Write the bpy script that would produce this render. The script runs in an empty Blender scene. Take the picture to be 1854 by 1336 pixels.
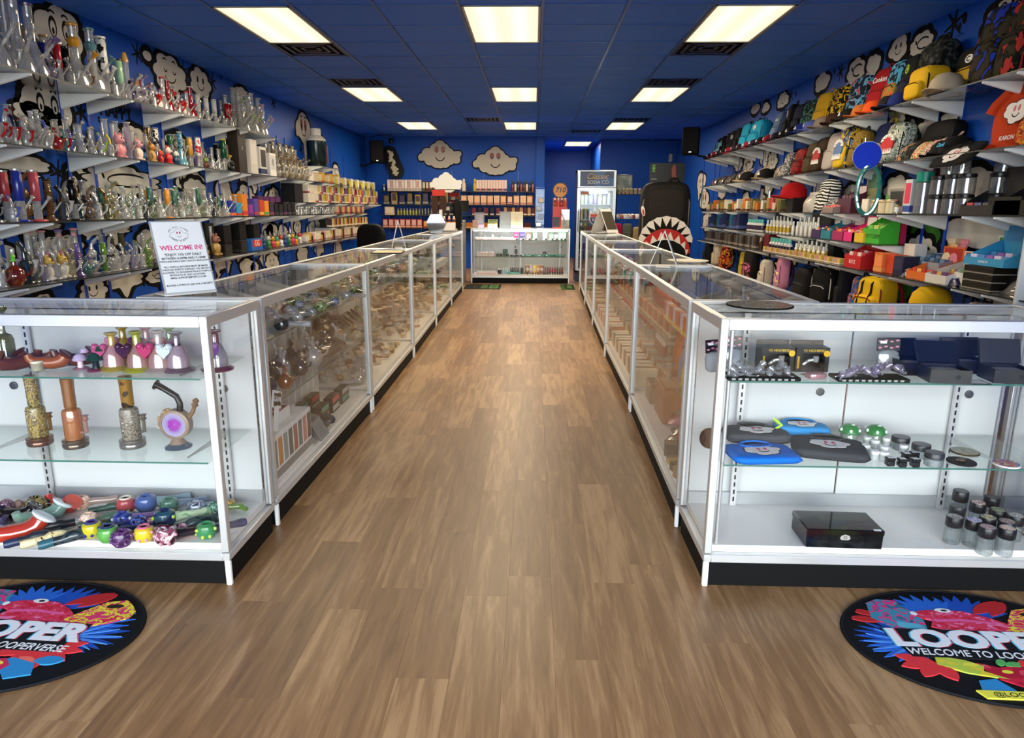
import bpy, bmesh, math, random
from math import pi, sin, cos, radians as rad
from mathutils import Vector, Matrix
rnd = random.Random(7)
SC = bpy.context.scene
COL = SC.collection

# ------------------------------------------------------------------ camera, sky, exposure
cam_d = bpy.data.cameras.new('camera'); cam = bpy.data.objects.new('camera', cam_d); COL.objects.link(cam)
cam_d.sensor_width = 36.0; cam_d.sensor_fit = 'HORIZONTAL'; cam_d.lens = 36.0*1242.8/1854.0
cam_d.clip_start = 0.05
RT = Vector((0.99949141, 0.03151944, 0.00484213)); UP = Vector((-0.01189092, 0.22748012, 0.97371012)); FW = Vector((-0.02958931, 0.97327248, -0.22773922))
cam.matrix_world = Matrix(((RT.x, UP.x, -FW.x, 0), (RT.y, UP.y, -FW.y, 0), (RT.z, UP.z, -FW.z, 1.3098), (0, 0, 0, 1)))
SC.camera = cam
SC.view_settings.view_transform = 'Standard'; SC.view_settings.look = 'None'
SC.view_settings.exposure = 0.22; SC.view_settings.gamma = 1.0; SC.view_settings.use_curve_mapping = False
SC.cycles.max_bounces = 8; SC.cycles.transparent_max_bounces = 40
SC.cycles.diffuse_bounces = 3; SC.cycles.glossy_bounces = 3; SC.cycles.transmission_bounces = 4
SC.cycles.caustics_reflective = False; SC.cycles.caustics_refractive = False
SC.cycles.sample_clamp_indirect = 4.0
SKY_STRENGTH = 12.0
LAMP = 42.0          # watts per ceiling troffer
wd = bpy.data.worlds.new('daylight'); SC.world = wd; wd.use_nodes = True
bgn = wd.node_tree.nodes['Background']; bgn.inputs[0].default_value = (0.90, 0.955, 1.0, 1); bgn.inputs[1].default_value = SKY_STRENGTH
# the shop window behind the camera lets this daylight in; a portal over its opening guides the sampling
pl = bpy.data.lights.new('window_portal', 'AREA'); pl.shape = 'RECTANGLE'; pl.size = 6.4; pl.size_y = 2.3
po = bpy.data.objects.new('window_portal', pl); COL.objects.link(po); po.location = (-0.2, -1.62, 1.25); po.rotation_euler = (rad(90), 0, 0)
pl.cycles.is_portal = True

# ------------------------------------------------------------------ materials
def lin(c):
    if isinstance(c, str):
        c = c.lstrip('#'); c = [int(c[i:i+2], 16)/255 for i in (0, 2, 4)]
    return tuple((x/12.92 if x <= .04045 else ((x+.055)/1.055)**2.4) for x in c[:3]) + (1,)
_M = {}
def mat(col, rough=.5, metal=0., key=None, **kw):
    k = key or ('p', col if isinstance(col, str) else tuple(col), rough, metal, tuple(sorted(kw.items())))
    if k in _M: return _M[k]
    m = bpy.data.materials.new('paint'); m.use_nodes = True; _M[k] = m
    b = m.node_tree.nodes['Principled BSDF']
    b.inputs['Base Color'].default_value = lin(col); b.inputs['Roughness'].default_value = rough; b.inputs['Metallic'].default_value = metal
    b.inputs['Specular IOR Level'].default_value = .15 if rough >= .6 else (.25 if rough >= .41 else .5)
    for a, v in kw.items(): b.inputs[a.replace('_', ' ')].default_value = v
    return m
def nodes(name):
    m = bpy.data.materials.new(name); m.use_nodes = True
    nt = m.node_tree; return m, nt, nt.nodes, nt.links, nt.nodes['Principled BSDF']
def schlick(N, L, f0):
    lw = N.new('ShaderNodeLayerWeight'); lw.inputs[0].default_value = .5
    pw = N.new('ShaderNodeMath'); pw.operation = 'POWER'; pw.inputs[1].default_value = 5
    ma = N.new('ShaderNodeMath'); ma.operation = 'MULTIPLY_ADD'; ma.inputs[1].default_value = 1-f0; ma.inputs[2].default_value = f0
    L.new(lw.outputs['Facing'], pw.inputs[0]); L.new(pw.outputs[0], ma.inputs[0]); return ma
def pane_glass(name='pane_glass', tint='#fdfdfd', refl=.55):
    if name in _M: return _M[name]
    m = bpy.data.materials.new(name); m.use_nodes = True; _M[name] = m
    nt = m.node_tree; nt.nodes.clear(); N = nt.nodes; L = nt.links
    out = N.new('ShaderNodeOutputMaterial'); mix = N.new('ShaderNodeMixShader'); tr = N.new('ShaderNodeBsdfTransparent'); gl = N.new('ShaderNodeBsdfGlossy')
    fr = schlick(N, L, .04); mu = N.new('ShaderNodeMath'); mu.operation = 'MULTIPLY'; mu.inputs[1].default_value = refl
    tr.inputs[0].default_value = lin(tint); gl.inputs[1].default_value = 0.0
    L.new(fr.outputs[0], mu.inputs[0]); L.new(mu.outputs[0], mix.inputs[0]); L.new(tr.outputs[0], mix.inputs[1]); L.new(gl.outputs[0], mix.inputs[2]); L.new(mix.outputs[0], out.inputs[0])
    return m
def glass(tint='#f2f6f6', dens=.3, body=.10, key=None):
    """blown glass: clear through the middle, denser colour toward the rim of the wall, a gloss coat"""
    k = key or ('g', tint, dens, body)
    if k in _M: return _M[k]
    m = bpy.data.materials.new('blown_glass'); m.use_nodes = True; _M[k] = m
    nt = m.node_tree; nt.nodes.clear(); N = nt.nodes; L = nt.links
    out = N.new('ShaderNodeOutputMaterial'); m1 = N.new('ShaderNodeMixShader'); m2 = N.new('ShaderNodeMixShader')
    tr = N.new('ShaderNodeBsdfTransparent'); gl = N.new('ShaderNodeBsdfGlossy'); df = N.new('ShaderNodeBsdfDiffuse')
    lw = N.new('ShaderNodeLayerWeight'); lw.inputs[0].default_value = .55
    ramp = N.new('ShaderNodeMix'); ramp.data_type = 'RGBA'
    c = lin(tint); ramp.inputs[6].default_value = c; e = tuple(max(0, x*(1-dens)) for x in c[:3])+(1,); ramp.inputs[7].default_value = e
    L.new(lw.outputs['Facing'], ramp.inputs[0]); L.new(ramp.outputs[2], tr.inputs[0])
    df.inputs[0].default_value = c; gl.inputs[1].default_value = .03
    m2.inputs[0].default_value = body; L.new(tr.outputs[0], m2.inputs[1]); L.new(df.outputs[0], m2.inputs[2])
    fr = schlick(N, L, .13)
    L.new(fr.outputs[0], m1.inputs[0]); L.new(m2.outputs[0], m1.inputs[1]); L.new(gl.outputs[0], m1.inputs[2]); L.new(m1.outputs[0], out.inputs[0])
    return m
def emit(col, st, key=None):
    k = key or ('e', col, st)
    if k in _M: return _M[k]
    m, nt, N, L, b = nodes('lit'); _M[k] = m
    b.inputs['Base Color'].default_value = lin(col); b.inputs['Emission Color'].default_value = lin(col); b.inputs['Emission Strength'].default_value = st
    return m
def blotch(c1, c2, c3=None, scale=14., rough=.8, key=None, t=(.45, .6), dist=0.):
    """patches of flat colour: camouflage, sublimation prints, marbled glass"""
    k = key or ('b', c1, c2, c3, scale, rough, t, dist)
    if k in _M: return _M[k]
    m, nt, N, L, b = nodes('patches'); _M[k] = m
    tc = N.new('ShaderNodeTexCoord'); no = N.new('ShaderNodeTexNoise'); no.inputs['Scale'].default_value = scale; no.inputs['Detail'].default_value = 1.5; no.inputs['Distortion'].default_value = dist
    oi = N.new('ShaderNodeObjectInfo'); ad = N.new('ShaderNodeVectorMath'); ad.operation = 'ADD'; sc = N.new('ShaderNodeMath'); sc.operation = 'MULTIPLY'; sc.inputs[1].default_value = 37
    L.new(oi.outputs['Random'], sc.inputs[0]); L.new(tc.outputs['Object'], ad.inputs[0]); L.new(sc.outputs[0], ad.inputs[1]); L.new(ad.outputs[0], no.inputs['Vector'])
    cr = N.new('ShaderNodeValToRGB'); cr.color_ramp.interpolation = 'CONSTANT'; el = cr.color_ramp.elements
    el[0].color = lin(c1); el[0].position = 0; el[1].color = lin(c2); el[1].position = t[0]
    if c3: e = el.new(t[1]); e.color = lin(c3)
    L.new(no.outputs[0], cr.inputs[0]); L.new(cr.outputs[0], b.inputs['Base Color']); b.inputs['Roughness'].default_value = rough
    if rough >= .6: b.inputs['Specular IOR Level'].default_value = .15
    return m
def stripe(c1, c2, scale=14., dist=6., rough=.7):
    k = ('s', c1, c2, scale, dist)
    if k in _M: return _M[k]
    m, nt, N, L, b = nodes('stripes'); _M[k] = m; tc = N.new('ShaderNodeTexCoord'); wv = N.new('ShaderNodeTexWave'); wv.bands_direction = 'Z'; wv.inputs['Scale'].default_value = scale; wv.inputs['Distortion'].default_value = dist; wv.inputs['Detail Scale'].default_value = .6
    cr = N.new('ShaderNodeValToRGB'); cr.color_ramp.interpolation = 'CONSTANT'; el = cr.color_ramp.elements; el[0].color = lin(c1); el[1].color = lin(c2); el[1].position = .5
    L.new(tc.outputs['Object'], wv.inputs['Vector']); L.new(wv.outputs['Fac'], cr.inputs[0]); L.new(cr.outputs[0], b.inputs['Base Color']); b.inputs['Roughness'].default_value = rough; b.inputs['Specular IOR Level'].default_value = .15; return m
def bump(m, scale=60, strength=.2, dist=.01, detail=4):
    nt = m.node_tree; N = nt.nodes; L = nt.links; b = N['Principled BSDF']
    tc = N.new('ShaderNodeTexCoord'); no = N.new('ShaderNodeTexNoise'); no.inputs['Scale'].default_value = scale; no.inputs['Detail'].default_value = detail
    bp = N.new('ShaderNodeBump'); bp.inputs['Strength'].default_value = strength; bp.inputs['Distance'].default_value = dist
    L.new(tc.outputs['Object'], no.inputs['Vector']); L.new(no.outputs[0], bp.inputs['Height']); L.new(bp.outputs[0], b.inputs['Normal'])
    return m
def wood():
    m, nt, N, L, b = nodes('vinyl_oak')
    tc = N.new('ShaderNodeTexCoord'); oi = N.new('ShaderNodeObjectInfo'); mp = N.new('ShaderNodeMapping'); mp.inputs['Scale'].default_value = (20, 1.7, 1)
    ad = N.new('ShaderNodeVectorMath'); ad.operation = 'ADD'; sc = N.new('ShaderNodeMath'); sc.operation = 'MULTIPLY'; sc.inputs[1].default_value = 91
    L.new(oi.outputs['Random'], sc.inputs[0]); L.new(tc.outputs['Object'], ad.inputs[0]); L.new(sc.outputs[0], ad.inputs[1]); L.new(ad.outputs[0], mp.inputs[0])
    n1 = N.new('ShaderNodeTexNoise'); n1.inputs['Scale'].default_value = 1.6; n1.inputs['Detail'].default_value = 5; n1.inputs['Distortion'].default_value = .6
    n2 = N.new('ShaderNodeTexNoise'); n2.inputs['Scale'].default_value = 9; n2.inputs['Detail'].default_value = 6
    L.new(mp.outputs[0], n1.inputs['Vector']); L.new(mp.outputs[0], n2.inputs['Vector'])
    mx = N.new('ShaderNodeMath'); mx.operation = 'MULTIPLY_ADD'; mx.inputs[1].default_value = .30; L.new(n2.outputs[0], mx.inputs[0]); L.new(n1.outputs[0], mx.inputs[2])
    m3 = N.new('ShaderNodeMath'); m3.operation = 'MULTIPLY_ADD'; m3.inputs[1].default_value = .30; L.new(oi.outputs['Random'], m3.inputs[0]); L.new(mx.outputs[0], m3.inputs[2])
    cr = N.new('ShaderNodeValToRGB'); el = cr.color_ramp.elements
    el[0].position = .40; el[0].color = lin('#6b4c32'); el[1].position = 1.15; el[1].color = lin('#ab855c'); e = el.new(.78); e.color = lin('#8c6743')
    L.new(m3.outputs[0], cr.inputs[0]); L.new(cr.outputs[0], b.inputs['Base Color'])
    b.inputs['Roughness'].default_value = .38; b.inputs['Specular IOR Level'].default_value = .45
    bp = N.new('ShaderNodeBump'); bp.inputs['Strength'].default_value = .12; bp.inputs['Distance'].default_value = .004
    L.new(mx.outputs[0], bp.inputs['Height']); L.new(bp.outputs[0], b.inputs['Normal'])
    return m

# ------------------------------------------------------------------ mesh building
class MB:
    def __init__(s): s.v = []; s.f = []; s.m = []
    def add(s, vs, fs, m=0):
        o = len(s.v); s.v += [tuple(p) for p in vs]; s.f += [tuple(i+o for i in f) for f in fs]; s.m += [m]*len(fs); return s
    def box(s, c, d, m=0, rot=None, taper=1.):
        x, y, z = d[0]/2, d[1]/2, d[2]/2
        P = [(-x, -y, -z), (x, -y, -z), (x, y, -z), (-x, y, -z), (-x*taper, -y*taper, z), (x*taper, -y*taper, z), (x*taper, y*taper, z), (-x*taper, y*taper, z)]
        if rot is not None: P = [rot @ Vector(p) for p in P]
        P = [(p[0]+c[0], p[1]+c[1], p[2]+c[2]) for p in P]
        return s.add(P, [(0, 3, 2, 1), (4, 5, 6, 7), (0, 1, 5, 4), (1, 2, 6, 5), (2, 3, 7, 6), (3, 0, 4, 7)], m)
    def bb(s, a, b, m=0): return s.box([(a[i]+b[i])/2 for i in range(3)], [abs(b[i]-a[i]) for i in range(3)], m)
    def cbox(s, c, d, r, m=0, rot=None):
        """box with every edge chamfered by r"""
        h = [k/2 for k in d]; r = min(r, *[k*.49 for k in h]); P = []; idx = {}
        for sx in (-1, 1):
            for sy in (-1, 1):
                for sz in (-1, 1):
                    for ax in range(3):
                        p = [sx*(h[0]-r), sy*(h[1]-r), sz*(h[2]-r)]; p[ax] = (sx, sy, sz)[ax]*h[ax]
                        idx[(sx, sy, sz, ax)] = len(P); P.append(p)
        F = []
        for ax in range(3):
            a, b = [(1, 2), (2, 0), (0, 1)][ax]
            for sg in (-1, 1):
                q = []
                for (u, w) in ((-1, -1), (1, -1), (1, 1), (-1, 1)):
                    k = [0, 0, 0]; k[ax] = sg; k[a] = u; k[b] = w; q.append(idx[(k[0], k[1], k[2], ax)])
                F.append(q if sg > 0 else q[::-1])
        for ax in range(3):
            a, b = [(1, 2), (2, 0), (0, 1)][ax]
            for u in (-1, 1):
                for w in (-1, 1):
                    def g(t, which):
                        k = [0, 0, 0]; k[ax] = t; k[a] = u; k[b] = w; return idx[(k[0], k[1], k[2], which)]
                    q = [g(-1, a), g(1, a), g(1, b), g(-1, b)]; F.append(q if u*w < 0 else q[::-1])
        for sx in (-1, 1):
            for sy in (-1, 1):
                for sz in (-1, 1):
                    q = [idx[(sx, sy, sz, k)] for k in range(3)]; F.append(q if sx*sy*sz > 0 else q[::-1])
        if rot is not None: P = [rot @ Vector(p) for p in P]
        return s.add([(p[0]+c[0], p[1]+c[1], p[2]+c[2]) for p in P], F, m)
    def lathe(s, prof, n=16, c=(0, 0, 0), rot=None, m=0, sx=1., sy=1.):
        vs = []
        for (r, z) in prof:
            for i in range(n):
                a = 2*pi*i/n; p = Vector((max(r, 1e-4)*cos(a)*sx, max(r, 1e-4)*sin(a)*sy, z))
                if rot is not None: p = rot @ p
                vs.append((p[0]+c[0], p[1]+c[1], p[2]+c[2]))
        fs = []
        for j in range(len(prof)-1):
            for i in range(n):
                k = (i+1) % n; fs.append((j*n+i, j*n+k, (j+1)*n+k, (j+1)*n+i))
        if prof[0][0] > 1e-3: fs.append(tuple(range(n-1, -1, -1)))
        if prof[-1][0] > 1e-3: fs.append(tuple((len(prof)-1)*n+i for i in range(n)))
        return s.add(vs, fs, m)
    def tube(s, pts, r, n=8, m=0, closed=False, cap=True):
        pts = [Vector(p) for p in pts]; k = len(pts); rs = r if isinstance(r, (list, tuple)) else [r]*k; vs = []; ref = None
        for i, p in enumerate(pts):
            d = (pts[(i+1) % k] - pts[i-1]) if closed else (pts[min(i+1, k-1)] - pts[max(i-1, 0)])
            d = d.normalized() if d.length > 1e-9 else Vector((0, 0, 1))
            if ref is None: ref = d.orthogonal().normalized()
            u = (ref - d*ref.dot(d)); u = u.normalized() if u.length > 1e-6 else d.orthogonal().normalized(); ref = u; w = d.cross(u)
            for j in range(n):
                a = 2*pi*j/n; vs.append(p + (u*cos(a) + w*sin(a))*rs[i])
        fs = []
        for i in range(k if closed else k-1):
            o, q = i*n, ((i+1) % k)*n
            for j in range(n): fs.append((o+j, o+(j+1) % n, q+(j+1) % n, q+j))
        if not closed and cap: fs += [tuple(range(n-1, -1, -1)), tuple((k-1)*n+j for j in range(n))]
        return s.add(vs, fs, m)
    def ell(s, c, r, nu=14, nv=9, m=0, rot=None, e=1., e2=None):
        """ellipsoid; e < 1 squares it off (superellipsoid)"""
        e2 = e if e2 is None else e2
        pw = lambda x, k: math.copysign(abs(x)**k, x)
        vs = []
        for j in range(nv+1):
            t = -pi/2 + pi*j/nv
            for i in range(nu):
                a = 2*pi*i/nu; p = Vector((r[0]*pw(cos(t), e2)*pw(cos(a), e), r[1]*pw(cos(t), e2)*pw(sin(a), e), r[2]*pw(sin(t), e2)))
                if rot is not None: p = rot @ p
                vs.append((p[0]+c[0], p[1]+c[1], p[2]+c[2]))
        fs = []
        for j in range(nv):
            for i in range(nu): k = (i+1) % nu; fs.append((j*nu+i, j*nu+k, (j+1)*nu+k, (j+1)*nu+i))
        return s.add(vs, fs, m)
    def prism(s, poly, a, b, plane='xz', m=0):
        """polygon given counter-clockwise in its plane, extruded from depth a to b along the third axis"""
        def P(u, w, d): return {'xz': (u, d, w), 'xy': (u, w, d), 'yz': (d, u, w)}[plane]
        n = len(poly); vs = [P(u, w, a) for u, w in poly] + [P(u, w, b) for u, w in poly]
        fs = [tuple(range(n)), tuple(range(2*n-1, n-1, -1))] + [(i, n+i, n+(i+1) % n, (i+1) % n) for i in range(n)]
        return s.add(vs, fs, m)
    def mesh(s, name, smooth=40):
        me = bpy.data.meshes.new(name); me.from_pydata(s.v, [], s.f)
        if s.m and max(s.m) > 0: me.polygons.foreach_set('material_index', s.m)
        bm = bmesh.new(); bm.from_mesh(me); bmesh.ops.recalc_face_normals(bm, faces=bm.faces); bm.to_mesh(me); bm.free()
        if smooth:
            me.polygons.foreach_set('use_smooth', [True]*len(me.polygons)); me.set_sharp_from_angle(angle=rad(smooth))
        for _ in range((max(s.m) if s.m else 0)+1): me.materials.append(None)
        return me
_ME = {}
def cached(key, fn, smooth=40):
    if key not in _ME:
        r = fn(); _ME[key] = r.mesh(str(key[0]) if isinstance(key, tuple) else key, smooth) if isinstance(r, MB) else r
    return _ME[key]
def part(name, me, mats, parent=None, loc=(0, 0, 0), rot=(0, 0, 0), scale=None):
    if isinstance(me, MB): me = me.mesh(name)
    o = bpy.data.objects.new(name, me); COL.objects.link(o); o.location = loc; o.rotation_euler = rot
    if scale is not None: o.scale = scale if not isinstance(scale, (int, float)) else (scale,)*3
    if parent is not None: o.parent = parent
    if not isinstance(mats, (list, tuple)): mats = [mats]
    for i, mt in enumerate(mats[:len(o.material_slots)]):
        s = o.material_slots[i]; s.link = 'OBJECT'; s.material = mt
    return o
def tag(o, label, cat, group=None):
    o['label'] = label; o['category'] = cat
    if group: o['group'] = group
    return o
def thing(name, label, cat, loc=(0, 0, 0), rz=0., group=None, scale=None):
    o = bpy.data.objects.new(name, None); COL.objects.link(o); o.location = loc; o.rotation_euler = (0, 0, rz); o.empty_display_size = .05
    if scale is not None: o.scale = scale if not isinstance(scale, (int, float)) else (scale,)*3
    return tag(o, label, cat, group)
def struct(name, mb, m, smooth=0):
    o = part(name, mb.mesh(name, smooth) if isinstance(mb, MB) else mb, m); o['kind'] = 'structure'; return o
_fd = {}
def text(name, s, size, m, parent=None, loc=(0, 0, 0), rot=(pi/2, 0, 0), align='CENTER', ext=.0004, shear=0., sx=1., spacing=1., off=0., line=1.):
    c = bpy.data.curves.new(name, 'FONT'); c.body = s; c.size = size; c.align_x = align; c.align_y = 'CENTER'; c.extrude = ext; c.shear = shear; c.space_character = spacing; c.offset = off; c.space_line = line
    c.resolution_u = 3; c.materials.append(m)
    tmp = bpy.data.objects.new('tmp', c); me = bpy.data.meshes.new_from_object(tmp); bpy.data.objects.remove(tmp); bpy.data.curves.remove(c)
    o = bpy.data.objects.new(name, me); COL.objects.link(o); o.location = loc; o.rotation_euler = rot; o.scale = (sx, 1, 1)
    if parent is not None: o.parent = parent
    return o
ONES = 'zeroth first second third fourth fifth sixth seventh eighth ninth tenth eleventh twelfth thirteenth fourteenth fifteenth sixteenth seventeenth eighteenth nineteenth'.split()
TENS = {2: 'twent', 3: 'thirt', 4: 'fort', 5: 'fift', 6: 'sixt', 7: 'sevent', 8: 'eight', 9: 'ninet'}
def nth(n):
    if n < 20: return ONES[n]
    if n >= 100: return 'hundredth' if n == 100 else 'hundred-and-'+nth(n-100)
    t, u = divmod(n, 10); return TENS[t]+('ieth' if u == 0 else 'y-'+ONES[u])

# shared materials
WHITE = mat('#e9e9e6', .4); BLACK = mat('#101012', .45); CHROME = mat('#d6d8da', .22, 1.); ALU = mat('#d4d4d3', .36, .6); PANEL = mat('#e6e7e5', .35)
PANE = pane_glass(); SHELFG = pane_glass('shelf_glass', '#f8fbfa', .8)
EDGE = mat('#3c6b60', .2)
CLEAR = glass('#f8f8f6', .45, .24)
BLUEWALL = bump(mat('#0f4db0', .42, key='bluewall', Specular_IOR_Level=.2), 25, .08, .01)
CEILM = bump(mat('#3a7cf4', .5, key='ceil'), 160, .7, .006, 3)
GRIDM = mat('#2a62b8', .35)
MURW = mat('#c9c4bd', .6); MURK = mat('#050508', .7)
WOOD = wood()
XL, XR, H, YB = -3.66, 3.20, 2.794, 15.45

# ------------------------------------------------------------------ room shell
floor = struct('floor', MB().bb((XL-.1, -1.7, -.12), (XR+.1, 19.2, -.012)), mat('#4b3826', .6))
PW, PL = .152, .91
def plank_mesh(): return MB().cbox((0, 0, -.006), (PW-.0003, PL-.0003, .012), .0002)
pmesh = cached('plank', plank_mesh, 0)
rest = MB()
for i in range(-25, 23):
    off = (i*0.37+.11*(i % 3)) % 1.0 * PL
    for j in range(-3, 23):
        cx, cy = i*PW, j*PL + off
        if cx-PW/2 < XL-.05 or cx+PW/2 > XR+.05 or cy > 19: continue
        near = (-1.3 < cx < .95 and .6 < cy < 12.6) or (cy < 2.9 and cy > .6 and abs(cx) < 2.4)
        if near: part('plank', pmesh, WOOD, floor, (cx, cy, 0))
        else: rest.box((cx, cy, -.006), (PW-.0015, PL-.0015, .012))
pr = part('plank', rest.mesh('planks_far', 0), WOOD, floor); pr['kind'] = 'stuff'

wall_left = struct('wall_left', MB().bb((XL-.12, -1.7, -.1), (XL, YB+.1, H+.12)), BLUEWALL)
wall_right = struct('wall_right', MB().bb((XR, -1.7, -.1), (XR+.12, 16.5, H+.12)), BLUEWALL)
wall_back = struct('wall_back', MB().bb((XL, YB, -.1), (.20, YB+.12, H+.1)).bb((1.49, 16.38, -.1), (XR, 16.5, H+.1)).bb((.05, 19.1, -.1), (1.6, 19.2, H+.1)).bb((.08, YB+.12, -.1), (.20, 19.1, H+.1)).bb((1.49, 16.5, -.1), (1.6, 19.1, H+.1)), BLUEWALL)
part('trim_post', MB().cbox((.12, YB-.05, H/2), (.19, .10, H), .006), BLUEWALL, wall_back)
# shop front behind the camera: a low sill, a header, mullions and glass
wf = struct('wall_front', MB().bb((XL, -1.72, 0), (XR, -1.58, .12)).bb((XL, -1.72, 2.4), (XR, -1.58, H)).bb((XL, -1.72, .12), (XL+.1, -1.58, 2.4)).bb((XR-.1, -1.72, .12), (XR, -1.58, 2.4)), mat('#8a8d90', .5))
win = struct('window_1', MB().bb((XL+.1, -1.66, .12), (XR-.1, -1.65, 2.4)), pane_glass('window_glass', '#fbfdfc', .6))
for k in range(5): part('mullion', MB().bb((XL+.1+k*1.66-.03, -1.70, .12), (XL+.1+k*1.66+.03, -1.60, 2.4)), ALU, win)
part('transom', MB().bb((XL+.1, -1.70, 2.02), (XR-.1, -1.60, 2.08)), ALU, win)
struct('ground', MB().bb((-30, -40, -.2), (30, -1.8, -.13)), mat('#8b8983', .8))

# ------------------------------------------------------------------ ceiling: tiles in a grid, troffer lights, vents
ceil = struct('ceiling', MB().bb((XL-.1, -1.7, H+.05), (XR+.1, 19.2, H+.15)), GRIDM)
TX, TY = .6345, .595
CX0, CY0 = -2.49, 5.62
LIGHTS = [(0, 0), (0, 6), (0, 12), (3, 0), (3, 6), (3, 12), (6, 0), (6, 6), (6, 12), (5, 18)]
VENTS = [(0, 2), (0, 5), (2, 11), (6, 2), (6, 5), (6, 11), (5, 14)]
lightcells = {(i, j+d) for i, j in LIGHTS for d in (0, 1)} | set(VENTS)
tmesh = cached('ceiling_tile', lambda: MB().cbox((0, 0, .011), (TX-.022, TY-.022, .018), .004), 0)
far_t = MB()
for i in range(-2, 9):
    for j in range(-13, 23):
        if (i, j) in lightcells: continue
        x, y = CX0+(i+.5)*TX, CY0+(j+.5)*TY
        w = TX-.022
        x0, x1 = max(x-w/2, XL), min(x+w/2, XR)
        if x1-x0 < .05: continue
        if j >= 17 and not (0.1 < x < 1.6): continue
        if j >= -4:
            o = part('ceiling_tile', tmesh, CEILM, ceil, ((x0+x1)/2, y, H+rnd.uniform(0, .002)), scale=((x1-x0)/w, 1, 1))
        else: far_t.box(((x0+x1)/2, y, H+.011), (x1-x0, TY-.022, .018))
pf = part('ceiling_tile', far_t.mesh('tiles_behind', 0), CEILM, ceil); pf['kind'] = 'stuff'
g = MB()
for i in range(-1, 10):
    x = CX0+i*TX
    if XL < x < XR: part('grid_runner', MB().bb((x-.012, -1.5, H-.004), (x+.012, 19 if .2 < x < 1.5 else 16.3, H+.004)), GRIDM, ceil)
for j in range(-12, 19):
    y = CY0+j*TY
    for i in range(-2, 9):
        if (i, j) in lightcells and (i, j-1) in lightcells and (i, j) not in VENTS and (i, j-1) not in VENTS: continue
        g.bb((max(XL, CX0+i*TX+.0125), y-.010, H-.003), (min(XR, CX0+(i+1)*TX-.0125), y+.010, H+.004))
part('grid_tee', g.mesh('grid_tee', 0), GRIDM, ceil)
def lamp_mat():
    m = bpy.data.materials.new('lit_diffuser'); m.use_nodes = True; nt = m.node_tree; N = nt.nodes; L = nt.links; b = N['Principled BSDF']
    tc = N.new('ShaderNodeTexCoord'); sp = N.new('ShaderNodeSeparateXYZ'); L.new(tc.outputs['Object'], sp.inputs[0])
    ab = N.new('ShaderNodeMath'); ab.operation = 'ABSOLUTE'; L.new(sp.outputs[0], ab.inputs[0])
    sb = N.new('ShaderNodeMath'); sb.operation = 'SUBTRACT'; sb.inputs[1].default_value = .135; L.new(ab.outputs[0], sb.inputs[0])
    a2 = N.new('ShaderNodeMath'); a2.operation = 'ABSOLUTE'; L.new(sb.outputs[0], a2.inputs[0])
    mr = N.new('ShaderNodeMapRange'); mr.inputs[1].default_value = 0; mr.inputs[2].default_value = .12; mr.inputs[3].default_value = 1.25; mr.inputs[4].default_value = .92; mr.interpolation_type = 'SMOOTHSTEP'
    L.new(a2.outputs[0], mr.inputs[0]); L.new(mr.outputs[0], b.inputs['Emission Strength'])
    b.inputs['Base Color'].default_value = (.1, .1, .1, 1); b.inputs['Emission Color'].default_value = (1.0, .91, .66, 1)
    return m
LM = lamp_mat(); FRM = mat('#b8b4a4', .4)
ROWN = {0: 'front row', 6: 'middle row', 12: 'back row', 18: 'alcove'}
COLN = {0: 'over the glassware side', 3: 'over the aisle', 6: 'over the backpack side', 5: 'beyond the fridge'}
for i, j in LIGHTS:
    x, y = CX0+(i+.5)*TX, CY0+(j+1)*TY
    t = thing('ceiling_light', 'recessed troffer ceiling light, %s, %s' % (ROWN[j], COLN[i]), 'ceiling light', (x, y, H), 0, 'fluorescent ceiling lights')
    w, d = .60, 1.175
    fr = MB()
    for sx in (-1, 1): fr.bb((sx*w/2, -d/2, -.008), (sx*(w/2-.018), d/2, .03))
    for sy in (-1, 1): fr.bb((-w/2, sy*d/2, -.008), (w/2, sy*(d/2-.018), .03))
    part('frame', fr.mesh('light_frame', 0), FRM, t)
    part('diffuser', cached('diffuser', lambda: MB().cbox((0, 0, .004), (.57, 1.145, .012), .003), 0), LM, t)
    al = bpy.data.lights.new('troffer_lamp', 'AREA'); al.shape = 'RECTANGLE'; al.size = .56; al.size_y = 1.13; al.energy = LAMP; al.color = (1.0, .82, .55)
    ao = bpy.data.objects.new('troffer_lamp', al); COL.objects.link(ao); ao.parent = t; ao.location = (0, 0, -.012)
VN = {(0, 2): 'behind the front light of the glassware side', (0, 5): 'before the middle light of the glassware side', (2, 11): 'beside the back light over the aisle', (6, 2): 'behind the front light of the backpack side', (6, 5): 'before the middle light of the backpack side', (6, 11): 'before the back light of the backpack side', (5, 14): 'near the alcove'}
for (i, j) in VENTS:
    x, y = CX0+(i+.5)*TX, CY0+(j+.5)*TY
    t = thing('ceiling_vent', 'dark blue square ceiling air vent %s' % VN[(i, j)], 'vent', (x, y, H), 0, 'ceiling air vents')
    VMm = mat('#0a1d49', .35)
    part('duct_plate', MB().bb((-.30, -.285, .02), (.30, .285, .026)), MURK, t)
    for k in range(4):
        a, b_ = .30-k*.07, .285-k*.065; r = MB(); w = .030; z0 = -.006+k*.002
        for sg in (-1, 1):
            r.box((sg*(a-w/2), 0, z0+.008), (w, 2*b_, .004), rot=None); r.box((0, sg*(b_-w/2), z0+.008), (2*a, w, .004))
        part('louver_ring', r.mesh('louver', 0), VMm, t)

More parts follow.
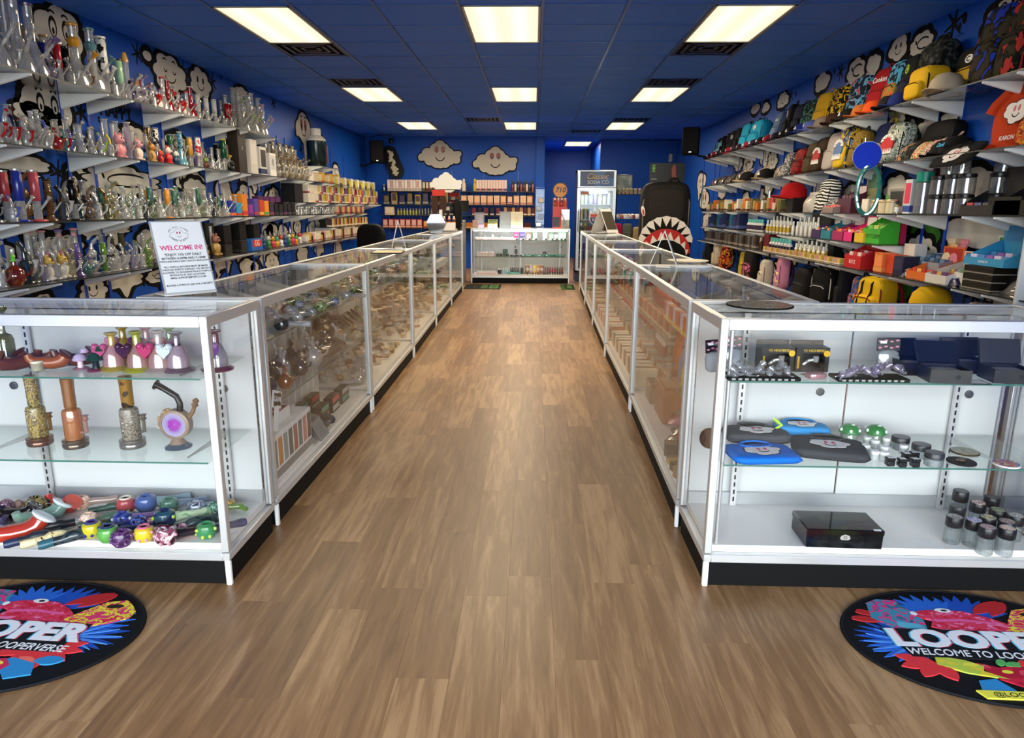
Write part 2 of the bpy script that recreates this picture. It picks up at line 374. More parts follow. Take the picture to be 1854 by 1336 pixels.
MURALS_L = [
 (5.609, 2.593, 0.583, 0.411, dict(face='big')), (5.351, 2.017, 0.593, 0.382, dict(face='big', lobes=5)), (7.245, 2.599, 0.665, 0.363, dict(face='closed')), (7.888, 2.620, 0.487, 0.315, dict(face='smile')),
 (9.008, 2.670, 0.481, 0.187, dict(face=None)), (11.316, 2.519, 0.707, 0.490, dict(face='red', lobes=4, drip=.6)), (12.052, 2.327, 0.868, 0.389, dict(face=None, drip=.5)), (4.991, 1.600, 0.614, 0.114, dict(face=None)), (6.190, 1.535, 1.210, 0.245, dict(face='curl', lobes=11, drip=.3)),
 (7.434, 1.594, 0.639, 0.244, dict(face='teeth', lobes=5)), (8.243, 1.466, 0.446, 0.380, dict(face=None, lobes=4)), (9.016, 1.595, 0.672, 0.255, dict(face=None, drip=.5)), (9.838, 1.481, 0.401, 0.188, dict(face='smile')), (10.477, 1.553, 0.405, 0.240, dict(face=None)),
 (4.970, 1.126, 0.156, 0.094, dict(face=None, lobes=3)), (5.190, 1.164, 0.242, 0.057, dict(face=None)), (5.898, 1.111, 0.714, 0.101, dict(face=None, lobes=9, drip=.9)), (8.834, 1.066, 0.517, 0.199, dict(face='smile', drip=.6)), (9.502, 0.970, 0.478, 0.281, dict(face='smile', lobes=4)), (10.099, 0.939, 0.338, 0.275, dict(face=None, lobes=3)), (10.739, 1.018, 0.329, 0.241, dict(face='smile', lobes=4)),
 (6.030, 0.672, 0.693, 0.163, dict(face=None, lobes=8, drip=.5)), (6.621, 0.650, 0.476, 0.126, dict(face='curl')), (8.018, 0.658, 0.489, 0.126, dict(face=None, drip=.7)), (8.633, 0.685, 0.399, 0.149, dict(face='smile')), (9.514, 0.647, 0.704, 0.209, dict(face=None, drip=.6)), (8.954, 0.548, 0.287, 0.127, dict(face='smile')), (4.660, 0.667, 0.151, 0.060, dict(face=None)), (4.984, 0.633, 0.195, 0.080, dict(face='curl')),
 (8.530, 2.958, 0.122, 0.063, dict(face=None, lobes=3)), (6.850, 2.692, 0.158, 0.091, dict(face=None, lobes=3)), (5.528, 1.499, 0.108, 0.094, dict(face=None, lobes=3)), (11.398, 0.916, 0.485, 0.354, dict(face=None, lobes=4)),
]
MURALS_R = [
 (6.646, 2.699, 0.319, 0.209, dict(face='smile', lobes=5)), (6.274, 2.659, 0.371, 0.189, dict(face='curl')), (5.955, 2.546, 0.176, 0.120, dict(face='curl')), (5.177, 2.572, 0.498, 0.329, dict(face='big', drip=.4)), (7.453, 2.663, 0.418, 0.237, dict(face='curl')), (7.095, 2.643, 0.275, 0.216, dict(face=None)),
 (8.305, 2.701, 0.411, 0.200, dict(face=None, lobes=5)), (9.541, 2.688, 0.421, 0.189, dict(face='closed')), (10.691, 2.737, 0.425, 0.141, dict(face=None, lobes=3)), (10.212, 2.688, 0.339, 0.135, dict(face=None, lobes=3)),
 (6.522, 2.034, 0.334, 0.201, dict(face='closed', lobes=4)), (6.261, 2.014, 0.099, 0.120, dict(face=None, lobes=3)), (9.968, 2.010, 0.655, 0.253, dict(face='big', lobes=5)), (5.726, 2.002, 0.263, 0.083, dict(face=None)), (11.334, 2.001, 0.456, 0.212, dict(face='smile')),
 (6.399, 1.103, 0.371, 0.304, dict(face='smile', lobes=3)), (5.213, 1.164, 0.844, 0.226, dict(face=None, lobes=9, drip=.4)), (5.842, 1.120, 0.454, 0.281, dict(face=None, white='g', lobes=5, drip=.5)), (5.947, 0.653, 0.854, 0.245, dict(face=None, white='g', lobes=5)), (6.333, 0.676, 0.359, 0.184, dict(face=None)),
 (13.399, 1.493, 0.689, 0.385, dict(face='red', lobes=4)), (13.751, 1.805, 0.722, 0.393, dict(face='smile', lobes=4, drip=.5)), (7.828, 0.929, 0.590, 0.095, dict(face=None, drip=.5)), (8.858, 1.542, 0.466, 0.199, dict(face='smile')), (9.794, 1.608, 0.342, 0.191, dict(face='smile')), (12.199, 1.601, 0.534, 0.230, dict(face=None)),
 (7.138, 0.904, 0.491, 0.163, dict(face=None)), (13.034, 1.083, 0.821, 0.356, dict(face='closed', drip=.5)), (11.327, 1.137, 0.618, 0.266, dict(face='teeth')), (5.375, 2.648, 0.064, 0.061, dict(face=None, lobes=3)), (8.725, 0.694, 0.462, 0.107, dict(face=None)), (4.756, 1.466, 0.184, 0.194, dict(face=None, white='b')),
]
_WG = {'g': mat('#2d5f22', .6), 'b': mat('#1d4f9c', .6)}
for _q in MURALS_R:
    if 'white' in _q[4]: _q[4]['white'] = _WG[_q[4]['white']]
MARKS_L = [(*(5.888, 2.668), .2), (*(6.680, 2.676), .2), (*(7.526, 2.690), .2), (*(5.741, 2.048), .26), (*(8.191, 2.689), .22), (*(5.366, 1.563), .2), (*(5.951, 1.601), .14), (*(9.589, 1.531), .2), (*(11.137, 2.197), .2), (*(10.074, 2.724), .2), (*(5.264, 1.033), .09, 'dot'), (*(5.391, 0.992), .09, 'dot'), (*(5.979, 2.017), .06, 'dot'), (*(6.351, 0.607), .06, 'dot'), (*(8.434, 2.778), .05, 'dot'), (*(6.728, 2.032), .16)]
MARKS_R = [(*(5.827, 2.708), .26), (*(5.697, 2.714), .09, 'dot'), (*(5.746, 2.665), .06, 'dot'), (*(7.837, 2.724), .2), (*(7.994, 2.752), .06, 'dot'), (*(9.268, 2.711), .2), (*(9.097, 2.698), .06, 'dot'), (*(6.132, 1.995), .1), (*(6.133, 1.152), .12, 'dot'), (*(6.188, 1.079), .08, 'dot'), (*(5.073, 0.723), .26), (*(7.018, 0.949), .14), (*(7.721, 0.567), .2)]
# ------------------------------------------------------------------ glass showcases
class Case:
    """a placed showcase: at(lx, ly, z) turns its own coordinates (x along, y from the front glass back) into the room's"""
    def __init__(s, x, y, rz, L, D): s.x, s.y, s.rz, s.L, s.D = x, y, rz, L, D
    def at(s, lx, ly, z): return (s.x+lx*cos(s.rz)-ly*sin(s.rz), s.y+lx*sin(s.rz)+ly*cos(s.rz), z)
Z1, Z2, ZD = .757, .462, .152          # upper shelf, lower shelf, deck
DOORM = mat('#cbcdcc', .5); KICK = mat('#09090a', .65); STRIP = mat('#efefee', .4)
def standard_mesh():
    b = MB().bb((-.012, -.006, .15), (.012, .006, .93))
    for k in range(24): b.bb((-.003, -.0075, .17+k*.031), (.003, -.0058, .188+k*.031), 1)
    return b
def showcase(label, x, y, rz, L, D=.5, group=None, kick=.095, stds=None, led=False, doors=2, shelfD=.36, rod=False):
    t = thing('glass_showcase', label, 'display case', (x, y, 0), rz, group); Ht = .965; p = .026; h = L/2
    part('plinth', MB().bb((-h+.012, .012, .002), (h-.012, D-.01, kick)).mesh('plinth', 0), KICK, t)
    for sx in (-1, 1):
        part('plinth_corner', MB().cbox((sx*(h-.011), .008, kick/2+.001), (.020, .016, kick), .003), STRIP, t)
        for yy in (p/2, D-p/2): part('corner_post', MB().cbox((sx*(h-p/2), yy, .53), (p, p, .80), .002), ALU, t)
        part('bottom_rail', MB().cbox((sx*(h-p/2), D/2, .111), (p, D, .030), .002), ALU, t)
        part('top_rail', MB().cbox((sx*(h-.013), D/2, .946), (p, D, .038), .002), ALU, t)
        part('end_glass', MB().bb((sx*(h-.010), p, .126), (sx*(h-.016), D-p, .927)).mesh('end_glass', 0), PANE, t)
    part('bottom_rail', MB().cbox((0, p/2, .111), (L-2*p, p, .030), .002), ALU, t)
    part('bottom_rail', MB().cbox((0, D-p/2, .111), (L-2*p, p, .030), .002), ALU, t)
    part('top_rail', MB().cbox((0, p/2, .946), (L-2*p, p, .038), .002), ALU, t)
    part('top_rail', MB().cbox((0, D-p/2, .946), (L-2*p, p, .038), .002), ALU, t)
    part('deck', MB().bb((-h+p, p, .126), (h-p, D-p, ZD)), mat('#f0ece6', .32), t)
    part('front_glass', MB().bb((-h+p, .010, .126), (h-p, .016, .927)).mesh('front_glass', 0), PANE, t)
    part('top_glass', MB().bb((-h+p, p, .955), (h-p, D-p, .962)).mesh('top_glass', 0), PANE, t)
    n = doors; wdt = (L-2*p)/n
    for k in range(n):
        xa = -h+p+k*wdt; d = part('sliding_door', MB().bb((xa+.002, D-p-.006-.008*(k % 2), .20), (xa+wdt-.002, D-p+.001-.008*(k % 2), .925)).mesh('sliding_door', 0), DOORM, t)
        part('finger_pull', cached('finger_pull', lambda: MB().lathe([(.016, -.002), (.016, .002), (.011, .003), (.010, .0005)], 14, rot=Matrix.Rotation(pi/2, 3, 'X'))), [mat('#4a4a4c', .4)], d, (xa+wdt-.10 if k % 2 == 0 else xa+wdt-.12, D-p-.010-.008*(k % 2), .62))
    part('door_track', MB().bb((-h+p, D-p-.024, ZD), (h-p, D-p, .20)).mesh('door_track', 0), mat('#b9bcbe', .35, .5), t)
    ss = stds if stds is not None else (-h+.18, 0, h-.18)
    for s in ss:
        part('shelf_standard', cached('standard', standard_mesh, 0), [ALU, mat('#1a1c1e', .5)], t, (s, D-p-.032, 0))
        for z in (Z1, Z2):
            part('shelf_bracket', cached('bracket_s', lambda: MB().prism([(-.30, -.006), (0, -.03), (0, -.002), (-.30, -.002)], -.002, .002, 'yz'), 0), ALU, t, (s, D-p-.032, z-.005))
    for z in (Z1, Z2):
        part('glass_shelf', MB().bb((-h+p+.02, D-p-.036-shelfD, z-.007), (h-p-.02, D-p-.036, z-.001)).mesh('glass_shelf', 0), SHELFG, t)
        part('shelf_edge', MB().bb((-h+p+.02, D-p-.0375-shelfD, z-.0068), (h-p-.02, D-p-.036-shelfD, z-.0012)).mesh('shelf_edge', 0), EDGE, t)
    if led: part('led_strip', MB().bb((-h+.05, p+.004, .915), (h-.05, p+.018, .925)).mesh('led_strip', 0), emit('#f4fbff', 34.), t)
    if rod: part('corner_rod', MB().tube([(-h+.05, .04, ZD), (-h+.05, .04, .92)], .007, 10), ALU, t); 
    return Case(x, y, rz, L, D)
FRL = showcase('long glass showcase facing the entrance, full of glass pipes, beside the welcome sign', -1.055-.89, 2.165, 0, 1.78, .43, 'front showcases', stds=(-.62, 0, .74), doors=2)
FRR = showcase('glass showcase facing the entrance with a black gift box and lidded jars', .612+.61, 2.225, 0, 1.22, .43, 'front showcases', stds=(-.41, .41), doors=2, rod=True)
FRX = showcase('glass showcase past the end of the jar showcase, cut off by the frame', 1.862+.61, 2.225, 0, 1.22, .43, 'front showcases', stds=(-.41, .41))
LX = [-1.06, -1.045, -1.06, -1.095, -1.12, -1.135]; LYs = [2.62+1.70*k for k in range(6)]
RX = [.608, .645, .652, .682, .718, .755]; RYs = [2.675+1.74*k for k in range(6)]
LC, RC = [], []
for k in range(5):
    x0, x1, y0, y1 = LX[k], LX[k+1], LYs[k], LYs[k+1]; a = math.atan2(-(x1-x0), y1-y0)
    LC.append(showcase('%s glass counter from the entrance along the glassware side of the aisle' % nth(k+1), (x0+x1)/2, (y0+y1)/2, pi/2+a, y1-y0-.030, .50, 'glassware side counters'))
    x0, x1, y0, y1 = RX[k], RX[k+1], RYs[k], RYs[k+1]; a = math.atan2(-(x1-x0), y1-y0)
    RC.append(showcase('%s glass counter from the entrance along the backpack side of the aisle' % nth(k+1), (x0+x1)/2, (y0+y1)/2, -pi/2+a, y1-y0-.030, .50, 'backpack side counters'))
BC = showcase('brightly lit glass checkout counter across the end of the aisle', -.24, 12.35, 0, 1.76, .5, led=True, stds=(-.72, 0, .72))

# ------------------------------------------------------------------ wall shelves on bracket standards
BRK = mat('#f2f2f0', .5); UPR = mat('#1748b4', .35)
def bracket_mesh():   # root at the wall (y = 0), tip toward -y; a folded steel blade with two faces
    b = MB(); b.add([(-.014, 0, -.105), (.014, 0, -.105), (.014, 0, 0), (-.014, 0, 0), (-.009, -.375, -.012), (.009, -.375, -.012), (.009, -.375, 0), (-.009, -.375, 0), (.0, 0, -.112), (0, -.375, -.014)],
        [(0, 4, 7, 3), (2, 6, 5, 1), (3, 7, 6, 2), (4, 9, 5, 6, 7), (0, 3, 2, 1, 8), (0, 8, 9, 4), (1, 5, 9, 8)]); return b
TIERL = [('top glassware shelf', 2.157, 3.36, 9.12, []), ('second glassware shelf', 1.690, 3.36, 12.5, []), ('third glassware shelf', 1.207, 3.36, 13.9, []), ('lowest glassware shelf', .800, 3.36, 14.0, []), ('upper packet shelf', 1.381, 9.85, 15.05, []), ('lower packet shelf', .99, 11.4, 14.1, []), ('display bottle shelf', 1.935, 10.80, 11.75, [])]
TIERR = [('top apparel shelf', 2.112, 3.4, 12.0, []), ('second apparel shelf', 1.683, 3.4, 12.0, []), ('third apparel shelf', 1.283, 3.4, 12.0, []), ('fourth apparel shelf', 1.035, 5.72, 12.0, []), ('lowest apparel shelf', .808, 3.4, 12.2, [])]
def shelf(side, tier, z, y0, y1, bay, glassm, names):
    t = thing('wall_shelf', '%s bay from the entrance of the %s, glass on white brackets' % (nth(bay), tier), 'shelf', (XL if side == 'L' else XR, (y0+y1)/2, z), pi/2 if side == 'L' else -pi/2, 'wall shelves of the '+tier)
    w = y1-y0
    part('shelf_board', MB().bb((-w/2+.002, -.39, -.008), (w/2-.002, -.005, 0)).mesh('shelf_board', 0), glassm, t)
    part('front_edge', MB().bb((-w/2+.002, -.392, -.0085), (w/2-.002, -.389, .0005)).mesh('front_edge', 0), mat('#15201f', .3), t)
    for s in (-1, 1):
        part('bracket', cached('wall_bracket', bracket_mesh, 0), BRK, t, (s*w*.36, -.012, -.009))
for side, tiers in (('L', TIERL), ('R', TIERR)):
    for name, z, a, b, _ in tiers:
        pitch = 1.15; y = a; k = 1
        while y < b-.35:
            shelf(side, name, z, y, (y+pitch if y+pitch < b-.35 else b), k, SHELFG, None); y += pitch; k += 1
for side, wl in (('L', wall_left), ('R', wall_right)):
    y = 3.36 if side == 'L' else 3.4; k = 0
    while y < 13.5:
        for s in (-.36, .36):
            yy = y+1.15/2+s*1.15; x = XL+.006 if side == 'L' else XR-.006
            part('slotted_upright', MB().bb((x-.006, yy-.016, .45), (x+.006, yy+.016, 2.30)).mesh('upright', 0), UPR, wl)
        y += 1.15

# ------------------------------------------------------------------ wall painting: outlined cloud puffs, marks and lettering
def cloud_poly(w, h, lobes, seed, grow=0., drip=0., n=72):
    r_ = random.Random(seed); ph = r_.uniform(0, 6.28); amp = r_.uniform(.12, .2); am2 = r_.uniform(.03, .10); p2 = r_.uniform(0, 6.28); P = []
    for i in range(n):
        a = 2*pi*i/n; k = 1-amp+amp*abs(sin(lobes*a/2+ph))+am2*sin(3*a+p2)
        x, z = w/2*k*cos(a), h/2*k*sin(a)
        if drip and z < 0: z -= drip*h*max(0, sin(5.5*x/w*2+ph))**2*abs(sin(a))
        d = math.hypot(x, z)+1e-6; P.append((x*(1+grow/d), z*(1+grow/d)))
    return P
def oval(cx, cz, rx, rz_, n=14, tilt=0.):
    return [(cx+rx*cos(2*pi*i/n)*cos(tilt)-rz_*sin(2*pi*i/n)*sin(tilt), cz+rx*cos(2*pi*i/n)*sin(tilt)+rz_*sin(2*pi*i/n)*cos(tilt)) for i in range(n)]
def arc(cx, cz, rx, rz_, a0, a1, th, n=10):
    o = [(cx+rx*cos(a0+(a1-a0)*i/n), cz+rz_*sin(a0+(a1-a0)*i/n)) for i in range(n+1)]
    return o + [(cx+(rx-th)*cos(a0+(a1-a0)*i/n), cz+(rz_-th)*sin(a0+(a1-a0)*i/n)) for i in range(n, -1, -1)]
MURX = mat('#062a78', .5); MURR = mat('#8e3440', .6)
MURZ = [0]
def puff(side, y, z, w, h, face='smile', lobes=7, seed=None, outline=None, drip=0., white=None, kmat=None):
    wl = wall_left if side == 'L' else wall_right; seed = seed if seed is not None else int(abs(y*97+z*31)*10)
    MURZ[0] = (MURZ[0]+1) % 5; e0 = .0010+.0011*MURZ[0]; gr = outline if outline is not None else .055
    b = MB(); b.prism(cloud_poly(w, h, lobes, seed, gr, drip), 0, e0, 'xz', 0); b.prism(cloud_poly(w, h, lobes, seed, 0, drip), 0, e0+.0008, 'xz', 1)
    f0, f1 = e0+.0005, e0+.0016; s = min(w, h)
    if face in ('smile', 'red', 'closed', 'big'):
        ex = w*.13; ez = h*.10
        if face == 'closed':
            for sg in (-1, 1): b.prism(arc(sg*ex, ez, s*.09, s*.09, pi, 2*pi, s*.035), f0, f1, 'xz', 0)
        else:
            er = s*(.085 if face == 'smile' else .15)
            for sg in (-1, 1):
                b.prism(oval(sg*ex, ez, er*.75, er*1.25), f0, f1, 'xz', 2 if face == 'red' else 0)
                if face == 'big': b.prism(oval(sg*ex, ez-er*.2, er*.5, er*.9), f0, f1+.0004, 'xz', 1); b.prism(oval(sg*ex, ez-er*.5, er*.22, er*.4), f0, f1+.0008, 'xz', 0)
                if face == 'red': b.prism(oval(sg*ex, ez-er*.3, er*.35, er*.6), f0, f1+.0004, 'xz', 0)
        b.prism(arc(0, -h*.02, w*.17, h*.22, pi+.25, 2*pi-.25, s*.035), f0, f1, 'xz', 0)
        if face != 'smile': b.prism(arc(-ex, ez+s*.2, s*.11, s*.09, .4, pi-.2, s*.04), f0, f1, 'xz', 0); b.prism(arc(ex, ez+s*.2, s*.11, s*.09, .2, pi-.4, s*.04), f0, f1, 'xz', 0)
    elif face == 'curl':
        b.prism(arc(w*.08, 0, w*.26, h*.26, .6, 5.2, s*.075, 16), f0, f1, 'xz', 0); b.prism(oval(-w*.22, h*.12, s*.06, s*.11, tilt=.5), f0, f1, 'xz', 0)
    elif face == 'teeth':
        n = 6; q = [(-w*.35+w*.7*i/(n*2), (-h*.05 if i % 2 else h*.10)) for i in range(n*2+1)]
        b.prism(q+[(w*.35, -h*.25), (-w*.35, -h*.25)], f0, f1, 'xz', 0)
    for v in range(len(b.v)): pass
    o = part('mural_puff', b.mesh('mural_puff', 0), [kmat or MURK, white or MURW, MURR], wl, (XL if side == 'L' else XR, y, z), (0, 0, pi/2 if side == 'L' else -pi/2))
    # local depth axis runs from the wall into the room (local -y)
    o.scale = (1, -1, 1); return o
def spark(side, y, z, s, kind='star'):
    wl = wall_left if side == 'L' else wall_right; b = MB()
    if kind == 'star':
        for k in range(3):
            a = k*pi/3+.3; c_, s_ = cos(a), sin(a); L_, t_ = s/2, s*.07
            b.prism([(c_*L_*u-s_*v*t_, s_*L_*u+c_*v*t_) for u, v in ((-1, -.4), (0, -1), (1, -.4), (1, .4), (0, 1), (-1, .4))], 0, .0012+.0002*k, 'xz')
    else: b.prism(oval(0, 0, s*.35, s*.5, tilt=.2), 0, .0012, 'xz')
    o = part('mural_mark', b.mesh('mural_mark', 0), MURK, wl, (XL if side == 'L' else XR, y, z), (0, 0, pi/2 if side == 'L' else -pi/2)); o.scale = (1, -1, 1)
def mural_text(side, s, y, z, size, m):
    text('mural_lettering', s, size, m, wall_left if side == 'L' else wall_right, (XL+.002 if side == 'L' else XR-.002, y, z), (pi/2, 0, pi/2 if side == 'L' else -pi/2), ext=.001, off=.006)
for q in MURALS_L: puff('L', *q[:4], **q[4])
for q in MURALS_R: puff('R', *q[:4], **q[4])
for q in MARKS_L: spark('L', *q)
for q in MARKS_R: spark('R', *q)
_r = random.Random(21)
for side, ya, yb_, zs in (('L', 4.3, 13.2, (1.95, 1.44, .98, .58)), ('R', 4.4, 11.6, (1.90, 1.48, .92, .52))):
    for z in zs:
        y = ya+_r.uniform(0, .5)
        while y < yb_:
            puff(side, y, z+_r.uniform(-.05, .05), _r.uniform(.34, .62), _r.uniform(.20, .32), face=_r.choice(['smile', None, 'curl', 'smile', 'closed', None]), lobes=_r.choice([5, 6, 7, 9]), seed=_r.randrange(999), drip=_r.choice([0, .4, .7])); y += _r.uniform(.75, 1.35)
mural_text('L', 'HAPPY', *(6.234, 2.112), .16, MURK); mural_text('R', "'SUP!", *(5.858, 1.931), .17, MURX); mural_text('R', 'KAPA', *(7.437, 0.578), .17, MURX)

# ------------------------------------------------------------------ goods: one builder per kind, meshes shared between repeats
def R3(ax, a): return Matrix.Rotation(a, 3, ax)
def ring_prof(r, t, z, n=6): return [(r+t*cos(2*pi*i/n), z+t*sin(2*pi*i/n)) for i in range(n+1)]
FROST = glass('#f4f4f2', .2, .38); AMBER = glass('#c08a4a', .5, .25); SMOKE = glass('#5f6468', .6, .3); GREENG = glass('#b7d97a', .45, .25); PURPG = glass('#b79ae0', .45, .25)
PINKG = glass('#f0b6c4', .4, .3); TEALG = glass('#7cc7c0', .45, .3); REDG = glass('#b8242c', .5, .5); BLUEG = glass('#2a44b0', .5, .5); YELG = glass('#e8d25a', .4, .35); BLKG = mat('#08080a', .14, 0., None, Specular_IOR_Level=.3); IRID = glass('#e3dcf0', .4, .2)
def gm(c): return c if not isinstance(c, str) else mat(c, .18)
def pipe_beaker_meshes():
    body = cached('beaker_body', lambda: MB().lathe([(.050, 0), (.055, .006), (.053, .03), (.030, .11), (.021, .135), (.019, .15), (.019, .292), (.021, .297)], 14))
    lip = cached('lip', lambda: MB().lathe([(.018, .290), (.025, .292), (.026, .299), (.021, .304), (.017, .303)], 14))
    stem = cached('downstem', lambda: MB().tube([(0, -.01, .05), (0, -.05, .10), (0, -.085, .145)], [.0045, .0055, .0065], 7).tube([(0, -.042, .090), (0, -.056, .108)], .0085, 8))
    bowl = cached('bowl', lambda: MB().lathe([(.007, 0), (.008, .012), (.016, .034), (.015, .036), (.004, .014)], 9, (0, -.083, .142), R3('X', .6)))
    return body, lip, stem, bowl
def beaker(loc, rz, label, group, size=1., tint=None, lip=None, foot=None, sleeve=None, ring=None, bowl=None, name='water_pipe'):
    t = thing(name, label, 'water pipe', loc, rz, group, size); b, l, s, w = pipe_beaker_meshes()
    part('body', b, tint or CLEAR, t); part('mouthpiece', l, gm(lip) if lip else CLEAR, t); part('downstem', s, FROST, t); part('bowl', w, gm(bowl) if bowl else (gm(lip) if lip else CLEAR), t)
    if foot: part('foot', cached('beaker_foot', lambda: MB().lathe([(.051, .001), (.0565, .006), (.055, .018), (.049, .019)], 14)), gm(foot), t)
    if sleeve: part('neck', cached('sleeve', lambda: MB().lathe([(.0195, .155), (.0225, .158), (.0225, .284), (.0195, .288)], 14)), gm(sleeve), t)
    if ring: part('collar', cached('collar', lambda: MB().lathe([(.0195, .195), (.029, .222), (.026, .212), (.029, .225), (.0195, .240)], 14)), gm(ring), t)
    return t
def straight(loc, rz, label, group, size=1., tint=None, lip=None, foot=None, sleeve=None, cap=None, name='water_pipe'):
    t = thing(name, label, 'water pipe', loc, rz, group, size)
    part('body', cached('tube_body', lambda: MB().lathe([(.022, .008), (.024, .012), (.024, .295), (.026, .299)], 14)), tint or CLEAR, t)
    part('foot', cached('tube_foot', lambda: MB().lathe([(.048, 0), (.050, .004), (.048, .011), (.024, .014)], 16)), gm(foot) if foot else CLEAR, t)
    part('mouthpiece', cached('tube_lip', lambda: MB().lathe([(.022, .292), (.029, .294), (.029, .302), (.021, .303)], 14)), gm(lip) if lip else CLEAR, t)
    part('downstem', cached('tube_stem', lambda: MB().tube([(0, -.02, .07), (0, -.062, .125)], [.006, .008], 7)), FROST, t)
    part('bowl', cached('tube_bowl', lambda: MB().lathe([(.006, 0), (.008, .01), (.015, .03), (.013, .031), (.004, .012)], 9, (0, -.060, .122), R3('X', .6))), gm(lip) if lip else CLEAR, t)
    if sleeve: part('neck', cached('tube_sleeve', lambda: MB().lathe([(.0245, .12), (.0268, .123), (.0268, .287), (.0245, .29)], 14)), gm(sleeve), t)
    if cap: part('top_cap', cached('tube_cap', lambda: MB().lathe([(.027, .285), (.027, .30), (.014, .35), (.012, .352)], 12)), gm(cap), t)
    return t
def recycler(loc, rz, label, group, size=1., tint=None, lip=None, name='recycler_pipe'):
    t = thing(name, label, 'water pipe', loc, rz, group, size); tint = tint or CLEAR
    part('lower_chamber', cached('rec_lo', lambda: MB().lathe([(.040, 0), (.044, .004), (.030, .010), (.014, .018), (.034, .035), (.041, .06), (.034, .085), (.016, .098)], 14)), tint, t)
    part('upper_chamber', cached('rec_hi', lambda: MB().ell((0, 0, .142), (.030, .030, .032), 12, 8)), tint, t)
    part('side_loop', cached('rec_loop', lambda: (lambda b: [b.tube([(.036*sx, .0, .06), (.058*sx, 0, .09), (.058*sx, 0, .14), (.026*sx, 0, .160)], .0058, 6) for sx in (-1, 1)] and b)(MB())), tint, t)
    part('neck', cached('rec_neck', lambda: MB().tube([(0, .0, .165), (0, .0, .20), (0, -.012, .225), (0, -.045, .25)], [.012, .011, .010, .010], 9)), tint, t)
    part('mouthpiece', cached('rec_lip', lambda: MB().lathe(ring_prof(.011, .0045, 0), 10, (0, -.047, .251), R3('X', .9))), gm(lip) if lip else tint, t)
    part('joint', cached('rec_joint', lambda: MB().tube([(0, -.03, .06), (0, -.07, .085), (0, -.072, .115)], .008, 7).lathe([(.008, .11), (.017, .128), (.014, .129), (.006, .114)], 9, (0, -.072, 0))), gm(lip) if lip else FROST, t)
    return t
def rig(loc, rz, label, group, size=1., tint=None, lip=None, neck=None, perc=None, name='small_rig'):
    t = thing(name, label, 'water pipe', loc, rz, group, size); tint = tint or CLEAR
    part('body', cached('rig_body', lambda: MB().lathe([(.040, 0), (.043, .004), (.036, .010), (.034, .016), (.034, .105), (.028, .120), (.013, .128), (.012, .135)], 14)), tint, t)
    part('neck', cached('rig_neck', lambda: MB().tube([(0, 0, .130), (0, 0, .165), (0, .006, .185), (0, .03, .215)], [.0115, .0115, .011, .012], 9)), gm(neck) if neck else tint, t)
    part('mouthpiece', cached('rig_lip', lambda: MB().lathe(ring_prof(.012, .0042, 0), 10, (0, .031, .216), R3('X', -.7))), gm(lip) if lip else tint, t)
    part('percolator', cached('rig_perc', lambda: MB().lathe([(.022, .03), (.026, .034), (.026, .060), (.008, .066), (.008, .10)], 9)), gm(perc) if perc else FROST, t)
    part('joint', cached('rig_joint', lambda: MB().tube([(0, -.03, .045), (0, -.062, .075), (0, -.070, .110)], .0085, 7).lathe([(.009, .108), (.018, .128), (.015, .129), (.006, .112)], 9, (0, -.070, 0))), gm(lip) if lip else FROST, t)
    return t
def coil(loc, rz, label, group, size=1., tint=None, lip=None, foot=None, name='water_pipe'):
    t = thing(name, label, 'water pipe', loc, rz, group, size); tint = tint or CLEAR
    def ridged():
        p = [(.05, 0), (.052, .006), (.046, .016), (.03, .03)]
        for k in range(9): p += [(.022, .045+k*.021), (.031, .055+k*.021)]
        return MB().lathe(p+[(.019, .24), (.019, .30)], 14)
    part('body', cached('coil_body', ridged), tint, t)
    part('mouthpiece', cached('lip', lambda: None), gm(lip) if lip else tint, t)
    part('downstem', cached('downstem', lambda: None), FROST, t); part('bowl', cached('bowl', lambda: None), gm(lip) if lip else tint, t)
    if foot: part('foot', cached('beaker_foot', lambda: None), gm(foot), t)
    return t
def critter(loc, rz, label, group, size=1., c1='#c9a25e', c2='#7a3b2a', c3='#222222', tube=None, name='figurine_pipe'):
    t = thing(name, label, 'figurine pipe', loc, rz, group, size)
    part('body', cached('cr_body', lambda: MB().ell((0, 0, .055), (.042, .036, .055), 12, 9).ell((-.03, -.018, .012), (.018, .024, .013), 8, 5).ell((.03, -.018, .012), (.018, .024, .013), 8, 5).ell((-.042, -.012, .065), (.013, .013, .028), 8, 5).ell((.042, -.012, .065), (.013, .013, .028), 8, 5)), mat(c1, .3), t)
    part('head', cached('cr_head', lambda: MB().ell((0, -.004, .133), (.036, .033, .034), 12, 9).ell((0, -.033, .124), (.015, .012, .010), 8, 5)), mat(c2, .3), t)
    part('ears', cached('cr_ears', lambda: MB().ell((-.026, 0, .166), (.011, .007, .018), 8, 5).ell((.026, 0, .166), (.011, .007, .018), 8, 5)), mat(c3, .3), t)
    part('eyes', cached('cr_eyes', lambda: MB().ell((-.013, -.034, .142), (.006, .004, .007), 6, 4).ell((.013, -.034, .142), (.006, .004, .007), 6, 4)), mat('#0d0d0d', .2), t)
    part('tube', cached('cr_tube', lambda: MB().tube([(0, .03, .05), (0, .032, .16), (0, .034, .235)], .014, 9).lathe(ring_prof(.014, .004, .236), 9, (0, .034, 0))), gm(tube) if tube else CLEAR, t)
    return t
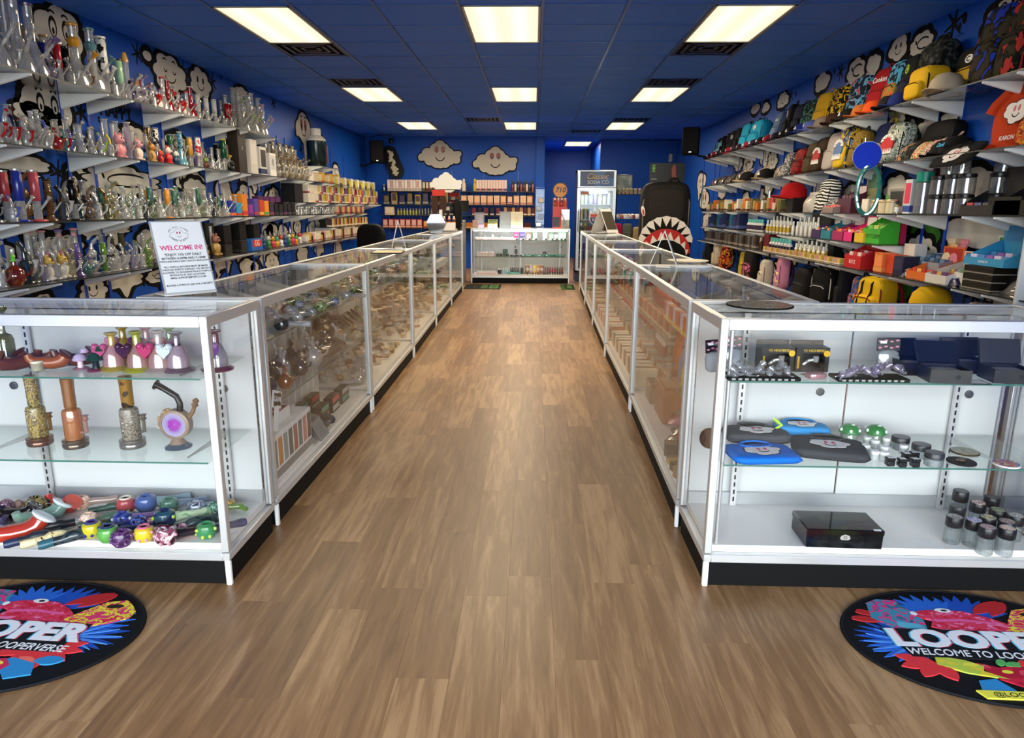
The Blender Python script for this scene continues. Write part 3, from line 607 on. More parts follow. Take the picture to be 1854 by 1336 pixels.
def bulb(loc, rz, label, group, size=1., tint=None, lip=None, name='glass_globe'):
    t = thing(name, label, 'glass globe', loc, rz, group, size); tint = tint or CLEAR
    part('globe', cached('bulb_g', lambda: MB().lathe([(.034, 0), (.038, .005), (.056, .035), (.060, .06), (.050, .095), (.024, .118), (.014, .125), (.013, .15)], 14)), tint, t)
    part('stopper', cached('bulb_s', lambda: MB().lathe([(.012, .145), (.022, .150), (.022, .156), (.010, .160), (.010, .170), (.016, .180), (.010, .190)], 10)), gm(lip) if lip else tint, t)
    part('side_arm', cached('bulb_a', lambda: MB().tube([(0, -.055, .06), (0, -.085, .075), (0, -.095, .105)], .007, 7)), tint, t)
    return t
def spoon(loc, rz, label, group, size=1., head=None, stem=None, dots=None, rim=None, name='spoon_pipe'):
    """hand pipe lying flat: bowl toward -y, stem toward +y"""
    t = thing(name, label, 'hand pipe', loc, rz, group, size)
    part('bowl', cached('sp_head', lambda: MB().lathe([(.006, 0), (.016, .003), (.0225, .013), (.0235, .022), (.020, .033), (.012, .038), (.009, .036), (.005, .026)], 14)), gm(head), t)
    part('stem', cached('sp_stem', lambda: MB().tube([(0, .014, .018), (0, .035, .018), (0, .060, .015), (0, .082, .014), (0, .090, .014)], [.013, .0095, .0085, .0105, .009], 10)), gm(stem or head), t)
    if rim: part('rim', cached('sp_rim', lambda: MB().lathe(ring_prof(.0115, .0035, .037, 6), 12)), gm(rim), t)
    if dots:
        def dd():
            b = MB()
            for k in range(9): a = k*.7; b.ell((.0225*cos(a), .0225*sin(a), .012+.014*(k % 2)), (.0042,)*3, 6, 4)
            return b
        part('beads', cached('sp_dots', dd), gm(dots), t)
    return t
def sherlock(loc, rz, label, group, size=1., c=None, lip=None, name='curved_hand_pipe'):
    t = thing(name, label, 'hand pipe', loc, rz, group, size)
    part('body', cached('sh_body', lambda: MB().tube([(0, -.046, .034), (0, -.036, .021), (0, -.014, .017), (0, .010, .019), (0, .030, .023), (0, .044, .034), (0, .047, .046)], [.018, .020, .0185, .0185, .0165, .012, .0095], 10)), gm(c), t)
    part('mouth_flare', cached('sh_lip', lambda: MB().lathe([(.014, 0), (.024, .006), (.026, .010), (.020, .013), (.012, .010)], 12, (0, -.047, .032), R3('X', .7))), gm(lip or c), t)
    return t
def chillum(loc, rz, label, group, size=1., c=None, tip=None, name='straight_hand_pipe'):
    t = thing(name, label, 'hand pipe', loc, rz, group, size)
    part('barrel', cached('ch_b', lambda: MB().tube([(0, -.030, .012), (0, -.01, .012), (0, .0, .015), (0, .020, .015), (0, .035, .012), (0, .055, .013)], [.010, .010, .013, .013, .010, .012], 10)), gm(c), t)
    part('tip', cached('ch_t', lambda: MB().tube([(0, -.058, .011), (0, -.050, .011), (0, -.028, .012)], [.008, .010, .009], 10)), gm(tip or c), t)
    return t
def lidded_jar(loc, rz, label, group, size=1., r=.04, h=.09, lid='#141414', tint=None, top=None, name='glass_jar', fill=None, lh=.022):
    t = thing(name, label, 'jar', loc, rz, group, size); k = (round(r, 4), round(h, 4), round(lh, 4))
    part('jar_body', cached(('jar_body',)+k, lambda: MB().lathe([(r*.9, 0), (r, r*.1), (r, h-lh-r*.12), (r*.86, h-lh)], 18)), tint or CLEAR, t)
    part('lid', cached(('jar_lid',)+k, lambda: MB().lathe([(r*.97, h-lh), (r*1.03, h-lh+.002), (r*1.03, h-.003), (r*.97, h)], 18)), gm(lid), t)
    if top: part('lid_label', cached(('jar_top',)+k, lambda: MB().lathe([(r*.86, h), (r*.86, h+.0006)], 18)), top if not isinstance(top, str) else mat(top, .4), t)
    if fill: part('contents', cached(('jar_fill',)+k, lambda: MB().lathe([(r*.85, r*.08), (r*.93, r*.14), (r*.93, (h-lh)*.72), (r*.5, (h-lh)*.78)], 12)), fill if not isinstance(fill, str) else mat(fill, .7), t)
    return t
def bottle(loc, rz, label, group, size=1., r=.014, h=.07, c='#222222', cap='#eeeeee', band=None, name='small_bottle'):
    name = 'drink_bottle' if 'drink' in label else 'vial' if 'vial' in label else 'tube_bottle' if 'tube' in label else name
    t = thing(name, label, 'bottle', loc, rz, group, size); k = (round(r, 4), round(h, 4))
    part('bottle_body', cached(('bot_b',)+k, lambda: MB().lathe([(r*.9, 0), (r, .002), (r, h*.62), (r*.55, h*.72), (r*.5, h*.74)], 10)), gm(c), t)
    part('cap', cached(('bot_c',)+k, lambda: MB().lathe([(r*.62, h*.72), (r*.66, h*.74), (r*.6, h*.97), (r*.45, h)], 10)), gm(cap), t)
    if band: part('label', cached(('bot_l',)+k, lambda: MB().lathe([(r*1.01, h*.12), (r*1.02, h*.13), (r*1.02, h*.5), (r*1.01, h*.51)], 10)), gm(band), t)
    return t
def carton(loc, rz, label, group, w=.06, d=.03, h=.10, c='#eeeeee', panel=None, band=None, word=None, wcol='#111111', tilt=0., name='carton', cat='box', wsize=.25, top=None):
    """printed box: body, a front panel and a colour band; front faces -y"""
    if name == 'carton':
        for wd, nm in (('packet shelf', 'vape_box'), ('packet', 'packet'), ('box', 'small_box'), ('card', 'product_card'), ('window', 'window_carton'), ('tall', 'tall_carton')):
            if wd in (label if ' ' in wd else label.split(',')[0]): name = nm; break
    t = thing(name, label, cat, loc, rz, group); k = (round(w, 4), round(d, 4), round(h, 4))
    if tilt: t.rotation_euler = (tilt, 0, rz)
    part('box_body', cached(('carton',)+k, lambda: MB().cbox((0, 0, h/2), (w, d, h), min(w, d, h)*.03), 0), c if not isinstance(c, str) else mat(c, .45), t)
    if panel: part('front_panel', cached(('panel',)+k, lambda: MB().bb((-w*.40, -d/2-.0008, h*.30), (w*.40, -d/2+.001, h*.90)), 0), panel if not isinstance(panel, str) else mat(panel, .4), t)
    if band: part('colour_band', cached(('band',)+k, lambda: MB().bb((-w*.5-.0006, -d/2-.0006, h*.06), (w*.5+.0006, d/2+.0006, h*.24)), 0), mat(band, .4), t)
    if top: part('top_label', cached(('toplab',)+k, lambda: MB().bb((-w*.42, -d*.42, h-.001), (w*.42, d*.42, h+.0008)), 0), mat(top, .4), t)
    if word: text('lettering', word, h*wsize, mat(wcol, .4), t, (0, -d/2-.0014, h*.6))
    return t
def pouch(loc, rz, label, group, w=.09, h=.13, c='#444444', band=None, tilt=-.25, name='pouch', cat='bag', flat=False):
    t = thing(name, label, cat, loc, rz, group); k = (round(w, 4), round(h, 4))
    t.rotation_euler = (tilt if not flat else -pi/2+.06, 0, rz)
    def pm():
        b = MB(); n, mv = 6, 7; V = []; F = []
        for sg in (-1, 1):
            for j in range(mv+1):
                v = j/mv
                for i in range(n+1):
                    u = i/n; bul = .018*w/.09*(1-(2*u-1)**4)*max(0, sin(pi*min(1, v*1.18)))**.7 if v < .86 else .0006
                    V.append(((u-.5)*w*(1-.03*sin(pi*v)), sg*bul, v*h))
        o = (n+1)*(mv+1)
        for s_ in (0, 1):
            for j in range(mv):
                for i in range(n): a = s_*o+j*(n+1)+i; F.append((a, a+1, a+n+2, a+n+1))
        return b.add(V, F)
    part('bag_body', cached(('pouch',)+k, pm, 60), c if not isinstance(c, str) else mat(c, .3), t)
    if band: part('printed_panel', cached(('pouchb',)+k, lambda: MB().prism(oval(0, h*.48, w*.34, h*.17, 12), -.0205*w/.09, -.0175*w/.09, 'xz')), mat(band, .35), t)
    part('header_seal', cached(('pouchs',)+k, lambda: MB().bb((-w*.49, -.0016, h*.88), (w*.49, .0016, h)), 0), mat(band, .35) if band else (c if not isinstance(c, str) else mat(c, .3)), t)
    return t
def tray(loc, rz, label, group, w=.16, d=.14, h=.05, back=.12, c='#b02040', inner=None, n=4, ic=('#d8a030',), name='display_tray', word=None, wcol='#ffffff', rows=2):
    """open-topped counter display: low front, raised back card, packets standing inside"""
    t = thing(name, label, 'display box', loc, rz, group); k = (round(w, 4), round(d, 4), round(h, 4), round(back, 4))
    def tm():
        b = MB(); e = .0022
        b.bb((-w/2, -d/2, 0), (w/2, d/2, e)); b.bb((-w/2, -d/2, e), (w/2, -d/2+e, h)); b.bb((-w/2, d/2-e, e), (w/2, d/2, back))
        for sx in (-1, 1): b.prism([(-d/2+e, e), (d/2-e, e), (d/2-e, h+(back-h)*.55), (-d/2+e, h)], sx*w/2, sx*(w/2-e), 'yz')
        return b
    part('open_box', cached(('tray',)+k, tm, 0), c if not isinstance(c, str) else mat(c, .4), t)
    part('header_card', cached(('trayh',)+k, lambda: MB().bb((-w*.42, d/2-.0042, back*.62), (w*.42, d/2-.0018, back*.96)), 0), mat(inner or '#f0f0ea', .4), t)
    for r_ in range(rows):
        for i in range(n):
            part('packet', cached(('pkt', round(w/n, 4), round(h, 3)), lambda: MB().cbox((0, 0, h*.62), (w/n*.84, d/rows*.5, h*1.2), .002), 0), mat(ic[(i+r_) % len(ic)], .35), t, ((i+.5)*w/n-w/2, -d/2+d/rows*(r_+.5), .003+.012*r_), (-.12, 0, 0))
    if word: text('lettering', word, h*.42, mat(wcol, .4), t, (0, -d/2-.0012, h*.48))
    return t
def cloud_print(name, w, parent, loc, rot, face=True, h=None, outline=True, eye='#d04a6a'):
    def cm():
        b = MB(); hh = .62
        if outline: b.prism(cloud_poly(1, hh, 6, 5, .03), 0, .0010/ w if w else .001, 'xz', 1)
        b.prism(cloud_poly(1, hh, 6, 5), 0, .0018/w, 'xz', 0)
        if face:
            for sg in (-1, 1): b.prism(oval(sg*.09, .08, .045, .085), 0, .0026/w, 'xz', 2)
            b.prism(arc(0, -.03, .15, .13, pi+.2, 2*pi-.2, .03), 0, .0026/w, 'xz', 1)
        return b
    o = part(name, cached(('cloud_print', round(w, 3), face, outline), cm, 0), [mat('#ece7e2', .6), MURK, mat(eye, .5)], parent, loc, rot, (w, -w, w)); return o
def backpack(loc, rz, label, group, w=.28, h=.40, d=.14, c=None, pocket=None, trim='#141414', emblem=None, word=None, wcol='#ffffff', teeth=None, name='backpack', lean=-.12, stripes=None, handle=None, cloud=False):
    t = thing(name, label, 'backpack', loc, rz, group, (w/.28, d/.14, h/.40)); t.rotation_euler = (lean, 0, rz)
    c = c if not isinstance(c, str) else bump(mat(c, .75, key=('fab', c)), 90, .15, .004); pk = pocket or c; pk = pk if not isinstance(pk, str) else mat(pk, .75)
    part('main_body', cached('bp_body', lambda: MB().ell((0, 0, .195), (.14, .07, .197), 20, 14, e=.45, e2=.45), 60), c, t)
    part('front_pocket', cached('bp_pocket', lambda: MB().ell((0, -.062, .115), (.112, .034, .105), 16, 10, e=.5, e2=.45), 60), pk, t)
    tr = mat(trim, .6)
    part('zipper', cached('bp_zip', lambda: MB().tube([(-.128, -.052, .07), (-.130, -.052, .26), (-.112, -.050, .345), (-.06, -.046, .378), (.06, -.046, .378), (.112, -.050, .345), (.130, -.052, .26), (.128, -.052, .07)], .0045, 6)), tr, t)
    part('pocket_zipper', cached('bp_zip2', lambda: MB().tube([(-.095, -.094, .175), (-.06, -.096, .196), (.06, -.096, .196), (.095, -.094, .175)], .004, 6)), tr, t)
    part('carry_handle', cached('bp_handle', lambda: MB().tube([(-.045, .02, .385), (-.04, .02, .425), (0, .02, .438), (.04, .02, .425), (.045, .02, .385)], .0075, 7)), mat(handle, .6) if handle else tr, t)
    for sx in (-1, 1): part('shoulder_strap', cached(('bp_strap', sx), lambda: MB().tube([(sx*.07, .055, .37), (sx*.10, .095, .28), (sx*.11, .10, .16), (sx*.11, .07, .05)], .013, 6)), tr, t)
    if emblem: part('emblem', cached('bp_emblem', lambda: MB().prism(oval(0, 0, .034, .034, 18), -.003, .003, 'xz', 0).prism(arc(0, 0, .022, .022, .8, 5.5, .009, 12), -.0042, -.003, 'xz', 1)), [mat(emblem, .5), mat('#141414', .5)], t, (.0, -.0715, .285))
    if word: text('lettering', word, .062, mat(wcol, .5), t, (0, -.074, .29), ext=.001)
    if stripes:
        for sx in (-.055, .055): part('stripe', cached(('bp_stripe', sx), lambda: MB().tube([(sx, -.097, .03), (sx, -.100, .12), (sx, -.085, .21), (sx, -.073, .25), (sx, -.071, .33), (sx, -.03, .392)], .007, 6)), mat(stripes, .6), t)
    if teeth:
        def tt(up):
            b = MB(); n = 6
            for i in range(n):
                a0, a1 = pi*(i/n), pi*((i+1)/n); am = (a0+a1)/2
                f = lambda a, r: (r*.105*cos(a), (.07*sin(a) if up else -.03+.02*sin(a))*r+(.20 if up else .13))
                if up: b.prism([f(a0, 1), f(am, .55), f(a1, 1)], -.107, -.0945, 'xz')
                else: b.prism([(-.10+.2*i/n, .085), (-.10+.2*(i+1)/n, .085), (-.10+.2*(i+.5)/n, .135)], -.107, -.0945, 'xz')
            return b
        part('mouth', cached('bp_mouth', lambda: MB().prism(oval(0, .165, .10, .075, 20), -.102, -.09, 'xz')), mat(teeth, .6), t)
        part('upper_teeth', cached('bp_teeth_u', lambda: tt(True), 0), mat('#efece8', .5), t); part('lower_teeth', cached('bp_teeth_l', lambda: tt(False), 0), mat('#efece8', .5), t)
    if cloud: cloud_print('cloud_print', .13, t, (0, -.073, .28), (0, 0, 0))
    return t
def cap_hat(loc, rz, label, group, c='#202020', brim=None, size=1., mark='#e8e8e8', word=None, name='baseball_cap', tilt=-.1):
    t = thing(name, label, 'cap', loc, rz, group, size); t.rotation_euler = (tilt, 0, rz); cm_ = c if not isinstance(c, str) else mat(c, .8)
    part('crown', cached('cap_crown', lambda: MB().lathe([(.088, 0), (.090, .03), (.082, .07), (.058, .100), (.02, .113), (0, .114)], 16, sy=1.1)), cm_, t)
    def brimm():
        b = MB(); V = []; n = 12
        for th in (0, .004):
            for i in range(n+1):
                a = pi+pi*i/n; V.append((.088*cos(a), .092*sin(a), .006+th-.0*cos(a)))
            for i in range(n+1):
                a = pi+pi*i/n; V.append((.086*cos(a), .092*sin(a)-.075*abs(sin(a))**.6, th-.012*abs(cos(a))))
        F = []; m = n+1
        for i in range(n): F += [(i, i+1, m+i+1, m+i), (2*m+i, 3*m+i, 3*m+i+1, 2*m+i+1), (m+i, m+i+1, 3*m+i+1, 3*m+i)]
        return b.add(V, F)
    part('brim', cached('cap_brim', brimm, 50), (brim if not isinstance(brim, str) else mat(brim, .8)) if brim else cm_, t)
    part('button', cached('cap_btn', lambda: MB().ell((0, 0, .115), (.008, .008, .005), 8, 4)), cm_, t)
    if mark: part('front_patch', cached('cap_patch', lambda: MB().prism([(-.022, -.014), (.022, -.014), (.0, .022)], -.004, .004, 'xz')), mat(mark, .5), t, (0, -.0945, .052), (-.15, 0, 0))
    if word: text('lettering', word, .034, mat('#46b6e8', .5), t, (0, -.1015, .052), (pi/2-.15, 0, 0), ext=.001, shear=.3)
    return t
def folded_shirt(loc, rz, label, group, w=.26, d=.30, h=.035, c='#202022', cloud=True, name='folded_shirt', tilt=0., stack=1):
    t = thing(name, label, 'shirt', loc, rz, group); t.rotation_euler = (tilt, 0, rz); cm_ = c if not isinstance(c, str) else bump(mat(c, .85, key=('cot', c)), 40, .3, .01)
    part('folded_cloth', cached(('shirt', w, d, h), lambda: MB().ell((0, 0, h/2), (w/2, d/2, h/2), 20, 8, e=.35, e2=.5).ell((0, -d*.12, h*.42), (w/2*1.02, d/2*.8, h*.3), 20, 6, e=.4, e2=.6), 60), cm_, t)
    part('collar', cached(('collar', w, d, h), lambda: MB().lathe(ring_prof(.055, .006, h*.95, 6), 16, (0, d*.33, 0), sy=.6)), cm_, t)
    if cloud: cloud_print('cloud_print', w*.55, t, (0, -d*.06, h*1.01), (-pi/2, 0, 0))
    return t
class Row:
    """collects goods of one shelf, then sets them out and names each by its turn from the entrance"""
    def __init__(s, name, X, z, rz, group): s.n, s.X, s.z, s.rz, s.g, s.it = name, X, z, rz, group, []
    def put(s, y, dx, fn, desc, dz=0., rz=0., **kw): s.it.append((y, dx, fn, desc, dz, rz, kw)); return s
    def flush(s, start=1):
        s.it.sort(key=lambda q: (q[0], q[1]))
        for i, (y, dx, fn, desc, dz, rz, kw) in enumerate(s.it):
            lab = '%s, %s from the entrance on the %s' % (desc, nth(i+start), s.n)
            if len(lab.split()) > 16: lab = '%s, %s along the %s' % (desc, nth(i+start), s.n)
            fn((s.X+dx, y, s.z+dz), s.rz+rz, lab, s.g, **kw)

pipe_beaker_meshes(); cached('beaker_foot', lambda: MB().lathe([(.051, .001), (.0565, .006), (.055, .018), (.049, .019)], 14))
# ------------------------------------------------------------------ glassware showcase facing the entrance: deck of hand pipes
ZK = ZD+.0005
GOLD = mat('#8a7440', .25, .8); BRONZE = mat('#a87452', .2, .7); GOLDETCH = blotch('#a08a4e', '#5e5238', '#c9b784', 60, .25, t=(.48, .62), dist=2); COPPERG = glass('#d8905a', .55, .45); DARKAMB = blotch('#5a3a18', '#8c6626', '#2f2418', 20, .12, t=(.4, .6)); SILVERETCH = blotch('#8d8474', '#514c42', '#c4bcae', 60, .25, t=(.5, .62), dist=2)
G1 = 'hand pipes on the showcase deck'
def dpos(p): return (p[0], p[1], ZK)
MARB = lambda a, b, c=None, s=45: blotch(a, b, c, s, .1, t=(.46, .6), dist=1.5)
DK = [
 (spoon, (-2.039, 2.414), .6, 'purple and amber flecked spoon pipe at the cut edge of the showcase deck', dict(size=1.2, head=MARB('#5e3f58', '#8a6a78', '#c49a86'), stem=MARB('#8a5a48', '#c09a90'))),
 (spoon, (-2.014, 2.446), 1.9, 'small smoky amber spoon pipe in the back row of the deck', dict(size=.8, head=MARB('#7c5a50', '#b08a80'), stem=AMBER)),
 (sherlock, (-1.943, 2.340), -1.2, 'black spotted curved pipe in front of the amber spoon', dict(size=1.25, c=BLKG, lip=MARB('#101014', '#3c3c50', '#d8d8d8', 70))),
 (sherlock, (-1.965, 2.301), .9, 'black and violet curved pipe at the cut edge of the deck', dict(size=1.1, c=MARB('#0c0c10', '#2a2440', '#4e3f9a'), lip='#2b2352')),
 (spoon, (-1.913, 2.405), -2.0, 'large black spoon pipe with gold wave lines', dict(size=1.7, head=MARB('#15130e', '#95834e', '#0d0c0a', 60), stem=MARB('#15130e', '#6f6238'))),
 (sherlock, (-1.826, 2.423), -1.9, 'red angular pipe with an open funnel mouth', dict(size=1.35, c=mat('#a8332f', .2), lip=mat('#c25244', .2))),
 (spoon, (-1.762, 2.446), -2.1, 'peach twisted glass spoon pipe at the back of the deck', dict(size=1.4, head=MARB('#e2a888', '#f1d0b8', '#cf8f6c'), stem=glass('#f0d8cc', .3, .3), dots=glass('#efcbb4', .3, .4))),
 (chillum, (-1.642, 2.431), -2.0, 'dark green leaf carved pipe in the back row', dict(size=1.2, c=mat('#3c5a4c', .35), tip=mat('#2e4a3e', .35))),
 (spoon, (-1.571, 2.429), -1.9, 'coral red spoon pipe in the back row', dict(size=1.55, head=mat('#a84a4e', .12), stem=mat('#8e3438', .12), rim='#d8c8b8')),
 (spoon, (-1.496, 2.437), -2.2, 'round slate blue spoon pipe in the back row', dict(size=1.75, head=mat('#4a5f96', .1), stem=mat('#7e98a4', .12))),
 (spoon, (-1.404, 2.436), -2.2, 'sage green spoon pipe with a clear blue tail', dict(size=1.5, head=mat('#4e7462', .12), stem=glass('#b8cbe0', .4, .3), dots='#2c4a3c')),
 (spoon, (-1.287, 2.411), -2.2, 'grey spiral spoon pipe with a pale blue tail', dict(size=1.5, head=MARB('#5c6478', '#a8aebc', '#38404e', 60), stem=glass('#a8bede', .4, .3))),
 (spoon, (-1.224, 2.424), -2.0, 'deep green spoon pipe behind the corner post', dict(size=1.2, head=MARB('#2f5440', '#6c9a84', None, 60), stem=GREENG)),
 (sherlock, (-1.831, 2.312), -.7, 'seafoam curved pipe with a white flared mouth', dict(size=1.5, c=mat('#7a9a8a', .15), lip=mat('#dfe9ec', .2))),
 (sherlock, (-1.823, 2.180), -.8, 'orange red curved pipe with a white flared mouth', dict(size=1.7, c=glass('#d8452a', .4, .6), lip=mat('#eef2f4', .2))),
 (spoon, (-1.640, 2.306), -2.2, 'peach twisted glass spoon pipe in the middle of the deck', dict(size=1.3, head=MARB('#e0a486', '#f3d8c4', '#cf8f6c'), stem=glass('#efd2c2', .3, .3), dots=glass('#efcbb4', .3, .4))),
 (chillum, (-1.588, 2.322), -2.2, 'grey green carved pipe in the middle of the deck', dict(size=1.5, c=mat('#56745f', .35), tip=mat('#46644f', .35))),
 (spoon, (-1.509, 2.302), -2.2, 'blue spoon pipe with a lilac knobbed stem', dict(size=1.5, head=MARB('#1f2a5e', '#3d4a9a', None), stem=mat('#8a6c9a', .15), dots='#d8d8e8')),
 (spoon, (-1.437, 2.282), -2.2, 'midnight blue mosaic spoon pipe with a crimson stem', dict(size=1.3, head=MARB('#101438', '#5c78d8', '#0b0e24', 110), stem=MARB('#8c3a50', '#c898a8'))),
 (spoon, (-1.354, 2.308), -2.2, 'blue green spoon pipe with a pale green stem', dict(size=1.75, head=MARB('#16285c', '#1f4a5e', '#122048', 18), stem=MARB('#7fa678', '#bcd0a8'), dots='#9cc83c')),
 (chillum, (-1.247, 2.290), -2.3, 'long dark green ridged pipe near the corner post', dict(size=1.7, c=MARB('#1f2c28', '#3c4a46', None), tip=mat('#2b3432', .2))),
 (chillum, (-1.780, 2.228), -2.3+3.14, 'burgundy straight pipe beside the orange curved pipe', dict(size=1.25, c=mat('#6e2c34', .4), tip=mat('#7e3a40', .4))),
 (chillum, (-1.723, 2.270), -2.2+3.14, 'black carved straight pipe with a grey end', dict(size=1.5, c=mat('#1a1c22', .35), tip=mat('#8a929a', .3))),
 (chillum, (-1.749, 2.166), -2.2, 'navy to grey straight pipe in the front row', dict(size=1.5, c=mat('#20242e', .4), tip=mat('#1f2a4a', .4))),
 (chillum, (-1.691, 2.168), -2.2, 'cream straight pipe with brown drips in the front row', dict(size=1.5, c=MARB('#d8c898', '#c9b684', '#4a2c20', 40), tip=mat('#d9c79a', .4))),
 (chillum, (-1.625, 2.171), -2.3, 'teal tipped black angular pipe in the front row', dict(size=1.6, c=MARB('#20262a', '#3a4448', None), tip=mat('#2c5a68', .3))),
 (spoon, (-1.573, 2.220), -2.1, 'cobalt spoon pipe with a bright yellow bowl', dict(size=1.5, head='#c9bc22', stem=mat('#20286e', .1), rim='#2a3280', dots='#2a3490')),
 (spoon, (-1.491, 2.185), -2.2, 'navy spoon pipe with a light green bowl', dict(size=1.6, head=mat('#5a9a48', .12), stem=mat('#1f2a56', .12), rim='#203058')),
 (spoon, (-1.425, 2.155), -2.4, 'purple swirl spoon pipe with a knobbed stem', dict(size=1.6, head=MARB('#3a2448', '#6c4272', '#24182e'), stem=mat('#3c2c34', .15), dots='#5a3c6c')),
 (spoon, (-1.367, 2.194), -2.2, 'pink flower shaped spoon pipe with a yellow bowl', dict(size=1.5, head=mat('#d8b82c', .12), stem=MARB('#c86c8a', '#e8c0cc'), rim='#c8607e', dots='#d890a8')),
 (spoon, (-1.276, 2.173), -2.2, 'maroon heart spoon pipe with a white price tag', dict(size=1.7, head=MARB('#3c1422', '#8a4a5c', '#e6dede', 40), stem=mat('#1a1014', .15), dots='#c48a98')),
 (chillum, (-1.259, 2.228), -1.9, 'small red pipe with a white end beside the heart pipe', dict(size=.9, c=mat('#b02a34', .2), tip=mat('#e8e2e2', .3))),
 (spoon, (-1.160, 2.228), -2.3, 'green spoon pipe with pale yellow dots by the corner', dict(size=1.55, head=mat('#3f8452', .12), stem=mat('#4e4a5c', .2), dots='#c8e85a')),
 (spoon, (-1.184, 2.476), -1.2, 'small red and yellow pipe past the corner post', dict(size=.95, head=MARB('#a8482c', '#d8b03a', '#4a7a3c', 70), stem=mat('#5f8a3f', .2))),
]
for fn, p, a, lab, kw in DK: fn(dpos(p), a+pi if fn is sherlock else -pi-a, lab, G1, **kw)
# upper glass shelf: heart rigs and wooden pipes
def heart_rig(loc, label, size, base, body, heart, rz=0., heart2=None):
    t = thing('heart_rig', label, 'water pipe', loc, rz, 'rigs on the upper showcase shelf', size)
    part('foot', cached('hr_foot', lambda: MB().lathe([(.050, 0), (.052, .005), (.036, .014), (.030, .016)], 16)), gm(base), t)
    part('body', cached('hr_body', lambda: MB().lathe([(.036, .012), (.033, .05), (.022, .075), (.017, .085)], 14)), body, t)
    part('neck', cached('hr_neck', lambda: MB().lathe([(.016, .08), (.0125, .088), (.012, .118), (.022, .126), (.021, .129), (.010, .127)], 12)), gm(base), t)
    def hm():
        P = []
        for i in range(24):
            a = 2*pi*i/24; P.append((.0021*16*sin(a)**3*.55, .0021*(13*cos(a)-5*cos(2*a)-2*cos(3*a)-cos(4*a))*.55))
        return MB().prism(P[::-1], -.008, .008, 'xz').ell((.012, 0, .012), (.010, .012, .010), 8, 5).ell((-.012, 0, .012), (.010, .012, .010), 8, 5)
    part('heart', cached('hr_heart', hm), gm(heart), t, (-.030, -.025, .068), scale=1.25)
    if heart2: part('heart', cached('hr_heart', hm), gm(heart2), t, (.034, -.010, .072), (0, 0, .6), 1.1)
    return t
zs1 = Z1
def on(px, Y): return px
for fn_, x_, y_, lab, kw in [
 (0, (-1.457, 0.773)[0], 2.29, 'yellow based rig with a pink glass heart', dict(size=1.0, base=YELG, body=glass('#eab8b8', .3, .35), heart=mat('#b04a72', .12))),
 (0, (-1.363, 0.776)[0], 2.28, 'lime based rig with two dark plum hearts', dict(size=1.06, base=glass('#d3d63e', .4, .4), body=glass('#e2b0a8', .3, .35), heart=mat('#40203c', .12), heart2=mat('#3a1c34', .12))),
 (0, (-1.287, 0.777)[0], 2.28, 'peach rig with a magenta glass heart', dict(size=1.08, base=glass('#e8d6d4', .4, .3), body=glass('#e6b4b0', .3, .35), heart=mat('#b23c6a', .12))),
 (0, (-1.223, 0.778)[0], 2.28, 'plum based rig with a white glass heart', dict(size=1.05, base=glass('#6b4a6e', .5, .4), body=glass('#dcc4d4', .3, .35), heart=mat('#c9d6dc', .12))),
 (0, (-1.098, 0.785)[0], 2.30, 'clear rig with a lilac heart, past the corner post', dict(size=1.08, base=glass('#a2607c', .5, .35), body=glass('#e2dce4', .3, .25), heart=mat('#8a5aa6', .15), rz=.9)),
 (0, (-1.508, 0.780)[0], 2.44, 'amber yellow rig standing behind the first two heart rigs', dict(size=.95, base=glass('#d9b92c', .4, .5), body=glass('#d9b92c', .4, .4), heart='#c87a9a')),
 (0, (-1.420, 0.781)[0], 2.44, 'pink rig standing behind between the plum and magenta hearts', dict(size=.95, base=PINKG, body=PINKG, heart='#6a2c5c')),
 (0, (-1.333, 0.782)[0], 2.44, 'rose and green rig standing behind the white heart rig', dict(size=.95, base=GREENG, body=PINKG, heart='#d87a7a'))]:
    heart_rig((x_, y_, zs1), lab, **kw)
rig(((-1.848, 0.766)[0], 2.30, zs1), .3, 'olive green ribbed glass rig at the cut edge of the upper shelf', 'rigs on the upper showcase shelf', size=.95, tint=glass('#8a8a52', .5, .45), lip=mat('#4a4a2c', .15), perc=mat('#c9c9b0', .3))
WOODP = mat('#5a2c18', .3); WOODP2 = mat('#6e3a20', .3)
for px_, y_, a, sz, lab, c1, c2 in [((-1.778, 0.758)[0], 2.27, -.6, 1.3, 'dark brown wooden pipe with a glossy round bowl', WOODP, WOODP2), ((-1.759, 0.750)[0], 2.33, -1.4, 1.2, 'brown wooden pipe behind the round bowled one', WOODP2, WOODP), ((-1.687, 0.757)[0], 2.28, 2.0, 1.2, 'reddish wooden pipe with an orange glass ring', mat('#8e4a1e', .25), WOODP), ((-1.628, 0.758)[0], 2.33, 1.9, 1.25, 'long brown wooden pipe lying apart from the others', WOODP, WOODP2)]:
    sherlock((px_, y_, zs1), a, lab, 'wooden pipes on the upper showcase shelf', size=sz, c=c1, lip=c2)
lidded_jar(((-1.706, 0.746)[0], 2.255, zs1), 0, 'small cream sphere jar in front of the wooden pipes', None, r=.020, h=.035, lid='#d9d2b8', tint=glass('#d8d0b0', .3, .5), lh=.008)
def mushroom(loc, label, size, capc, stemc, base):
    t = thing('mushroom_figurine', label, 'figurine', loc, 0, 'glass mushrooms on the upper shelf', size)
    part('base', cached('mu_base', lambda: MB().lathe([(.030, 0), (.031, .004), (.022, .009)], 12)), gm(base), t); part('stem', cached('mu_stem', lambda: MB().lathe([(.012, .008), (.010, .03), (.013, .04)], 10)), gm(stemc), t)
    part('mushroom_cap', cached('mu_cap', lambda: MB().lathe([(.026, .038), (.028, .042), (.02, .058), (.006, .066)], 12).lathe([(.016, .05), (.017, .053), (.010, .066)], 10, (.02, .004, .02))), gm(capc), t)
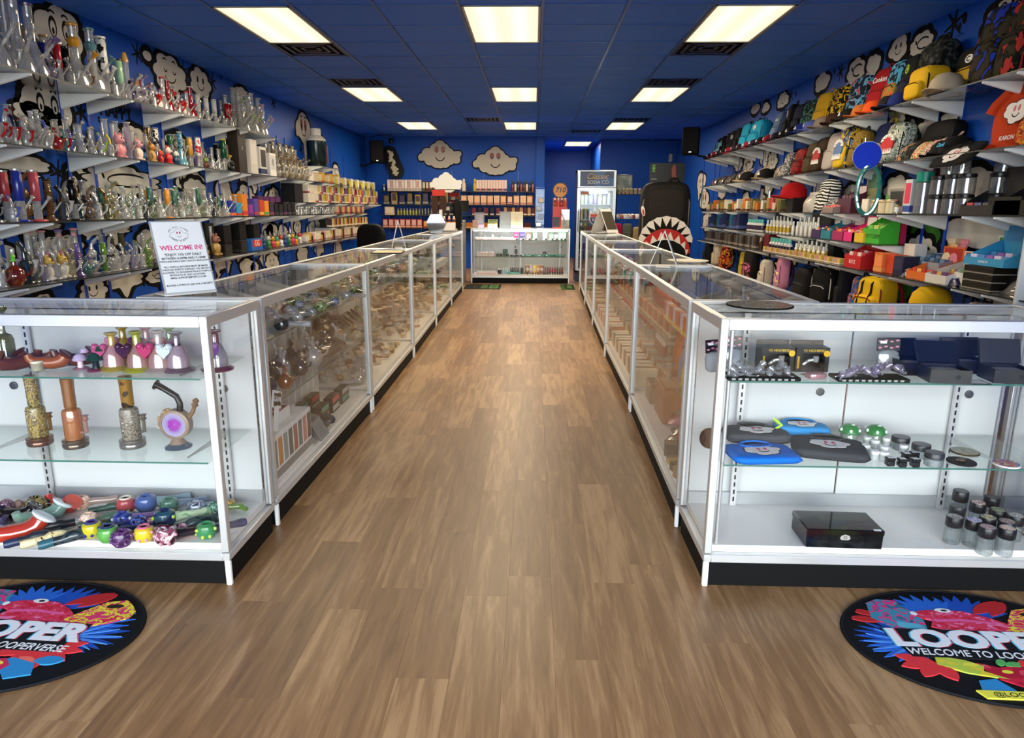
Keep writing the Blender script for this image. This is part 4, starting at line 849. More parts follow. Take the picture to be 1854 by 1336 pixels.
mushroom(((-1.571, 0.758)[0], 2.28, zs1), 'pale violet glass mushroom beside the long wooden pipe', .85, '#b9a6c4', '#e0c8d4', PINKG)
mushroom(((-1.503, 0.763)[0], 2.26, zs1), 'dark green mushroom on a purple glass base', 1.0, '#1e3a24', '#16241a', glass('#b45a8a', .4, .4))
# lower glass shelf: four tall etched pieces
def etched(px_x, y_, h, lab, up, low, foot, arm, loc=None):
    t = thing('etched_tube_pipe', lab, 'water pipe', (px_x, y_, Z2), 0, 'tall metallic pieces on the lower showcase shelf', h/.25)
    part('foot', cached('et_foot', lambda: MB().lathe([(.040, 0), (.042, .003), (.042, .014), (.040, .017), (.042, .020), (.042, .028), (.030, .031)], 18)), foot, t)
    part('body', cached('et_body', lambda: MB().lathe([(.030, .028), (.031, .032), (.031, .128), (.028, .137), (.018, .142)], 16)), low, t)
    part('neck', cached('et_neck', lambda: MB().lathe([(.014, .138), (.020, .148), (.020, .156), (.0205, .22), (.022, .25), (.0205, .251)], 14)), up, t)
    part('side_arm', cached('et_arm', lambda: MB().tube([(.030, -.006, .055), (.052, -.008, .058), (.052, -.008, .10)], .006, 8).lathe([(.007, .098), (.012, .104), (.007, .109), (.013, .118), (.011, .119)], 10, (.052, -.008, 0))), arm, t)
etched((-1.797, 0.469)[0], 2.33, .258, 'tall gold etched tube pipe, first on the lower shelf', GOLDETCH, GOLDETCH, mat('#7a5a4c', .15, .6), mat('#8a6a44', .2, .6))
etched((-1.650, 0.468)[0], 2.31, .254, 'tall copper coloured glass tube pipe with a curved side arm', glass('#b0763c', .6, .5), COPPERG, mat('#76685a', .15, .6), mat('#b98a80', .2, .4))
etched((-1.446, 0.478)[0], 2.32, .262, 'tall silver etched tube pipe with a dark amber neck', DARKAMB, SILVERETCH, mat('#908c86', .15, .6), mat('#8a8276', .2, .6))
t = thing('agate_disc_pipe', 'round purple agate pipe with a black bent neck', 'water pipe', ((-1.278, 0.471)[0], 2.32, Z2), 0)
def agate():
    m, nt, N, L, b = nodes('agate'); tc = N.new('ShaderNodeTexCoord'); gr = N.new('ShaderNodeTexGradient'); gr.gradient_type = 'SPHERICAL'; mp = N.new('ShaderNodeMapping'); mp.inputs['Scale'].default_value = (21, 21, 21)
    no = N.new('ShaderNodeTexNoise'); no.inputs['Scale'].default_value = 60; ad = N.new('ShaderNodeMath'); ad.operation = 'MULTIPLY_ADD'; ad.inputs[1].default_value = .28
    L.new(tc.outputs['Object'], mp.inputs[0]); L.new(mp.outputs[0], gr.inputs[0]); L.new(tc.outputs['Object'], no.inputs['Vector']); L.new(no.outputs[0], ad.inputs[0]); L.new(gr.outputs['Fac'], ad.inputs[2])
    cr = N.new('ShaderNodeValToRGB'); el = cr.color_ramp.elements; el[0].position = .1; el[0].color = lin('#a79db8'); el[1].position = 1.; el[1].color = lin('#b9b3c6')
    for p_, c_ in ((.45, '#8d84b0'), (.60, '#8e2f9a'), (.76, '#9c2fa4'), (.86, '#a59cc0')): e = el.new(p_); e.color = lin(c_)
    L.new(ad.outputs[0], cr.inputs[0]); L.new(cr.outputs[0], b.inputs['Base Color']); b.inputs['Roughness'].default_value = .15; return m
RS = mat('#8a7462', .35)
part('foot', MB().lathe([(.046, 0), (.047, .004), (.022, .020), (.020, .022)], 16), glass('#54687c', .5, .6), t); part('stand', MB().lathe([(.030, .016), (.016, .036), (.014, .04)], 12), RS, t)
part('resin_rim', MB().lathe([(.050, -.020), (.055, -.016), (.055, .016), (.050, .020), (.044, .020), (.044, -.020), (.050, -.020)], 22, (0, 0, .088), R3('X', pi/2)), RS, t)
part('agate_slice', MB().lathe([(.0, -.0175), (.046, -.016), (.046, .016), (.0, .0175)], 22, (0, 0, 0), R3('X', pi/2)), agate(), t, (0, 0, .088))
part('neck', MB().tube([(.02, 0, .138), (.022, 0, .165), (.012, 0, .190), (-.03, 0, .218), (-.052, 0, .230)], [.012, .011, .011, .011, .012], 10).lathe([(.011, 0), (.019, .002), (.019, .007), (.012, .008)], 12, (-.053, 0, .230), R3('Y', -1.1)), BLKG, t)
part('side_joint', MB().tube([(.050, 0, .115), (.066, 0, .135), (.074, 0, .155)], [.009, .008, .007], 8).lathe([(.008, 0), (.013, .008), (.008, .016), (.012, .024), (.004, .034)], 9, (.073, 0, .152), R3('Y', .3)), mat('#7a5a3c', .3), t)
def crust():
    b = MB(); r_ = random.Random(4)
    for k in range(16):
        a = 1.9+k*.13; b.ell((.056*cos(a), r_.uniform(-.012, .012), .088+.056*sin(a)), (r_.uniform(.007, .013),)*3, 6, 4)
    return b
part('mineral_crust', crust(), bump(mat('#a08058', .5), 80, .6, .004), t)
part('quartz_point', MB().lathe([(.006, 0), (.007, .02), (.001, .03)], 6, (-.055, -.006, .072), R3('Y', -1.0)).lathe([(.006, 0), (.007, .018), (.001, .028)], 6, (-.05, -.004, .118), R3('Y', -.5)), CLEAR, t)
# ------------------------------------------------------------------ jar showcase facing the entrance
Yc = 2.225
t = thing('gift_box', 'large glossy black gift box on the showcase deck', 'box', (*(1.101, 2.312), ZK), -.03)
part('box_base', MB().cbox((0, 0, .030), (.262, .150, .058), .003), mat('#0b0b0c', .12), t); part('lid', MB().cbox((0, 0, .062), (.266, .154, .022), .003), mat('#0d0d0e', .08), t)
part('emblem', MB().prism([(-.018, -.004), (-.012, -.010), (.012, -.010), (.018, -.004), (.014, .006), (0, .011), (-.014, .006)], -.0785, -.0770, 'xz'), mat('#cfc8c0', .3, .6), t, (.0, 0, .045))
text('lettering', 'SS', .014, mat('#2a2524', .4), t, (0, -.0790, .045))
part('price_tag', MB().bb((.095, -.078, .0735), (.120, -.066, .0742)), mat('#f2f2f0', .5), t)
JT = [('#c8a0a8', '#3a3a46'), ('#8aa8c8', '#d8b060'), ('#c8d0c0', '#40607a'), ('#b0a890', '#7a3a3a')]
js = [(1748, 978), (1779, 985), (1822, 976), (1716, 955), (1712, 966), (1752, 968), (1786, 1000), (1817, 1000)]
JJ = [('tall double lidded jar at the back of the jar cluster', (1.646, 2.504), .115, '#1a1a1c', None), ('low black lidded jar at the back of the jar cluster', (1.753, 2.485), .100, '#101012', None),
 ('grey lidded jar in the second row of the cluster', (1.579, 2.407), .095, '#26282c', None), ('jar with a blue and orange lid print in the second row', (1.670, 2.434), .098, '#151517', MARB('#3a6a9a', '#d8905a', '#e8e0d8', 90)), ('jar with a mossy lid print in the second row', (1.708, 2.381), .095, '#151517', MARB('#5a6a4a', '#9aa07a', '#26302a', 90)),
 ('front jar with a grey floral lid print beside the gift box', (1.507, 2.304), .100, '#18181a', MARB('#a8a49c', '#6a5a5a', '#d8d4cc', 90)), ('jar with a blue comic lid print in the third row', (1.566, 2.289), .096, '#151517', MARB('#5a7ab8', '#c8b0c8', '#e8e8e8', 90)), ('jar with a green and yellow lid print in the third row', (1.632, 2.317), .094, '#151517', MARB('#4a6a8a', '#c8b85a', '#d8d8d8', 90)),
 ('jar with an orange lid print in the third row', (1.679, 2.286), .094, '#151517', MARB('#a86a4a', '#5a5a7a', '#d8c8a8', 90)), ('jar with a teal lid print at the end of the third row', (1.741, 2.334), .095, '#151517', MARB('#4a7a8a', '#b8a89a', '#d8d8d8', 90)),
 ('front jar with a grey figure lid print', (1.572, 2.225), .100, '#18181a', MARB('#8a8a8a', '#c8a0a0', '#48484a', 90)), ('front corner jar with a peach lid print', (1.636, 2.220), .100, '#18181a', MARB('#d8a88a', '#e8d8c8', '#7a5a5a', 90))]
for lab, p, h_, lc, tp in JJ: lidded_jar((p[0], p[1], ZK), 0, lab, 'lidded jars on the showcase deck', r=.0265, h=h_, lid=mat(lc, .35), lh=h_*.36, top=tp or mat('#3a3c40', .3), tint=glass('#f0f5f5', .35, .08))
# lower shelf of the jar showcase
S2 = Z2; G2 = 'clothes on the jar showcase shelf'
folded_shirt((*(0.806, 2.303), S2), .1, 'bright blue folded shorts with a white cloud print', G2, w=.24, d=.17, h=.030, c='#1f6fd0', name='folded_shorts')
folded_shirt(((0.841, 2.434)[0], (0.841, 2.434)[1]+.045, S2+.006), 0, 'charcoal folded shorts with a cloud print behind the blue ones', G2, w=.24, d=.14, h=.042, c='#45464a', name='folded_shorts')
folded_shirt((*(1.060, 2.355), S2), -.25, 'charcoal folded joggers with a white ghost cloud print', G2, w=.25, d=.20, h=.040, c='#3e4044', name='folded_joggers')
t = folded_shirt(((1.030, 2.506)[0], (1.030, 2.506)[1]+.03, S2+.004), -.1, 'light blue drawstring pouch with a cloud print', G2, w=.20, d=.10, h=.05, c='#2f8fd0', name='drawstring_pouch')
part('drawstring', MB().tube([(-.09, -.02, .052), (-.11, -.035, .075), (-.085, -.045, .055), (-.12, -.05, .03)], .006, 7), mat('#b8e04a', .6), t)
t = thing('clay_disc', 'round brown disc leaning against the end glass', 'disc', ((0.627, 2.394)[0]+.02, 2.40, S2), .2); part('disc', MB().lathe([(.03, -.008), (.035, 0), (.03, .008)], 18, (0, 0, .036), R3('X', pi/2-.25)), mat('#4a3020', .5), t); part('rim', MB().lathe(ring_prof(.034, .004, 0), 18, (0, 0, .036), R3('X', pi/2-.25)), mat('#3c2618', .5), t)
for px_, lab in (((1.196, 2.450), 'green spotted mushroom jar beside the charcoal joggers'), ((1.289, 2.442), 'green spotted mushroom jar nearer the round lids')):
    t = thing('mushroom_jar', lab, 'jar', (px_[0], px_[1]+.05, S2), 0, 'green mushroom jars'); part('jar_body', MB().lathe([(.024, 0), (.030, .006), (.026, .030), (.022, .036)], 14), glass('#e2f0e2', .3, .3), t)
    part('mushroom_lid', MB().lathe([(.036, .034), (.038, .038), (.034, .052), (.020, .064), (0, .068)], 18), mat('#2f7a3a', .3), t)
    def sp():
        b = MB()
        for k in range(6): a = k*1.05+.2; b.ell((.035*cos(a), .035*sin(a), .048), (.006, .006, .0065), 8, 5)
        return b.ell((.006, -.01, .066), (.008, .006, .003), 8, 4)
    part('spots', cached('mj_spots', sp), mat('#eef4ea', .4), t)
k = 0
for px_ in ((1.193, 2.360), (1.253, 2.416), (1.250, 2.346), (1.307, 2.443), (1.336, 2.420), (1.195, 2.299), (1.224, 2.289), (1.242, 2.452), (1.330, 2.367)):
    k += 1; lidded_jar((px_[0], px_[1], S2), 0, '%s small frosted white pot, counted from the joggers outward' % nth(k), 'white pots on the jar showcase shelf', r=.0145, h=.034, lid='#f0f0ee', tint=glass('#eef2f2', .15, .6), lh=.012)
k = 0
for px_ in ((1.222, 2.246), (1.258, 2.238), (1.302, 2.239), (1.301, 2.293), (1.334, 2.305)):
    k += 1; t = thing('cube_jar', '%s little black cube jar with a printed white label' % nth(k), 'jar', (px_[0], px_[1], S2), 0, 'black cube jars'); part('jar_body', cached('cube_b', lambda: MB().cbox((0, 0, .010), (.026, .026, .020), .003)), mat('#202022', .2), t); part('lid', cached('cube_l', lambda: MB().cbox((0, 0, .025), (.027, .027, .009), .002)), mat('#0e0e10', .35), t); part('lid_label', cached('cube_t', lambda: MB().bb((-.010, -.008, .0293), (.010, .008, .0300))), mat('#e4e4e0', .5), t)
for px_, dz, lab in (((1.338, 2.367), .0, 'wide black lidded jar standing behind the cube jars'), ((1.373, 2.307), 0, 'wide black lidded jar in the middle of three'), ((1.372, 2.253), 0, 'wide black lidded jar in front, nearest the glass')):
    lidded_jar((px_[0]+(.0 if 'behind' not in lab else .005), px_[1]+(.05 if 'behind' in lab else (.03 if 'middle' in lab else -.0)), S2), 0, lab, 'wide black lidded jars', r=.030, h=.048, lid=mat('#2e2e30', .4), lh=.020, top=mat('#58585a', .35), tint=glass('#d8e0e2', .35, .15))
def dab_mat(loc, r, lab, m, rim, h=.004):
    t = thing('round_mat', lab, 'mat', loc, 0); part('rubber_base', MB().lathe([(r, 0), (r, h), (r*.97, h+.001)], 40), rim, t); part('printed_top', MB().lathe([(r*.95, h), (r*.95, h+.0016)], 40), m, t)
    return t
dab_mat((*(1.561, 2.391), S2), .047, 'round green and yellow printed mat on the lower shelf', MARB('#3a4a22', '#8a7a34', '#24301c', 40), mat('#4a3c28', .6))
t = dab_mat((*(1.487, 2.287), S2+.0005), .046, 'round black mat holding a bronze turtle', mat('#262628', .6), mat('#1c1c1e', .6)); part('bronze_ornament', MB().ell((0, 0, .009), (.014, .011, .007), 10, 6).ell((-.016, 0, .008), (.005, .004, .004), 6, 4), mat('#7a6a58', .35, .6), t)
dab_mat((*(1.629, 2.272), S2), .042, 'round comic printed mat near the end glass', MARB('#3a5aa0', '#c8404a', '#e0c860', 40), mat('#e8e4de', .6))
# upper shelf of the jar showcase
S1 = Z1
def hanger_bag(loc, rz, lab):
    t = thing('header_bag', lab, 'bag', loc, rz, 'clear header bags'); t.rotation_euler = (-.12, 0, rz)
    part('clear_bag', MB().ell((0, 0, .035), (.040, .014, .037), 12, 8, e=.6), glass('#d4d8da', .5, .35), t); part('header_card', MB().cbox((0, 0, .090), (.082, .003, .046), .001), mat('#141214', .4), t)
    b = MB()
    for i in range(8): b.prism(oval(-.03+.02*(i % 4), .079+.022*(i//4)+.004*(i % 2), .0065, .0032), -.0026, -.0014, 'xz')
    part('lip_prints', b.mesh('lips', 0), mat('#d487a0', .5), t); part('price_tag', MB().bb((-.03, -.0030, .094), (-.008, -.0016, .103)), mat('#f0f0f0', .5), t)
hanger_bag(((0.639, 0.722)[0], 2.36, S1), .5, 'clear header bag with pink lips, against the end glass'); hanger_bag(((0.709, 0.708)[0], 2.42, S1), .1, 'clear header bag with pink lips, second from the end glass'); hanger_bag(((1.262, 0.746)[0], 2.42, S1), 0, 'clear header bag with pink lips, beside the open black boxes')
def hybrid(x_, lab):
    t = thing('window_box', lab, 'box', (x_, 2.40, S1), 0, 'black window boxes'); w, h_ = .115, .086
    fr = MB().bb((-w/2, -.03, 0), (w/2, .03, .006)).bb((-w/2, -.03, h_-.020), (w/2, .03, h_)).bb((-w/2, -.03, .006), (-w/2+.022, .03, h_-.02)).bb((w/2-.014, -.03, .006), (w/2, .03, h_-.02)).bb((-w/2, .027, 0), (w/2, .03, h_))
    part('box_frame', fr.mesh('hb', 0), mat('#0e0e10', .3), t); part('clear_window', MB().bb((-w/2+.02, -.029, .005), (w/2-.012, -.0275, h_-.019)).mesh('hw', 0), PANE, t)
    text('lettering', 'V2 HIGHBRID', .0125, mat('#d8b440', .3, .4), t, (.004, -.0308, h_-.010), ext=.0003)
    part('gold_seal', MB().lathe([(.011, 0), (.011, .001)], 14, (w/2-.010, -.0302, h_-.020), R3('X', pi/2)), mat('#c8a02c', .3, .7), t); part('side_print', MB().bb((-w/2+.006, -.0306, .012), (-w/2+.013, -.03, h_-.03)), mat('#b8922c', .3, .5), t)
    part('glass_banger', MB().tube([(-.02, 0, .02), (0, 0, .035), (.02, 0, .038)], .006, 8).lathe([(.010, .03), (.011, .05), (.008, .052)], 10, (.024, 0, 0)), CLEAR, t)
    part('back_card', MB().cbox((0, .032, h_*.62), (w, .004, h_*1.15), .001), mat('#0c0c0e', .25), t)
hybrid((0.856, 0.745)[0], 'black window box with gold lettering, first of two'); hybrid((0.976, 0.747)[0], 'black window box with gold lettering, second of two')
def piece_tray(x0, x1, y_, lab, c, glassm, n, kind):
    w = x1-x0; t = thing('foam_tray', lab, 'tray', ((x0+x1)/2, y_, S1), 0); part('foam_board', MB().cbox((0, 0, .006), (w, .085, .012), .002), mat(c, .8), t)
    b = MB()
    for i in range(10): b.bb((-w*.45+i*w*.09, -.0435, .003), (-w*.45+i*w*.09+w*.05, -.0424, .009))
    part('printed_edge', b.mesh('edge', 0), mat('#9a9a96', .6), t)
    for i in range(n):
        q = rnd.random(); cx, cy = x0+w*(.06+.88*((i*7) % n)/n), y_-.03+.06*((i*5) % 7)/7
        u = thing('glass_bowl_piece', '%s %s lying on the %s' % (nth(i+1), kind, lab.split(' holding')[0]), 'glass piece', (cx, cy, S1+.013+.012*(i % 3)), q*6, kind+' pieces')
        part('bowl', cached('gp_bowl', lambda: MB().lathe([(.004, 0), (.009, .004), (.0115, .016), (.0125, .020), (.0115, .021), (.008, .010)], 10, rot=R3('X', .9))), glassm, u); part('stem', cached('gp_stem', lambda: MB().tube([(0, .002, 0), (0, .018, -.004), (0, .026, .0)], .0042, 7)), glassm, u)
piece_tray((0.649, 0.755)[0], (0.888, 0.758)[0], 2.27, 'first black foam tray holding clear glass bowls', '#1a1a1c', glass('#eef1f5', .5, .16), 16, 'clear bowl'); piece_tray((1.010, 0.754)[0], (1.243, 0.757)[0], 2.27, 'second black foam tray holding violet tinted bowls', '#22261c', glass('#e6def0', .5, .18), 20, 'violet bowl')
t = thing('zip_bag', 'small pink zip bag lying between the foam trays', 'bag', ((0.951, 0.755)[0], 2.27, S1), .3); part('bag_body', MB().ell((0, 0, .012), (.035, .024, .012), 12, 6, e=.6), glass('#d8a8ac', .3, .4), t); part('bag_seal', MB().bb((-.034, .018, .010), (.034, .034, .012)), glass('#d8b8bc', .3, .3), t)
def open_box(x_, y_, rz, lab, w=.125, d=.105, h_=.046, lean=.5):
    t = thing('open_gift_box', lab, 'box', (x_, y_, S1), rz, 'open black gift boxes'); m = mat('#15161b', .3); e = .004
    b = MB().bb((-w/2, -d/2, 0), (w/2, d/2, e)).bb((-w/2, -d/2, e), (w/2, -d/2+e, h_)).bb((-w/2, d/2-e, e), (w/2, d/2, h_)).bb((-w/2, -d/2+e, e), (-w/2+e, d/2-e, h_)).bb((w/2-e, -d/2+e, e), (w/2, d/2-e, h_))
    part('box_base', b.mesh('ob', 0), m, t); l = part('lid', MB().bb((-w/2-.002, -.012, 0), (w/2+.002, 0, d*.8)).mesh('ol', 0), m, t, (0, d/2, h_), (-lean, 0, 0))
    part('tissue_lining', MB().ell((0, 0, h_*.62), (w*.40, d*.38, h_*.3), 12, 6, e=.6), mat('#8e8a84', .6), t); part('ring_clasp', MB().lathe(ring_prof(.007, .0012, 0), 14, (w*.18, -d/2-.001, h_*.5), R3('X', pi/2)), mat('#2c2d34', .3), t)
open_box((1.311, 0.763)[0]+.012, 2.38, .05, 'open black gift box at the back, first of four', lean=.7, w=.10, d=.09); open_box((1.375, 0.757)[0], 2.275, -.12, 'open black gift box in front with its lid leaning back', lean=.75); open_box((1.520, 0.758)[0], 2.41, 0, 'open black gift box at the back showing tissue', lean=.2, d=.085); open_box((1.585, 0.757)[0], 2.285, -.1, 'open black gift box nearest the end glass', lean=.35)
t = thing('printed_card', 'black card with white printing lying between the boxes', 'card', ((1.462, 0.767)[0], 2.245, S1), 0); part('card_base', MB().bb((-.036, -.028, 0), (.036, .028, .003)), mat('#121214', .5), t)
b = MB()
for i in range(4): b.bb((-.03, -.022+i*.013, .003), (.03, -.015+i*.013, .0036))
part('print_lines', b.mesh('lines', 0), mat('#c8c8c4', .5), t)
# on the counter tops
dab_mat((*(0.829, 2.529), .967), .118, 'round black dab mat with a cream mandala print on the corner showcase', MARB('#3a2f28', '#cbb896', '#2e2620', 70), mat('#0c0c0d', .7), .005)

# ------------------------------------------------------------------ glassware wall
HP = pi/2
R1 = Row('top glassware shelf', XL, 2.1575, HP, 'glassware on the top shelf'); R2 = Row('second glassware shelf', XL, 1.6905, HP, 'glassware on the second shelf')
R3_ = Row('third glassware shelf', XL, 1.2075, HP, 'glassware on the third shelf'); R4 = Row('lowest glassware shelf', XL, .8005, HP, 'glassware on the lowest shelf')
R5 = Row('upper packet shelf', XL, 1.3815, HP, 'packets on the upper packet shelf'); R6 = Row('lower packet shelf', XL, .9905, HP, 'packets on the lower packet shelf')
J = lambda a=.5: rnd.uniform(-a, a)
F, B = .26, .12
PURPSP = blotch('#b49ab8', '#d8b8c8', '#8a7498', 130, .3); LGREEN = '#9cc8a6'; OR = '#d89a28'
for y, dx, fn, d, kw in [
 (4.544, F, beaker, 'tall clear beaker pipe', dict(size=1.6)), (4.657, B, beaker, 'purple speckled tube with mint band', dict(size=1.85, sleeve=PURPSP, ring='#a8c8b8')), (4.676, F, rig, 'clear rig with frosted stem', dict(size=1.05)),
 (4.765, F, beaker, 'very tall clear beaker pipe', dict(size=1.62)), (4.878, B, straight, 'very tall clear tube, violet lip', dict(size=1.62, lip=PURPG)), (4.9, F, beaker, 'tall clear beaker pipe', dict(size=1.55, lip=PURPG)),
 (4.986, B, straight, 'smoky yellow tube pipe', dict(size=1.2, sleeve=glass('#8a7c34', .5, .5), foot='#7a2018')), (5.042, F, recycler, 'pink tinted recycler pipe', dict(size=1.1, tint=IRID)), (5.152, F, straight, 'red tube pipe, red foot', dict(size=.92, sleeve='#b01a22', foot='#a01420')),
 (5.2, B, straight, 'cobalt tube pipe', dict(size=1.0, sleeve='#1c2470', foot='#8c1420')), (5.236, B, straight, 'clear tube, ochre lip', dict(size=1.15, lip='#c08a28')), (5.273, F, rig, 'clear rig with white joint', dict(size=.9)),
 (5.355, F, beaker, 'tall pipe with orange collar and lip', dict(size=1.5, lip=OR, ring=OR)), (5.452, B, straight, 'black tube pipe', dict(size=1.05, sleeve=BLKG, lip='#0e0e10')), (5.479, F, recycler, 'amber handled clear recycler', dict(size=.85, lip=AMBER)),
 (5.554, F, beaker, 'tall pipe with teal collar', dict(size=1.55, lip=mat('#5e8a94', .2), ring=mat('#5e8a94', .2))), (5.688, F, straight, 'white capped black printed tube', dict(size=1.45, sleeve=blotch('#e6e6e2', '#101012', None, 30, .3, t=(.52, .6)), lip='#ececea')),
 (5.783, B, straight, 'ivory tube, dark red foot', dict(size=1.0, sleeve='#d8d4c4', foot='#4a1c14', lip='#101012')), (5.813, F, rig, 'clear rig with frosted stem', dict(size=.95)), (5.905, F, straight, 'mint green tube, black lip', dict(size=1.05, sleeve=LGREEN, lip='#101012', foot='#4a1c14')),
 (6.0, F, straight, 'clear tube with tan cone top', dict(size=1.1, cap='#c89a50', lip='#c89a50')), (6.033, B, beaker, 'clear beaker pipe', dict(size=.8)), (6.149, F, recycler, 'clear bent neck recycler', dict(size=.95)), (6.235, F, recycler, 'iridescent bent neck recycler', dict(size=1.0, tint=IRID)), (6.323, B, beaker, 'violet beaker pipe', dict(size=.8, tint=PURPG))]:
    R1.put(y, dx, fn, d, rz=J(.5), **kw)
RW = [('clear rig with red lip', rig, dict(lip='#b81c22')), ('red and white figurine pipe', critter, dict(c1='#e4e0dc', c2='#b4141c', c3='#e4e0dc')), ('clear beaker with red lip', beaker, dict(lip='#b81c22', foot='#a01420')), ('red glass beaker pipe', beaker, dict(tint=REDG)), ('clear recycler with red lip', recycler, dict(lip='#b81c22'))]
for i in range(18):
    y = 6.396 + (7.133-6.396)*i/17; d, fn, kw = RW[(i*3) % 5]; R1.put(y, B if i % 2 else F, fn, d, rz=J(.7), size=rnd.uniform(.75, 1.0), **kw)
for i in range(9):
    y = 7.249 + (8.008-7.249)*i/8; R1.put(y, B if i % 2 else F, straight if i % 2 else rig, ['clear rig with frosted stem', 'frosted white tube pipe', 'clear rig', 'frosted white tube pipe'][i % 4], rz=J(), size=(1.0 if i % 2 else .72), **(dict(sleeve=mat('#dcdcda', .3)) if i % 2 else {}))
for y, d in ((8.051, 'deep red tube pipe'), (8.125, 'crimson tube pipe')): R1.put(y, .2, straight, d, size=.95, sleeve='#8e1218', foot='#8e1218')
for i in range(22):
    y = 8.215 + (9.02-8.215)*i/21; k = i % 5
    R1.put(y, (B, F, .19)[i % 3], (beaker, coil, straight, recycler, beaker)[k], ('tall clear beaker pipe', 'clear ribbed coil pipe', 'tall clear tube pipe', 'clear recycler pipe', 'tall clear beaker, %s lip' % ('green', 'pink')[i % 2])[k], rz=J(), size=rnd.uniform(1.15, 1.6) if k != 3 else 1.1, **(dict(lip=('#9ac86a', '#d89ab0')[i % 2]) if k == 4 else {}))
# second shelf
for y, dx, fn, d, kw in [
 (4.451, F, rig, 'clear rig with red lip', dict(lip='#b4161e')), (4.507, B, beaker, 'clear beaker, red lip', dict(lip='#b4161e', size=.75)), (4.536, F, recycler, 'clear recycler, red lip', dict(lip='#b4161e', size=.85)), (4.584, B, coil, 'slanted clear coil pipe', dict(size=.85)), (4.614, F, rig, 'clear rig with navy band', dict(neck='#1c2048', lip='#b4161e', size=.9)), (4.663, B, rig, 'clear rig with black lip', dict(lip='#141418')),
 (4.714, F, rig, 'clear rig with red foot', dict(lip='#b4161e', size=.85)), (4.746, B, recycler, 'clear recycler with brown bowl', dict(lip='#5a2a1c', size=1.0)), (4.788, F, coil, 'clear dome percolator pipe', dict(size=.8)), (4.841, F, coil, 'clear ribbed coil pipe', dict(size=.85)), (4.885, B, bulb, 'clear globe with stopper', dict(size=1.25)), (4.919, F, rig, 'clear rig with blue tube', dict(neck='#5a6ac0', size=.9)),
 (5.004, F, bulb, 'red glass flask', dict(tint=glass('#c02a1a', .5, .5), size=.85)), (5.057, B, recycler, 'bent neck clear recycler', dict(size=1.0)), (5.105, F, rig, 'teal and red small rig', dict(tint=TEALG, lip='#b4161e', size=.75)), (5.172, F, rig, 'purple small rig', dict(tint=PURPG, lip=TEALG, size=.75)), (5.229, B, straight, 'clear short tube pipe', dict(size=.8)), (5.293, F, beaker, 'wide clear beaker pipe', dict(size=.68)), (5.346, B, straight, 'clear short tube pipe', dict(size=.85)), (5.413, F, beaker, 'wide clear beaker pipe', dict(size=.68)), (5.467, B, straight, 'clear tube, dark lip', dict(size=.8, lip='#3a3a40')), (5.538, F, rig, 'clear rig, lime bowl', dict(size=.8, lip='#9cc83c')), (5.595, B, recycler, 'black and yellow recycler', dict(tint=SMOKE, lip='#d8b82c', size=.9)), (5.654, F, rig, 'yellow handled clear rig', dict(neck='#d8c02c', size=.8)),
 (5.775, F, critter, 'pink figurine pipe on a mushroom', dict(c1='#d88a90', c2='#e0949c', c3='#c86a74', size=1.15)), (5.837, B, straight, 'tall clear tube pipe', dict(size=1.05)), (5.917, F, straight, 'clear tube, pink tint', dict(size=1.0, tint=IRID)), (5.983, B, straight, 'tall clear tube pipe', dict(size=1.05)), (6.05, F, critter, 'pink and cream figurine pipe', dict(c1='#e8c8b8', c2='#d89aa0', c3='#c87a84', size=1.05)),
 (6.26, F, critter, 'gold figurine pipe', dict(c1='#c89a58', c2='#b8803c', c3='#8a5a28', size=1.0)), (6.334, B, critter, 'blue capped figurine pipe', dict(c1='#2a6a9a', c2='#3a4a8a', c3='#b03a2c', size=1.05)), (6.409, F, critter, 'red small figurine pipe', dict(c1='#c02a24', c2='#d84a34', c3='#e8c03c', size=.7)), (6.486, B, straight, 'leopard print tube pipe', dict(size=1.1, sleeve=blotch('#c8a060', '#181410', None, 70, .3))), (6.545, F, critter, 'red capped white figurine pipe', dict(c1='#c8242a', c2='#e8d8c8', c3='#b81c22', size=.95)), (6.615, B, straight, 'black and white patterned tube', dict(size=1.1, sleeve=blotch('#e8e4de', '#141414', None, 50, .3, t=(.5, .6)))), (6.687, F, critter, 'navy and white figurine pipe', dict(c1='#1c3a5a', c2='#e8e4e0', c3='#1c3a5a', size=.8)), (6.792, F, beaker, 'tall light blue splattered pipe', dict(size=1.05, sleeve=blotch('#5ab0d0', '#16222c', '#8ac8dc', 60, .3), tint=glass('#7abcd4', .4, .6))), (6.879, B, straight, 'dark green tube pipe', dict(size=1.0, sleeve='#1c5a3a')), (6.979, F, straight, 'green to amber tube pipe', dict(size=.95, sleeve='#c8902c', foot='#3a6a2c')),
 (7.082, B, straight, 'black tube pipe', dict(size=.9, sleeve=BLKG)), (7.152, F, straight, 'candy striped red tube', dict(size=1.0, sleeve=blotch('#c8202a', '#ececea', None, 22, .3), foot='#5a1c14')), (7.236, B, straight, 'green tube pipe', dict(size=.95, sleeve='#3a7a4a')), (7.297, F, critter, 'brown and lime figurine pipe', dict(c1='#5a2c1c', c2='#8ab04a', c3='#5a2c1c', size=.7)), (7.384, B, straight, 'violet tinted clear tube', dict(size=.95, tint=PURPG)), (7.448, F, beaker, 'clear beaker pipe', dict(size=.75)), (7.526, B, straight, 'clear frosted tube', dict(size=.95)), (7.605, F, beaker, 'clear beaker pipe', dict(size=.75)),
 (7.742, F, straight, 'dark green tube, yellow collar and snake', dict(size=1.12, sleeve='#0e4a2a', lip='#d8b02c', foot='#0e4a2a')), (7.868, B, straight, 'black tube pipe', dict(size=1.0, sleeve=BLKG)), (7.926, F, critter, 'black figurine pipe', dict(c1='#141414', c2='#202020', c3='#8a8a8a', size=.7))]:
    R2.put(y, dx, fn, d, rz=J(.5), **kw)
